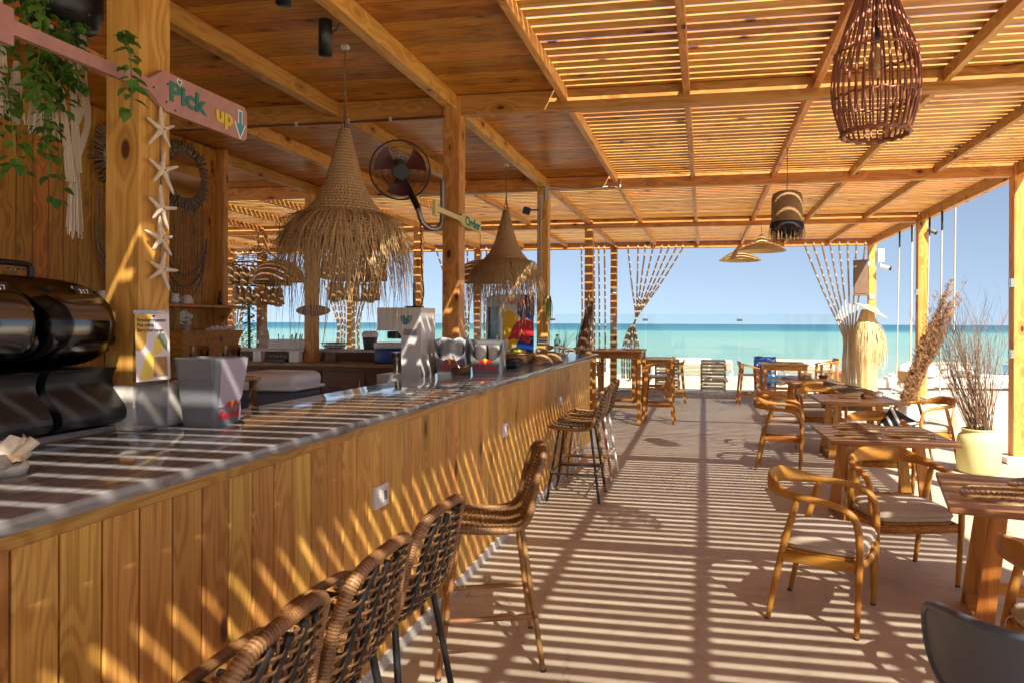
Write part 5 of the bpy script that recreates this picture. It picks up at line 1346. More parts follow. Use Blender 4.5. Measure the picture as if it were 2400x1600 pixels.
# white ladle leaning and glass jar
ld = MB(); ld.tube([(-2.14, 5.30, CT + 0.005), (-2.165, 5.31, CT + 0.10), (-2.18, 5.32, CT + 0.135), (-2.19, 5.32, CT + 0.165)], [(0.006, 0.008), (0.006, 0.009), (0.008, 0.024), (0.006, 0.010)], 10)
tag(ld.obj('scoop', 'white_plastic'), 'white plastic scoop leaning behind the counter beside the glass jar', 'scoop')
gj = thing('glass_jar', 'round glass jar with black base next to the left small bin', 'jar', (-2.13, 5.62, CT))
mb = MB(); mb.lathe([(0.05, 0.06), (0.065, 0.10), (0.068, 0.15), (0.05, 0.20), (0.03, 0.215)], 24); mb.obj('jar_glass', 'drink_glass', gj)
mb = MB(); mb.lathe([(0.0, 0.0), (0.05, 0.0), (0.052, 0.06), (0.0, 0.062)], 24); mb.obj('jar_base', 'black_plastic', gj)
# baskets with fruit
def basket(label, c, r, h, mat, seed, dome=False):
    t = thing('basket', label, 'basket', c, 0, 'woven baskets on the counter')
    mb = MB(); m = 14; prof = []
    for i in range(m + 1):
        q = i / m; prof.append((r * (0.6 + 0.4 * q ** 0.6) + (0.004 if i % 2 else 0), h * q))
    prof2 = [(a - 0.008, b) for a, b in reversed(prof)]
    mb.lathe([(0.0, 0.0)] + prof + prof2 + [(0.0, 0.006)], 36); mb.obj('weave', mat, t)
    mb = MB(); mb.tube([(math.cos(a) * r, math.sin(a) * r, h + (0.003 if i % 2 else -0.003)) for i, a in enumerate([2 * PI * q / 48 for q in range(48)])], 0.008, 6, closed=True); mb.obj('rim', mat, t)
    return t
fbk = basket('woven basket heaped with green limes before the fridge', (-1.86, 6.92, CT), 0.20, 0.10, 'rattan', 1)
rr = random.Random(3)
for k in range(16):
    a = rr.uniform(0, 2 * PI); r = rr.uniform(0.0, 0.125); z = 0.09 + 0.045 * (1 - r / 0.13)
    mb = MB(); mb.lathe([(0.0, -0.034), (0.02, -0.027), (0.031, 0.0), (0.022, 0.024), (0.006, 0.034), (0.0, 0.036)], 12); o = mb.obj('lime', 'fruit_green')
    o.location = (-1.86 + math.cos(a) * r, 6.92 + math.sin(a) * r, CT + z); o.rotation_euler = (rr.uniform(0, 3), rr.uniform(0, 3), 0); tag(o, 'green lime heaped in the woven basket before the fridge', 'lime', 'limes in the basket')
basket('dark wire basket at the counter edge beside the white cups', (-1.735, 6.18, CT), 0.115, 0.07, 'black_metal', 2)
for (x, y, lab) in ((-1.62, 6.95, 'upturned woven cover leaning by the lime basket'), (-1.60, 7.35, 'upturned woven basket right of the lime basket')):
    t = thing('basket', lab, 'basket', (x, y, CT), 0, 'woven baskets on the counter'); mb = MB(); prof = [(0.115 * math.cos(R(7 * i)) + (0.003 if i % 2 else 0), 0.11 * math.sin(R(7 * i))) for i in range(14)]
    mb.lathe(prof, 34); mb.obj('weave', 'braid', t)
    mb = MB(); mb.tube([(math.cos(a) * 0.117, math.sin(a) * 0.117, 0.008) for a in [2 * PI * q / 36 for q in range(36)]], 0.007, 6, closed=True); mb.obj('rim', 'rattan', t)
# driftwood and bits at the far end of the counter
dwp = [[(-2.10, 8.75, CT + 0.05), (-2.0, 8.9, CT + 0.085), (-1.86, 9.0, CT + 0.095), (-1.72, 9.02, CT + 0.065), (-1.60, 9.0, CT + 0.03)], [(-1.80, 9.15, CT + 0.03), (-1.66, 9.2, CT + 0.07), (-1.52, 9.25, CT + 0.05)]]
for k, pth in enumerate(dwp):
    mb = MB(); pts = smoothpath(pth, 5); mb.tube(pts, [0.026 + 0.012 * math.sin(i * 1.3 + k) * (0.8 if i % 3 else 1) - 0.012 * (i / len(pts)) for i in range(len(pts))], 9)
    tag(mb.obj('driftwood', 'driftwood'), ('long crooked driftwood branch at the far end of the counter', 'short driftwood piece at the counter corner behind the long one')[k], 'driftwood', 'driftwood on the counter')
wd = MB(); wd.lathe([(0.0, 0.0), (0.055, 0.0), (0.078, 0.045), (0.072, 0.045), (0.05, 0.006), (0.0, 0.006)], 4, (0, 0, 0), (1.2, 0.8)); o = wd.obj('dish', 'ceramic'); o.location = (-1.74, 8.62, CT); o.rotation_euler = (0, 0, R(38)); tag(o, 'small square white dish in front of the driftwood', 'dish')
wt = thing('water_bottle', 'clear water bottle with blue label behind the driftwood', 'bottle', (-1.93, 9.22, CT))
mb = MB(); mb.lathe([(0.0, 0.0), (0.04, 0.0), (0.042, 0.10), (0.042, 0.17), (0.016, 0.215), (0.016, 0.235)], 20); mb.obj('bottle_body', 'drink_glass', wt)
mb = MB(); mb.lathe([(0.043, 0.08), (0.043, 0.135)], 20); mb.obj('bottle_label', 'pale_blue', wt)
mb = MB(); mb.lathe([(0.018, 0.232), (0.018, 0.255), (0.0, 0.256)], 16); mb.obj('cap', 'blue_plastic', wt)
tw = MB(); rr = random.Random(14)
for k in range(16):
    p = Vector((-1.86, 9.28, CT)); d = Vector((rr.uniform(-0.35, 0.35), rr.uniform(-0.2, 0.2), 1)).normalized(); pts = [p]
    for j in range(6): d = (d + Vector((rr.uniform(-0.35, 0.35), rr.uniform(-0.2, 0.2), rr.uniform(-0.15, 0.1)))).normalized(); p = p + d * rr.uniform(0.04, 0.08); pts.append(p.copy())
    tw.tube(pts, [0.0035 * (1 - i / 8) for i in range(7)], 3, cap=False)
o = tw.obj('dry_twigs', 'twig'); tag(o, 'bare curly twigs behind the water bottle', 'twigs')
# menu in an acrylic stand in front of the near post
mn = thing('menu_stand', 'smoothie menu in a clear stand in front of the near post', 'menu', (-2.0, 2.29, CT))
u_ = Vector((0, 1, 0)); up_ = Vector((-0.03, 0, 1)).normalized(); org = Vector((-2.012, 2.29, CT + 0.308))
def sheet(poly, mat, z, name='print'):
    a = sum(poly[i][0] * poly[(i + 1) % len(poly)][1] - poly[(i + 1) % len(poly)][0] * poly[i][1] for i in range(len(poly)))
    if a < 0: poly = poly[::-1]
    mb = MB(); mb.prism(poly, 0.0004); o = mb.obj(name, mat, mn); on_plane(o, org + Vector((z, 0, 0)), u_, up_); return o
simple('paper', (0.72, 0.68, 0.72), 0.6, var=0.04); simple('ochre_print', (0.62, 0.38, 0.08), 0.6, var=0.1); simple('lemon_print', (0.80, 0.60, 0.10), 0.6, var=0.1); simple('brown_print', (0.42, 0.24, 0.10), 0.6, var=0.2, scale=60); simple('sage_print', (0.16, 0.19, 0.14), 0.6, var=0.4, scale=300); simple('ink', (0.02, 0.015, 0.015), 0.6)
W_, H_ = 0.082, 0.122
sheet([(-W_, -H_), (W_, -H_), (W_, H_), (-W_, H_)], 'paper', 0.001, 'paper')
sheet([(-W_, H_), (0.0, H_), (-0.012, 0.095), (-0.02, 0.07), (-0.03, 0.045), (-0.034, 0.02), (-0.05, -0.005), (-0.07, -0.012), (-W_, -0.006)], 'ochre_print', 0.0016)
sheet([(-0.07, -0.115), (-0.045, -0.05), (-0.03, -0.02), (0.0, -0.015), (0.01, 0.035), (0.03, 0.04), (0.05, 0.0), (0.035, -0.02), (0.0, -0.03), (-0.005, -0.115)], 'lemon_print', 0.0018)
sheet([(-0.002, -0.108), (0.068, -0.108), (0.066, -0.035), (0.0, -0.035)], 'brown_print', 0.0022)
sheet([(0.02, 0.035), (0.03, 0.052), (0.055, 0.05), (0.07, 0.02), (0.066, -0.015), (0.05, 0.0), (0.036, 0.02)], 'sage_print', 0.0022)
for i, (tx, sz, z) in enumerate((('Strawberry-passion', 0.0185, 0.100), ('Pina colada', 0.0185, 0.082), ('Berry kiwi mango', 0.0185, 0.063))):
    me = text_mesh(tx, sz, 0.0001, 'ink', 0.95, 0.0003); o = link('lettering', me, mn); xs = [q.co.x for q in me.vertices]; on_plane(o, org + Vector((0.0026, 0, 0)) + u_ * (-0.074 - min(xs)) + up_ * z, u_, up_)
mb = MB(); mb.box((-2.0175, 2.29, CT + 0.222), (0.003, 0.17, 0.444)); wobj(mb, 'acrylic_back', 'acrylic', mn)
mb = MB(); mb.box((-1.985, 2.285, CT + 0.002), (0.07, 0.17, 0.004)); wobj(mb, 'acrylic_foot', 'acrylic', mn)
mb = MB(); mb.tube([(-2.012, 2.29, CT + 0.423), (-2.006, 2.29, CT + 0.423)], 0.004, 8); wobj(mb, 'pin', 'black_metal', mn)
# white cool box behind the counter
cb = thing('cool_box', 'white-lidded grey cool box behind the counter', 'cool box', (-2.79, 4.28, 1.0))
mb = MB(); mb.rbox((0, 0, 0.105), (0.41, 0.34, 0.21), 0.03, 3); mb.obj('box_body', 'slate_plastic', cb)
mb = MB(); mb.rbox((0, 0, 0.27), (0.43, 0.36, 0.11), 0.05, 4); mb.obj('lid', 'white_plastic', cb)
mb = MB(); mb.rbox((0, 0, 0.222), (0.455, 0.38, 0.026), 0.012, 2); mb.obj('lid_rim', 'white_plastic', cb)
wk = thing('work_bench', 'low steel work bench hidden behind the counter', 'bench', (-2.7, 5.0, 0))
mb = MB(); mb.rbox((-2.75, 4.85, 0.965), (0.75, 2.2, 0.03), 0.004, 1); wobj(mb, 'bench_top', 'steel', wk)
for (x, y) in ((-3.05, 3.85), (-2.45, 3.85), (-3.05, 5.9), (-2.45, 5.9)):
    mb = MB(); mb.rbox((x, y, 0.475), (0.05, 0.05, 0.95), 0.004, 1); wobj(mb, 'leg', 'steel', wk)
# clear cup stacks behind the near bin
GP = 'clear plastic cup stacks'
for (x, y, lab) in ((-2.62, 3.30, 'left stack of clear plastic cups behind the grey bin'), (-2.52, 3.42, 'right stack of clear plastic cups behind the grey bin')):
    t = thing('cup_stack', lab, 'cups', (x, y, 1.36), group=GP)
    for j in range(5):
        mb = MB(); z = 0.016 * j; mb.lathe([(0.034, z), (0.048, z + 0.10), (0.051, z + 0.102)], 20); mb.obj('cup', 'drink_glass', t)
tk = thing('cup_rack', 'small dark rack behind the counter carrying clear cups', 'rack', (-2.58, 3.36, 0.0))
mb = MB(); mb.rbox((0, 0, 1.345), (0.36, 0.30, 0.02), 0.003, 1); mb.obj('rack_top', 'dark_wood', tk)
for sx in (1, -1):
    for sy in (1, -1): mb = MB(); mb.box((0.15 * sx, 0.12 * sy, 0.668), (0.03, 0.03, 1.336)); mb.obj('leg', 'dark_wood', tk)
# cup sealing machine, a C-shaped white press
ml = thing('sealing_machine', 'tall white cup-sealing machine behind the counter with flip-flop sticker', 'machine', (-2.4, 5.45, 0.98))
pr = [(-0.195, 0.25), (0.02, 0.25), (0.02, 0.595), (-0.19, 0.62), (-0.19, 0.785), (0.18, 0.785), (0.18, 0.0), (-0.195, 0.0)]
pr = [(0.18, 0.0), (0.18, 0.79), (-0.195, 0.79), (-0.195, 0.605), (-0.02, 0.605), (0.012, 0.565), (0.016, 0.26), (-0.195, 0.255), (-0.195, 0.0)]
mb = MB(); mb.prism(pr[::-1], 0.30, (0, 0.15, 0), (1, 0, 0), (0, 0, 1)); mb.obj('housing', 'white_plastic', ml)
for (fx, rz_, mt) in ((0.035, 0.35, 'teal_paint'), (0.075, -0.5, 'teal_paint')):
    mb = MB(); mb.prism([(math.cos(a) * 0.022 * (1 + 0.25 * math.sin(a)), math.sin(a) * 0.042) for a in [2 * PI * i / 18 for i in range(18)]], 0.0015); o = mb.obj('sticker', mt, ml); on_plane(o, (-2.4 + fx, 5.297, 0.98 + 0.69), (math.cos(rz_), 0, math.sin(rz_)), (-math.sin(rz_), 0, math.cos(rz_)))
mb = MB(); mb.rbox((0.09, -0.152, 0.595), (0.115, 0.008, 0.052), 0.003, 1); mb.obj('display', 'lilac_card', ml)
mb = MB(); mb.rbox((0.10, -0.157, 0.59), (0.085, 0.004, 0.03), 0.001, 1); mb.obj('display_window', 'grey_metal', ml)
mb = MB(); mb.tube([(0.09 + math.cos(a) * 0.021, -0.152, 0.485 + math.sin(a) * 0.021) for a in [2 * PI * i / 24 for i in range(24)]], 0.002, 4, closed=True); mb.obj('round_badge', 'cream_paint', ml)
for r_ in range(6):
    for c_ in range(2):
        mb = MB(); mb.tube([(0.1795, 0.07 + c_ * 0.035, 0.70 - r_ * 0.011), (0.1812, 0.07 + c_ * 0.035, 0.70 - r_ * 0.011)], 0.0042, 6); mb.obj('vent_hole', 'black_metal', ml)
mb = MB(); mb.tube([(-0.09, 0, 0.26), (-0.09, 0, 0.36), (-0.09, 0, 0.361), (-0.09, 0, 0.43)], [0.03, 0.028, 0.045, 0.045], 18); mb.obj('press_cup', 'steel', ml)
mb = MB(); mb.rbox((-0.06, 0, 0.57), (0.16, 0.18, 0.06), 0.01, 1); mb.obj('press_head', 'black_metal', ml)
mb = MB(); mb.rbox((0.05, 0.02, 0.798), (0.13, 0.10, 0.016), 0.005, 1); mb.tube([(0.05, 0.02, 0.80), (0.05, 0.02, 1.0)], 0.012, 8); mb.obj('arm_post', 'black_metal', ml)
# branded drinks fridge, turned so that door and side both show
fr = thing('drinks_fridge', 'tall branded drinks fridge with glass door and bull picture on its side', 'fridge', (-2.145, 8.05, 0), R(0))
corner = Vector((-2.334, 8.0, 0)); side_d = Vector((0.995, 0.10, 0)).normalized(); door_d = Vector((-0.62, 0.80, 0)).normalized()
SWd, DWd, FH = 0.372, 0.47, 1.985
A = corner; B = corner + side_d * SWd; C_ = B + door_d * DWd; D_ = corner + door_d * DWd
mb = MB(); vs = [A, B, C_, D_]; vs = vs + [p + Vector((0, 0, FH)) for p in vs]
mb.add(vs, [(0, 1, 5, 4), (1, 2, 6, 5), (2, 3, 7, 6), (4, 5, 6, 7), (3, 2, 1, 0), (0, 4, 7, 3)]); wobj(mb, 'cabinet', 'grey_metal', fr)
nrm = Vector((side_d.y, -side_d.x, 0))
def decal(poly, mat, lift, name='picture'):
    a = sum(poly[i][0] * poly[(i + 1) % len(poly)][1] - poly[(i + 1) % len(poly)][0] * poly[i][1] for i in range(len(poly)))
    if a < 0: poly = poly[::-1]
    mb = MB(); mb.prism(poly, 0.0005); o = mb.obj(name, mat, fr); on_plane(o, corner + nrm * lift, side_d, (0, 0, 1)); return o
decal([(0.004, 0.3), (SWd - 0.004, 0.3), (SWd - 0.004, FH - 0.01), (0.004, FH - 0.01)], 'white_plastic', 0.001)
zz = lambda q: FH - 0.01 - (q - 320) / 8.71 * 0.00485
xx = lambda q: max(0.004, min(SWd - 0.004, (q - 420) / 8.71 * 0.00512))
decal([(xx(745), zz(320)), (xx(1055), zz(320)), (xx(1055), 0.3), (xx(500), 0.3), (xx(700), zz(1390)), (xx(790), zz(800)), (xx(710), zz(690))], 'navy_paint', 0.0018)
cpts = []
for i in range(33):
    a = -PI / 2 + PI * i / 32; cpts.append((xx(480 + 330 * math.cos(a)), zz(1035 - 405 * math.sin(a))))
decal([(0.004, cpts[0][1])] + cpts + [(0.004, cpts[-1][1])], 'yellow_paint', 0.0026)
bull = [(520, 1235), (580, 1165), (605, 1060), (640, 960), (700, 890), (770, 840), (830, 785), (880, 795), (950, 840), (1055, 885), (1055, 1165), (940, 1180), (1000, 1215), (960, 1290), (930, 1305), (850, 1275), (805, 1250), (830, 1160), (820, 1130), (745, 1120), (780, 1225), (735, 1255), (640, 1225), (555, 1262)]
cx_, cy_ = 800, 1040
decal([(xx(cx_ + (a - cx_) * 1.04), zz(cy_ + (b - cy_) * 1.035)) for a, b in bull], 'yellow_paint', 0.0032)
decal([(xx(a), zz(b)) for a, b in bull], 'red_paint', 0.0040)
decal([(xx(835), zz(880)), (xx(825), zz(890)), (xx(775), zz(945)), (xx(785), zz(950))], 'yellow_paint', 0.0046)
decal([(xx(800), zz(1030)), (xx(812), zz(1030)), (xx(835), zz(1120)), (xx(870), zz(1150)), (xx(880), zz(1180)), (xx(850), zz(1150)), (xx(818), zz(1125))], 'yellow_paint', 0.0046)
decal([(xx(632), zz(1115)), (xx(680), zz(1055)), (xx(700), zz(1085)), (xx(680), zz(1075)), (xx(645), zz(1115))], 'yellow_paint', 0.0046)
o = link('lettering', text_mesh('Red Bull', 0.088, 0.0004, 'red_paint', 1.0, 0.0016), fr); on_plane(o, corner + nrm * 0.0046 + side_d * 0.188 + Vector((0, 0, zz(465))), side_d, (0, 0, 1))
dn = Vector((-door_d.y, door_d.x, 0))
for (a, b, z0, z1) in ((0.0, 0.06, 0.1, FH - 0.02), (DWd - 0.06, DWd, 0.1, FH - 0.02), (0.06, DWd - 0.06, FH - 0.14, FH - 0.02), (0.06, DWd - 0.06, 0.1, 0.2)):
    mb = MB(); p0 = corner + door_d * a; p1 = corner + door_d * b; q = [p0 + Vector((0, 0, z0)), p1 + Vector((0, 0, z0)), p1 + Vector((0, 0, z1)), p0 + Vector((0, 0, z1))]; q2 = [p + dn * 0.03 for p in q]
    mb.add(q + q2, [(3, 2, 1, 0), (4, 5, 6, 7), (0, 1, 5, 4), (1, 2, 6, 5), (2, 3, 7, 6), (3, 0, 4, 7)]); wobj(mb, 'door_frame', 'grey_metal', fr)
mb = MB(); p0 = corner + door_d * 0.06 + dn * 0.015; p1 = corner + door_d * (DWd - 0.06) + dn * 0.015; mb.add([p0 + Vector((0, 0, 0.2)), p1 + Vector((0, 0, 0.2)), p1 + Vector((0, 0, FH - 0.14)), p0 + Vector((0, 0, FH - 0.14))], [(0, 1, 2, 3)]); wobj(mb, 'door_glass', 'dark_glassy', fr)
mb = MB(); p0 = corner + door_d * 0.05 + dn * 0.045; mb.tube([p0 + Vector((0, 0, 0.9)), p0 + Vector((0, 0, 1.5))], 0.012, 8); wobj(mb, 'handle', 'steel', fr)
# things on the back counter and its ledge
L_, K_ = 1.256, 1.091
ck = thing('cutlery_crate', 'white slatted crate of black cutlery on the back ledge', 'crate', (-6.16, 9.66, L_))
for s in (1, -1):
    for j in range(4): mb = MB(); mb.box((0, 0.11 * s, 0.02 + j * 0.035), (0.50, 0.012, 0.028)); mb.obj('slat', 'white_paint', ck)
    mb = MB(); mb.box((0.25 * s, 0, 0.065), (0.012, 0.22, 0.13)); mb.obj('end_panel', 'white_paint', ck)
rr = random.Random(2)
for k in range(14):
    mb = MB(); x = rr.choice([-0.12, 0.06, 0.12, 0.18]) + rr.uniform(-0.03, 0.03); e = rr.uniform(-0.04, 0.04); mb.tube([(x, 0, 0.02), (x + e, rr.uniform(-0.03, 0.03), rr.uniform(0.17, 0.23))], [(0.006, 0.003), (0.013, 0.003)], 5); mb.obj('fork', 'black_plastic', ck)
GB = 'small white boxes on the back counter'
for (x, w, h, lab) in ((-6.28, 0.13, 0.15, 'pair of small white boxes on the back worktop, left'), (-5.70, 0.16, 0.155, 'pair of small white boxes on the back worktop beside the post')):
    t = thing('white_box', lab, 'box', (x, 9.12, K_), group=GB)
    for s in (1, -1): mb = MB(); mb.rbox((0.25 * w * s, 0, h / 2), (w * 0.48, 0.09, h), 0.003, 1); mb.obj('carton', 'white_paint', t)
tr_ = thing('bottle_rack', 'low black wire rack of small jars on the back worktop', 'rack', (-5.98, 9.14, K_))
mb = MB(); mb.rbox((0, 0, 0.02), (0.30, 0.16, 0.04), 0.004, 1); mb.obj('tray', 'black_metal', tr_)
for j in range(5):
    mb = MB(); mb.lathe([(0.0, 0.03), (0.022, 0.03), (0.022, 0.08), (0.012, 0.09), (0.0, 0.09)], 12, (-0.11 + j * 0.055, 0, 0)); mb.obj('jar', 'grey_plastic', tr_)
wb_ = thing('wire_basket', 'round black wire basket with folded napkins on the back ledge', 'basket', (-5.42, 9.68, L_))
for (r, z) in ((0.20, 0.09), (0.17, 0.045), (0.14, 0.01)):
    mb = MB(); mb.tube([(math.cos(a) * r, math.sin(a) * r * 0.7, z) for a in [2 * PI * q / 32 for q in range(32)]], 0.005, 5, closed=True); mb.obj('wire_hoop', 'black_metal', wb_)
for k in range(12):
    a = 2 * PI * k / 12; mb = MB(); mb.tube([(math.cos(a) * 0.14, math.sin(a) * 0.10, 0.01), (math.cos(a) * 0.2, math.sin(a) * 0.14, 0.09)], 0.004, 4); mb.obj('wire', 'black_metal', wb_)
mb = MB(); mb.rbox((0, 0, 0.05), (0.24, 0.14, 0.06), 0.02, 2); mb.obj('napkins', 'white_paint', wb_)
bk = thing('bucket', 'grey bucket with crumpled paper on the back ledge', 'bucket', (-4.84, 9.66, L_))
mb = MB(); mb.lathe([(0.0, 0.0), (0.085, 0.0), (0.115, 0.23), (0.122, 0.235), (0.108, 0.235), (0.0, 0.05)], 24); mb.obj('bucket_body', 'slate_plastic', bk)
mb = MB(); mb.lathe([(0.12, 0.18), (0.122, 0.23), (0.09, 0.27), (0.04, 0.25), (0.0, 0.26)], 11); mb.obj('crumpled_paper', 'white_paint', bk)
bx_ = thing('blue_cool_box', 'blue cool box with pale lid at the end of the back worktop', 'cool box', (-4.27, 9.17, K_))
mb = MB(); mb.rbox((0, 0, 0.10), (0.40, 0.26, 0.20), 0.02, 2); mb.obj('box_body', 'blue_plastic', bx_)
mb = MB(); mb.rbox((0, 0, 0.245), (0.42, 0.28, 0.085), 0.025, 2); mb.obj('lid', 'white_plastic', bx_)
pcl = MB(); pcl.rbox((-5.16, 9.16, K_ + 0.07), (0.16, 0.12, 0.14), 0.004, 1); tag(pcl.obj('dark_crate', 'dark_wood'), 'dark little crate on the worktop under the wire basket', 'crate')
# surfboard plaque on the back post
sb = MB(); pts = [(math.copysign(abs(math.cos(a)) ** 1.35, math.cos(a)) * 0.265, math.sin(a) * 0.085) for a in [2 * PI * i / 40 for i in range(40)]]
sb.prism(pts, 0.02); o = sb.obj('surfboard_plaque', 'rattan_dark'); on_plane(o, (-5.49, 9.225, 1.815), (1, 0, 0), (0, 0, 1)); tag(o, 'small brown surfboard-shaped plaque on the back bar post', 'plaque')
# speaker box behind beam post 3: little black projector camera
pc = MB(); pc.rbox((-2.33, 9.10, 3.14), (0.10, 0.12, 0.09), 0.01, 1, rotm(0, R(14), R(20))); pc.box((-2.24, 9.16, 3.16), (0.12, 0.02, 0.02)); tag(pc.obj('security_camera', 'black_plastic'), 'small black camera fixed beside the third bar post', 'camera')
# ropes wound down the third post
rp = thing('post_ropes', 'bundle of grey ropes hanging down the third bar post', 'ropes', (-2.2, 9.2, 2.2))
for k in range(3):
    mb = MB(); mb.tube(smoothpath([(-2.19 + k * 0.022, 9.235, 3.38), (-2.20 + k * 0.02 + 0.01 * math.sin(k * 2), 9.23, 2.9), (-2.19 + k * 0.018, 9.235, 2.4), (-2.20 + k * 0.02, 9.23, 2.05)], 6), 0.011, 6); wobj(mb, 'rope', 'rope', rp)
hv = thing('hanging_fern', 'yellow-green hanging plant tied to the third bar post', 'plant', (-2.06, 9.25, 1.9))
def fern(loc, n, L, seed, par, mats):
    r2 = random.Random(seed); mb = MB()
    for k in range(n):
        a = r2.uniform(0, 2 * PI); r = r2.uniform(0, 0.05); p = Vector(loc) + Vector((math.cos(a) * r, math.sin(a) * r, 0)); l = L * r2.uniform(0.5, 1)
        mb.blade([p, p + Vector((math.cos(a) * 0.03, math.sin(a) * 0.03, -l * 0.4)), p + Vector((math.cos(a) * 0.035, math.sin(a) * 0.035, -l))], None, 0.008, (math.cos(a), math.sin(a), 0))
    o = mb.obj('fronds', mats, par); o['kind'] = 'stuff'
fern((-0.02, 0.03, 0.12), 60, 0.42, 1, hv, 'fruit_green'); fern((-0.22, -0.10, 0.16), 60, 0.36, 2, hv, 'fruit_green')

# ================================================================== ROPE CURTAINS, PLANTS, BEACH
def rope_curtain(label, ropes, loc, r=0.021):
    t = thing('rope_curtain', label, 'rope curtain', loc, group='rope curtains on the far beam')
    for pth in ropes:
        pts = smoothpath(pth, 5)
        mb = MB(); mb.tube(pts, r, 7); wobj(mb, 'rope', 'rope', t)
        k = Vector(pth[0]); mb = MB(); mb.tube([k + Vector((0, -0.01, 0.11)), k + Vector((0, -0.012, 0.02))], 0.026, 8); wobj(mb, 'rope_knot', 'rope', t)
    return t
YC = 16.80
def gather(x_tops, xg, zg, xb0, xb1, zb, yo=0.0):
    out = []; n = len(x_tops)
    for i, x in enumerate(x_tops):
        f = i / max(1, n - 1); g = xg + (f - 0.5) * 0.16; b = xb0 + (xb1 - xb0) * f; y = YC - 0.02 * (i % 2) + yo
        out.append([(x, YC - 0.055, 3.42), (x * 0.55 + g * 0.45, y, 3.42 + (zg - 3.42) * 0.5), (x * 0.12 + g * 0.88, y, zg + 0.12), (g * 0.4 + b * 0.6, y + 0.02 * (i % 3), zg - 0.18), (b, y + 0.02 * (i % 3), (zg + zb) / 2), (b + 0.01 * (i % 3 - 1), y, zb)])
    return out
rope_curtain('rope curtain swept toward the second-last left post, right of the counter end', gather([-0.50, -0.66, -0.83, -0.99, -1.20, -1.38, -1.55, -1.79], -1.66, 1.66, -1.52, -1.92, 0.35), (-1.5, 16.8, 0))
rope_curtain('straight ropes between the two posts right of the counter end', [[(x, YC - 0.05, 3.42), (x + 0.02, YC - 0.03, 2.2), (x + 0.03, YC - 0.03, 0.5)] for x in (-2.92, -2.62, -2.50, -2.36)], (-2.6, 16.8, 0))
rope_curtain('sunlit rope curtain gathered into the straw skirt at right', gather([2.26, 2.45, 2.63, 2.81, 3.0, 3.18, 3.37, 3.56], 3.24, 1.42, 3.10, 3.36, 0.1), (3.0, 16.8, 0))
rope_curtain('rope curtain at the far left edge of the lounge', gather([-13.05, -12.93, -12.81, -12.69, -12.57], -12.62, 1.3, -12.85, -12.66, 0.3) + gather([-12.2, -12.0, -11.85, -11.7], -12.2, 1.55, -12.25, -12.0, 0.3), (-12.5, 16.8, 0))
rope_curtain('rope curtain seen through the fringe of the near straw lamp', gather([-9.95, -9.75, -9.55, -9.38, -9.2], -9.18, 1.6, -9.35, -9.15, 0.3) + gather([-8.8, -8.6, -8.4, -8.2], -8.85, 1.6, -8.9, -8.7, 0.3), (-9.1, 16.8, 0))
rope_curtain('rope curtain between the fan post and the fridge', gather([-6.6, -6.4, -6.2, -6.0, -5.8], -5.85, 1.6, -6.0, -5.8, 0.3) + gather([-5.3, -5.1, -4.9, -4.7], -5.3, 1.6, -5.35, -5.15, 0.3), (-5.7, 16.8, 0))

# straw skirt figure with hat round the right curtain
ss = thing('straw_skirt', 'tall straw bundle with fringed skirt and hat by the right curtain', 'straw bundle', (3.52, 16.35, 0))
mb = MB(); m = 40; prof = [(0.185, 0.0), (0.195, 0.3), (0.22, 0.7), (0.25, 1.1), (0.27, 1.35), (0.24, 1.6), (0.17, 1.80), (0.12, 1.98)]
path = smoothpath([(r, 0, z) for r, z in prof], 4); vs = []
for p in path:
    for k in range(72): a = 2 * PI * k / 72; w = 1 + 0.035 * math.sin(k * 2.4) * (1 if k % 2 else -1); vs.append((math.cos(a) * p[0] * w, math.sin(a) * p[0] * w, p[2]))
fs = [(i * 72 + k, i * 72 + (k + 1) % 72, (i + 1) * 72 + (k + 1) % 72, (i + 1) * 72 + k) for i in range(len(path) - 1) for k in range(72)]
mb.add(vs, fs, False); mb.obj('straw_core', 'raffia', ss)
mb = MB(); rr = random.Random(6)
for k in range(900):
    a = rr.uniform(0, 2 * PI); d = Vector((math.cos(a), math.sin(a), 0)); right = max(0, math.cos(a)) ; z0 = rr.uniform(1.35, 1.72); r0 = 0.27 if z0 < 1.55 else 0.22
    L = rr.uniform(0.35, 0.85); out = 0.03 + 0.16 * right * rr.random()
    mb.blade([d * r0 + Vector((0, 0, z0)), d * (r0 + 0.035 + out * 0.6) + Vector((0, 0, z0 - L * 0.3)), d * (r0 + out + rr.uniform(-.01, .02)) + Vector((rr.uniform(-.02, .02), 0, z0 - L * 0.65)), d * (r0 + out * 1.05 - 0.02) + Vector((rr.uniform(-.03, .03), 0, z0 - L))], None, rr.uniform(0.004, 0.008), d)
o = mb.obj('fringe', 'straw_pale', ss); o['kind'] = 'stuff'
rot = rotm(R(8), R(26), 0); mb = MB(); tmp = MB(); tmp.lathe([(0.0, 0.07), (0.12, 0.06), (0.16, 0.02), (0.36, -0.02), (0.37, -0.03), (0.36, -0.04), (0.15, 0.0), (0.0, 0.04)], 40)
mb.add([rot @ Vector(p) + Vector((0.09, 0, 1.99)) for p in tmp.v], tmp.f, True); mb.obj('hat', 'raffia', ss)
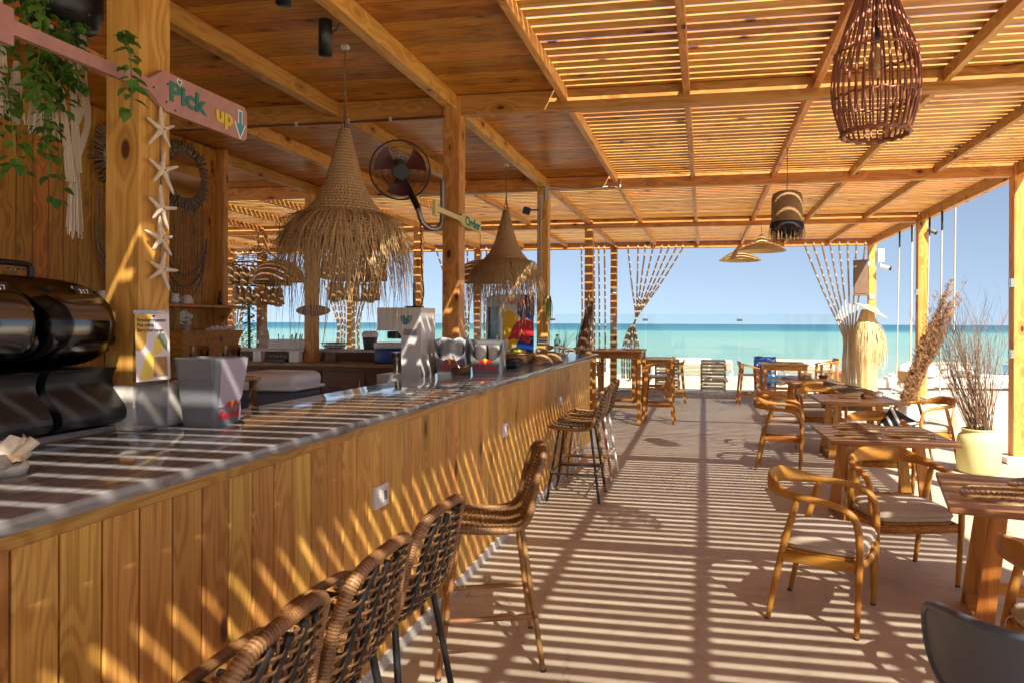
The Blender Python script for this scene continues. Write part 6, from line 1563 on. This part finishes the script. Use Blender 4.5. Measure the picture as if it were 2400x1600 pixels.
# loudspeaker, cameras, breaker box on the far right post
sp_ = thing('loudspeaker', 'slim brown loudspeaker on the far right post', 'loudspeaker', (3.48, 16.72, 2.70))
mb = MB(); mb.prism([(-0.20, -0.10), (0.12, -0.10), (0.16, 0.10), (-0.16, 0.10)], 0.80, (0, 0, -0.40), (1, 0, 0), (0, 1, 0)); mb.obj('cabinet', 'weathered_brown', sp_)
mb = MB(); mb.rbox((-0.04, -0.104, 0.0), (0.26, 0.012, 0.72), 0.005, 1); mb.obj('grille', 'weathered_brown', sp_)
for (x, y, z, rz, lab) in ((3.62, 16.72, 2.99, 200, 'white bullet camera with black eye on the far right post'), (3.93, 16.66, 2.92, -20, 'white bullet camera pointing right on the far right post')):
    t = thing('bullet_camera', lab, 'camera', (x, y, z), R(rz), 'cameras on the far right post')
    mb = MB(); mb.tube([(-0.06, 0, 0.03), (0.12, 0, -0.02)], 0.045, 14); mb.obj('camera_body', 'white_plastic', t)
    mb = MB(); mb.tube([(0.118, 0, -0.02), (0.16, 0, -0.032)], 0.043, 14); mb.obj('lens', 'black_plastic', t)
    mb = MB(); mb.tube([(-0.05, 0, 0.03), (-0.07, 0.08, 0.08)], 0.022, 10); mb.obj('mount', 'white_plastic', t)
mb = MB(); mb.rbox((3.90, 16.80, 3.20), (0.14, 0.10, 0.30), 0.01, 1); t = mb.obj('junction_cabinet', 'white_plastic'); tag(t, 'white electrical box at the top of the far right post', 'electrical box')
for (x, y, z) in ((3.80, 13.05, 3.30),):
    t = thing('bullet_camera', 'small dark camera under the edge beam at the middle right post', 'camera', (x, y, z), R(-30)); mb = MB(); mb.tube([(0, 0, 0), (0.12, 0, -0.07)], 0.035, 12); mb.obj('camera_body', 'grey_plastic', t); mb = MB(); mb.tube([(0.118, 0, -0.069), (0.14, 0, -0.082)], 0.034, 12); mb.obj('lens', 'black_plastic', t)

# swings hanging from the edge beam
for (ys, zs, lab, gx) in (((14.45, 13.95, 13.63), 0.42, 'rope swing hanging left of the middle right post', 0), ((12.62, 12.32, 11.99, 11.70), 0.44, 'rope swing hanging right of the middle right post', 1)):
    t = thing('rope_swing', lab, 'swing', (3.73, sum(ys) / len(ys), 0), group='rope swings under the edge beam')
    for k, y in enumerate(ys):
        x = 3.70 if k % 2 == 0 else 3.80
        mb = MB(); mb.tube([(x, y, 3.58), (x - 0.02, y + (0.12 if k == 0 else 0.02), zs)], 0.011, 6); wobj(mb, 'rope', 'rope', t)
        if k % 2 == 0: mb = MB(); mb.tube([(x, y, 3.58), (x, y, 3.15)], 0.017, 8); wobj(mb, 'rope_wrap', 'black_fabric', t)
    mb = MB(); mb.rbox((3.72, sum(ys) / len(ys), zs), (0.30, max(ys) - min(ys) + 0.12, 0.05), 0.01, 1); wobj(mb, 'seat', 'white_paint', t)
    mb = MB(); rr = random.Random(9)
    for k in range(60): a = rr.uniform(0, 6.28); mb.blade([(3.78, min(ys) - 0.02, zs), (3.78 + 0.03 * math.cos(a), min(ys) - 0.02 + 0.03 * math.sin(a), zs - 0.15), (3.78 + 0.06 * math.cos(a), min(ys) - 0.02 + 0.06 * math.sin(a), zs - 0.38)], None, 0.006, (math.cos(a), math.sin(a), 0))
    o = wobj(mb, 'tassel', 'raffia', t); o['kind'] = 'stuff'

# yellow jar full of twigs
tj = thing('twig_jar', 'pale yellow jar filled with tall bare twigs beside the right post', 'jar', (3.05, 8.62, 0))
mb = MB(); mb.lathe([(0.0, 0.0), (0.20, 0.0), (0.222, 0.03), (0.225, 0.30), (0.222, 0.36), (0.205, 0.415), (0.17, 0.45), (0.165, 0.475), (0.178, 0.485), (0.165, 0.492), (0.15, 0.48), (0.15, 0.44), (0.0, 0.40)], 40); mb.obj('jar_body', 'pale_pot', tj)
mb = MB(); rr = random.Random(12)
def twig(mb, p, d, L, r, depth):
    pts = [p.copy()]; dd = d.copy(); n = 7
    for j in range(n):
        dd = (dd + Vector((rr.uniform(-.11, .11), rr.uniform(-.11, .11), rr.uniform(-.03, .07)))).normalized(); p = p + dd * L / n; pts.append(p.copy())
    mb.tube(pts, [r * (1 - 0.85 * j / n) for j in range(n + 1)], 4 if r > 0.003 else 3, cap=False)
    if depth:
        for q in range(rr.randint(2, 4)):
            i = rr.randint(3, n - 1); twig(mb, pts[i], (dd + Vector((rr.uniform(-.6, .6), rr.uniform(-.5, .5), rr.uniform(0, .4)))).normalized(), L * rr.uniform(0.2, 0.42), r * 0.5, depth - 1)
for k in range(112):
    a = rr.uniform(0, 2 * PI); r0 = 0.11 * math.sqrt(rr.random()); lean = Vector((rr.gauss(-0.17, 0.17), rr.gauss(0, 0.12), 1)).normalized()
    if rr.random() < 0.2: lean = Vector((rr.uniform(-0.55, -0.3), rr.gauss(0, 0.15), 1)).normalized()
    twig(mb, Vector((0.03 + math.cos(a) * r0, math.sin(a) * r0, 0.42)), lean, rr.uniform(0.85, 1.5), rr.uniform(0.003, 0.006), 1 if k % 2 else 2)
o = mb.obj('twigs', 'twig', tj); o['kind'] = 'stuff'
# pampas bundle
pp = thing('pampas_bundle', 'brown feathery pampas grass leaning in a white pot', 'dried plant', (2.88, 11.0, 0))
mb = MB(); mb.lathe([(0.0, 0.0), (0.16, 0.0), (0.19, 0.20), (0.20, 0.48), (0.18, 0.48), (0.0, 0.4)], 24, (0.12, 0, 0)); mb.obj('pot', 'white_paint', pp)
mb = MB(); rr = random.Random(15)
for k in range(70):
    p = Vector((0.0 + rr.uniform(-0.06, 0.08), rr.uniform(-0.08, 0.08), 0.42)); L = rr.uniform(0.9, 2.0); d = Vector((0.30 + rr.gauss(0, 0.05), rr.gauss(0, 0.06), 1)).normalized(); pts = [p]
    for j in range(8): d = (d + Vector((0.015, rr.uniform(-.03, .03), 0))).normalized(); p = p + d * L / 8; pts.append(p.copy())
    mb.tube(pts, 0.003, 3, cap=False)
    for q in range(95):
        t = rr.uniform(0.06, 1.0); i = min(7, int(t * 8)); b = pts[i].lerp(pts[i + 1], t * 8 - i); a = rr.uniform(0, 2 * PI)
        s = Vector((math.cos(a), math.sin(a), rr.uniform(0.5, 1.6))).normalized(); l = rr.uniform(0.05, 0.13) * (1.1 - 0.35 * t)
        mb.blade([b, b + s * l * 0.6 + Vector((0, 0, 0.004)), b + s * l - Vector((0, 0, 0.01))], None, rr.uniform(0.003, 0.006), (math.sin(a), -math.cos(a), 0.2))
o = mb.obj('plumes', 'pampas', pp); o['kind'] = 'stuff'
# bundle of brushwood leaning at the fourth post
bw_ = thing('brushwood_bundle', 'dark bundle of dry palm brushwood leaning behind the counter end', 'dried plant', (-2.3, 12.7, 0))
mb = MB(); rr = random.Random(18)
for k in range(420):
    t0 = rr.uniform(0.0, 0.75); base = Vector((-0.05 + 0.33 * t0, 0, 0.55 + 1.55 * t0)); r = 0.13 * (1 - 0.55 * t0); a = rr.uniform(0, 2 * PI)
    p = base + Vector((math.cos(a) * r * rr.random(), math.sin(a) * r * rr.random(), 0)); d = Vector((0.21 + rr.gauss(0, 0.09), rr.gauss(0, 0.08), 1)).normalized(); L = rr.uniform(0.25, 0.6)
    mb.blade([p, p + d * L * 0.5 + Vector((rr.uniform(-.03, .03), rr.uniform(-.03, .03), 0)), p + d * L], None, rr.uniform(0.006, 0.012), (math.cos(a), math.sin(a), 0))
o = mb.obj('brush', 'twig', bw_); o['kind'] = 'stuff'
mb = MB(); mb.tube([(-0.06, 0, 0.0), (-0.03, 0, 0.6), (0.12, 0, 1.3), (0.29, 0, 2.05)], [0.09, 0.12, 0.09, 0.03], 9); mb.obj('stem_core', 'dark_wood', bw_)
mc2 = thing('macrame_lantern', 'grey macrame holder hanging on the fourth bar post', 'macrame', (-2.13, 13.06, 1.6))
for k in range(6):
    a = 2 * PI * k / 6; c, s = math.cos(a), math.sin(a); mb = MB(); mb.tube(smoothpath([(0, 0, 0.68), (0.01 * c, 0.01 * s, 0.35), (0.10 * c, 0.05 * s, 0.12), (0.085 * c, 0.05 * s, 0.0), (0.11 * c, 0.05 * s, -0.12), (0.07 * c, 0.04 * s, -0.28), (0, 0, -0.36)], 4), 0.010, 5); mb.obj('cord', 'rope', mc2)
mb = MB(); mb.lathe([(0.0, -0.22), (0.07, -0.2), (0.085, -0.08), (0.08, 0.06), (0.03, 0.12), (0.0, 0.12)], 16, (0, 0, 0), (1, 0.6)); mb.obj('lantern', 'grey_metal', mc2)
# oval paddle and dark plant in the back lounge
pd = MB(); pd.lathe([(0.0, -0.55), (0.12, -0.45), (0.17, -0.1), (0.12, 0.25), (0.045, 0.42), (0.04, 0.75), (0.0, 0.76)], 20, (0, 0, 0), (1, 0.16)); o = pd.obj('wooden_paddle', 'weathered_wood'); o.location = (-8.85, 13.0, 1.2); tag(o, 'grey wooden paddle leaning on the lounge post', 'paddle')
dp = thing('dark_shrub', 'dark climbing shrub beside the paddle in the back lounge', 'plant', (-9.15, 12.95, 0)); mb = MB(); rr = random.Random(44)
mb.tube([(0, 0, 0), (0.02, 0, 1.0), (0, 0, 2.0)], 0.03, 6)
for k in range(420):
    z = rr.uniform(0.5, 2.05); a = rr.uniform(0, 6.28); r = rr.uniform(0.02, 0.17); leaf(mb, Vector((math.cos(a) * r, math.sin(a) * r, z)), Vector((math.cos(a), math.sin(a), rr.uniform(-.8, .4))), Vector((0, 0, 1)), rr.uniform(0.05, 0.09), 0.045)
o = mb.obj('foliage', 'leafy_dark', dp); o['kind'] = 'stuff'
lt = make_high_table(1.2, 0.9, 0.95, 'wooden table in the back lounge seen over the back counter'); lt.location = (-8.0, 12.2, 0); lt['group'] = 'lounge tables'
# green clump beyond the sunlit chair
gp = thing('ground_plant', 'low green plant at the foot of the middle right post', 'plant', (3.2, 12.4, 0)); mb = MB(); rr = random.Random(45)
for k in range(160):
    a = rr.uniform(0, 6.28); r = rr.uniform(0, 0.45); leaf(mb, Vector((math.cos(a) * r, math.sin(a) * r * 0.6, rr.uniform(0.02, 0.12))), Vector((math.cos(a), math.sin(a), rr.uniform(0.1, 1.0))), Vector((0, 0, 1)), rr.uniform(0.06, 0.11), 0.04)
o = mb.obj('foliage', 'leafy', gp); o['kind'] = 'stuff'

# ------------------------------------------------------------------ glass wind screens on the kerb
GG = 'glass wind screens along the sea front'
labs = ['clear glass wind screen left of the clamp, behind the aisle', 'clear glass wind screen right of the clamp, behind the far table', 'clear glass wind screen beside the rope curtain post', 'clear glass wind screen at the end of the back lounge', 'clear glass wind screen in the middle of the back lounge']
for k, (x0, x1) in enumerate(((-1.30, 0.775), (0.79, 2.90), (-3.45, -1.33), (-7.7, -5.6), (-5.55, -3.5))):
    t = thing('glass_screen', labs[k], 'glass screen', ((x0 + x1) / 2, 16.15, 0.09), group=GG)
    mb = MB(); mb.box(((x0 + x1) / 2, 16.15, 0.09 + 0.89), (x1 - x0, 0.012, 1.78)); wobj(mb, 'pane', 'clear_pane', t)
    mb = MB(); mb.rbox((x1 + 0.007, 16.15, 1.74), (0.12, 0.05, 0.05), 0.006, 1); wobj(mb, 'clamp', 'grey_metal', t)
    mb = MB(); mb.box(((x0 + x1) / 2, 16.15, 0.115), (x1 - x0, 0.05, 0.05)); wobj(mb, 'channel', 'steel', t)

# ------------------------------------------------------------------ sun loungers and things on the beach
BZ = -0.155
def make_lounger(up):
    root = thing('sun_lounger', 'white wooden sun lounger', 'sun lounger', group='sun loungers on the beach')
    for s in (1, -1):
        mb = MB(); mb.rbox((0, 0.33 * s, 0.30), (1.95, 0.05, 0.10), 0.01, 1); mb.obj('side_rail', 'white_paint', root)
        for x in (-0.85, 0.85): mb = MB(); mb.rbox((x, 0.33 * s, 0.125), (0.08, 0.06, 0.25), 0.008, 1); mb.obj('leg', 'white_paint', root)
    for j in range(12): mb = MB(); mb.rbox((-0.30 + j * 0.11, 0, 0.355), (0.085, 0.66, 0.02), 0.003, 1); mb.obj('slat', 'white_paint', root)
    c, s_ = math.cos(up), math.sin(up)
    for j in range(6): mb = MB(); d = 0.06 + j * 0.11; mb.rbox((-0.36 - d * c, 0, 0.36 + d * s_), (0.085, 0.66, 0.02), 0.003, 1, rotm(0, up, 0)); mb.obj('back_slat', 'white_paint', root)
    mb = MB(); mb.rbox((0.25, 0, 0.40), (1.25, 0.62, 0.07), 0.03, 2); mb.obj('mattress', 'blanket_white', root)
    mb = MB(); mb.rbox((-0.36 - 0.33 * c - 0.03 * s_, 0, 0.40 + 0.33 * s_ ), (0.70, 0.60, 0.07), 0.03, 2, rotm(0, up, 0)); mb.obj('head_mattress', 'blanket_white', root)
    return root
lg = make_lounger(R(24)); ul = False
GL = 'sun loungers on the beach'
spots = [(-5.6, 20.5, 92), (-3.6, 22.3, 92), (-1.9, 23.0, 91), (2.7, 22.4, 92), (4.4, 22.0, 88), (6.0, 21.0, 178), (7.9, 21.4, 2), (9.6, 21.6, 175), (-8.2, 20.8, 92), (0.55, 23.2, 90)]
ords = ['far left beyond the fridge', 'left behind the tall table chairs', 'left of the aisle behind the far chair', 'behind the yellow chair', 'behind the straw bundle', 'behind the pampas grass', 'behind the swing ropes', 'behind the twig jar at far right', 'beyond the back bar', 'at the end of the aisle']
for (x, y, a), od_ in zip(spots, ords):
    place(lg, ul, 'white sun lounger on the sand ' + od_, (x, y, BZ), R(a), GL); ul = True
# grey slatted chair backs in front of the screen
def make_beach_chair(label):
    root = thing('beach_chair', label, 'beach chair', group='grey slatted beach chairs')
    for s in (1, -1):
        mb = MB(); mb.rbox((0.30 * s, 0, 0.40), (0.05, 0.06, 0.86), 0.01, 1, rotm(R(10), 0, 0)); mb.obj('upright', 'weathered_wood', root)
        mb = MB(); mb.rbox((0.30 * s, 0.35, 0.25), (0.05, 0.80, 0.06), 0.01, 1); mb.obj('side_rail', 'weathered_wood', root)
        mb = MB(); mb.rbox((0.30 * s, 0.70, 0.12), (0.05, 0.06, 0.24), 0.01, 1); mb.obj('leg', 'weathered_wood', root)
    for j in range(8): mb = MB(); mb.rbox((0, -0.035 - 0.012 * j, 0.16 + 0.09 * j), (0.56, 0.02, 0.075), 0.004, 1, rotm(R(10), 0, 0)); mb.obj('slat', 'weathered_wood', root)
    mb = MB(); mb.rbox((0, -0.02, 0.84), (0.64, 0.16, 0.10), 0.04, 3); mb.obj('head_roll', 'cushion', root)
    return root
b_ = make_beach_chair('grey slatted beach chair with head roll, just beyond the glass'); b_.location = (0.24, 18.55, BZ)
b2_ = copy_tree(b_); b2_.location = (-0.95, 18.7, BZ); b2_['label'] = 'second grey slatted beach chair, hidden behind the far high chair'
# blue towel over a lounger, daybed with pale mattress, tub, folded parasol base
bt_ = thing('blue_towel_chair', 'beach chair draped with a bright blue towel', 'towel', (1.55, 18.6, BZ))
mb = MB(); mb.grid(lambda u, v: Vector(((u - 0.5) * 0.55, 0.02 * math.sin(u * 9) + 0.16 * v, 0.05 + 0.92 * v + 0.02 * math.sin(u * 7))), 14, 8); mb.grid(lambda u, v: Vector(((0.5 - u) * 0.55, 0.06 + 0.02 * math.sin(u * 9) + 0.16 * v, 0.05 + 0.92 * v)), 14, 8); mb.obj('towel', 'bright_blue', bt_)
mb = MB(); mb.rbox((0, 0.10, 0.45), (0.50, 0.03, 0.9), 0.01, 1, rotm(R(-10), 0, 0)); mb.obj('chair_back', 'white_paint', bt_)
dby = thing('daybed', 'pale grey cushioned daybed on legs behind the hat table', 'daybed', (2.05, 18.9, BZ))
mb = MB(); mb.rbox((0, 0, 0.40), (1.3, 0.75, 0.16), 0.06, 3); mb.obj('mattress', 'pale_blue', dby); 
for sx in (1, -1):
    for sy in (1, -1): mb = MB(); mb.tube([(0.5 * sx, 0.28 * sy, 0.33), (0.53 * sx, 0.30 * sy, 0.0)], [0.03, 0.022], 8); mb.obj('leg', 'weathered_wood', dby)
tub = thing('blue_tub', 'blue plastic tub standing on a lounger behind the twigs', 'tub', (8.35, 21.3, BZ + 0.43))
mb = MB(); mb.lathe([(0.0, 0.0), (0.17, 0.0), (0.20, 0.27), (0.215, 0.28), (0.215, 0.30), (0.19, 0.30), (0.0, 0.05)], 24); mb.obj('tub_body', 'pale_blue', tub)
bgd = MB(); bgd.grid(lambda u, v: Vector((math.cos(2 * PI * u) * 0.55 * math.cos(v * PI / 2) ** 0.6, math.sin(2 * PI * u) * 0.40 * math.cos(v * PI / 2) ** 0.6, 0.36 * math.sin(v * PI / 2))), 28, 8, True); o = bgd.obj('bean_bag', 'blanket_white'); o.location = (5.85, 20.9, BZ + 0.43); tag(o, 'round white bean bag on a lounger left of the pampas grass', 'bean bag')
crt = thing('drinks_crate', 'dark bottle crate on the sand left of the straw bundle', 'crate', (3.62, 20.6, BZ + 0.02))
for s in (1, -1):
    mb = MB(); mb.box((0, 0.16 * s, 0.22), (0.55, 0.02, 0.44)); mb.obj('panel', 'dark_wood', crt); mb = MB(); mb.box((0.27 * s, 0, 0.22), (0.02, 0.32, 0.44)); mb.obj('panel', 'dark_wood', crt)
for j in range(6): mb = MB(); mb.lathe([(0.0, 0.0), (0.035, 0.0), (0.035, 0.2), (0.014, 0.3), (0.014, 0.5), (0.0, 0.5)], 10, (-0.2 + 0.08 * j, 0.05 * (j % 2), 0.02)); mb.obj('bottle', ('brown_bottle', 'red_paint', 'grey_plastic')[j % 3], crt)
# low white benches along the water
GWB = 'low white benches at the water line'
for k, (x, y, a) in enumerate(((-4.3, 25.2, 0), (-0.7, 25.4, 0), (3.4, 25.3, 0), (7.6, 25.0, 0), (11.6, 24.6, 0))):
    t = thing('white_bench', ('leftmost low white bench at the water line', 'low white bench at the water line left of the glass clamp', 'low white bench at the water line left of the straw bundle', 'low white bench at the water line behind the pampas grass', 'rightmost low white bench at the water line')[k], 'bench', (x, y, BZ - 0.05), R(a), GWB)
    mb = MB(); mb.rbox((0, 0, 0.50), (2.1, 0.6, 0.10), 0.01, 1); mb.obj('bench_top', 'white_paint', t)
    mb = MB(); mb.rbox((0, 0, 0.60), (1.9, 0.55, 0.10), 0.03, 2); mb.obj('pad', 'cushion', t)
    for sx in (1, -1): mb = MB(); mb.rbox((0.9 * sx, 0, 0.225), (0.10, 0.55, 0.45), 0.01, 1); mb.obj('leg', 'white_paint', t)
    for j in range(3): mb = MB(); mb.rbox((0, -0.26, 0.12 + 0.13 * j), (1.7, 0.02, 0.09), 0.004, 1); mb.obj('board', 'weathered_wood', t)
# folding wooden chairs on the sand at right
for k, (x, y, a) in enumerate(((5.25, 19.6, 60), (7.6, 17.4, 20))):
    t = thing('folding_chair', ('folding wooden chair on the sand left of the pampas grass', 'folding wooden chair on the sand behind the right post')[k], 'folding chair', (x, y, BZ), R(a), 'folding chairs on the sand')
    for s in (1, -1):
        mb = MB(); mb.rbox((0, 0.25 * s, 0.35), (0.05, 0.03, 0.9), 0.005, 1, rotm(0, R(32), 0)); mb.obj('leg', 'weathered_wood', t); mb = MB(); mb.rbox((0, 0.22 * s, 0.28), (0.05, 0.03, 0.7), 0.005, 1, rotm(0, R(-38), 0)); mb.obj('leg', 'weathered_wood', t)
    mb = MB(); mb.grid(lambda u, v: Vector((-0.25 + 0.55 * v, (u - 0.5) * 0.44, 0.62 - 0.45 * math.sin(v * 2.2) * (1 - 0.4 * v))), 6, 8); mb.grid(lambda u, v: Vector((-0.25 + 0.55 * v, (0.5 - u) * 0.44, 0.612 - 0.45 * math.sin(v * 2.2) * (1 - 0.4 * v))), 6, 8); mb.obj('canvas', 'straw_dark', t)
# boardwalk planks over the sand outside the sunny edge
bwk = thing('boardwalk', 'pale sunlit boardwalk planks on the sand beyond the right posts', 'boardwalk', (8.6, 13.5, BZ))
for j in range(38):
    timber('plank', (6.6 + rnd.uniform(-.03, .03), 8.2 + j * 0.165, BZ + 0.05), (13.5, 8.2 + j * 0.165, BZ + 0.05), 0.155, 0.03, 'weathered_pale', bwk, 0.003)
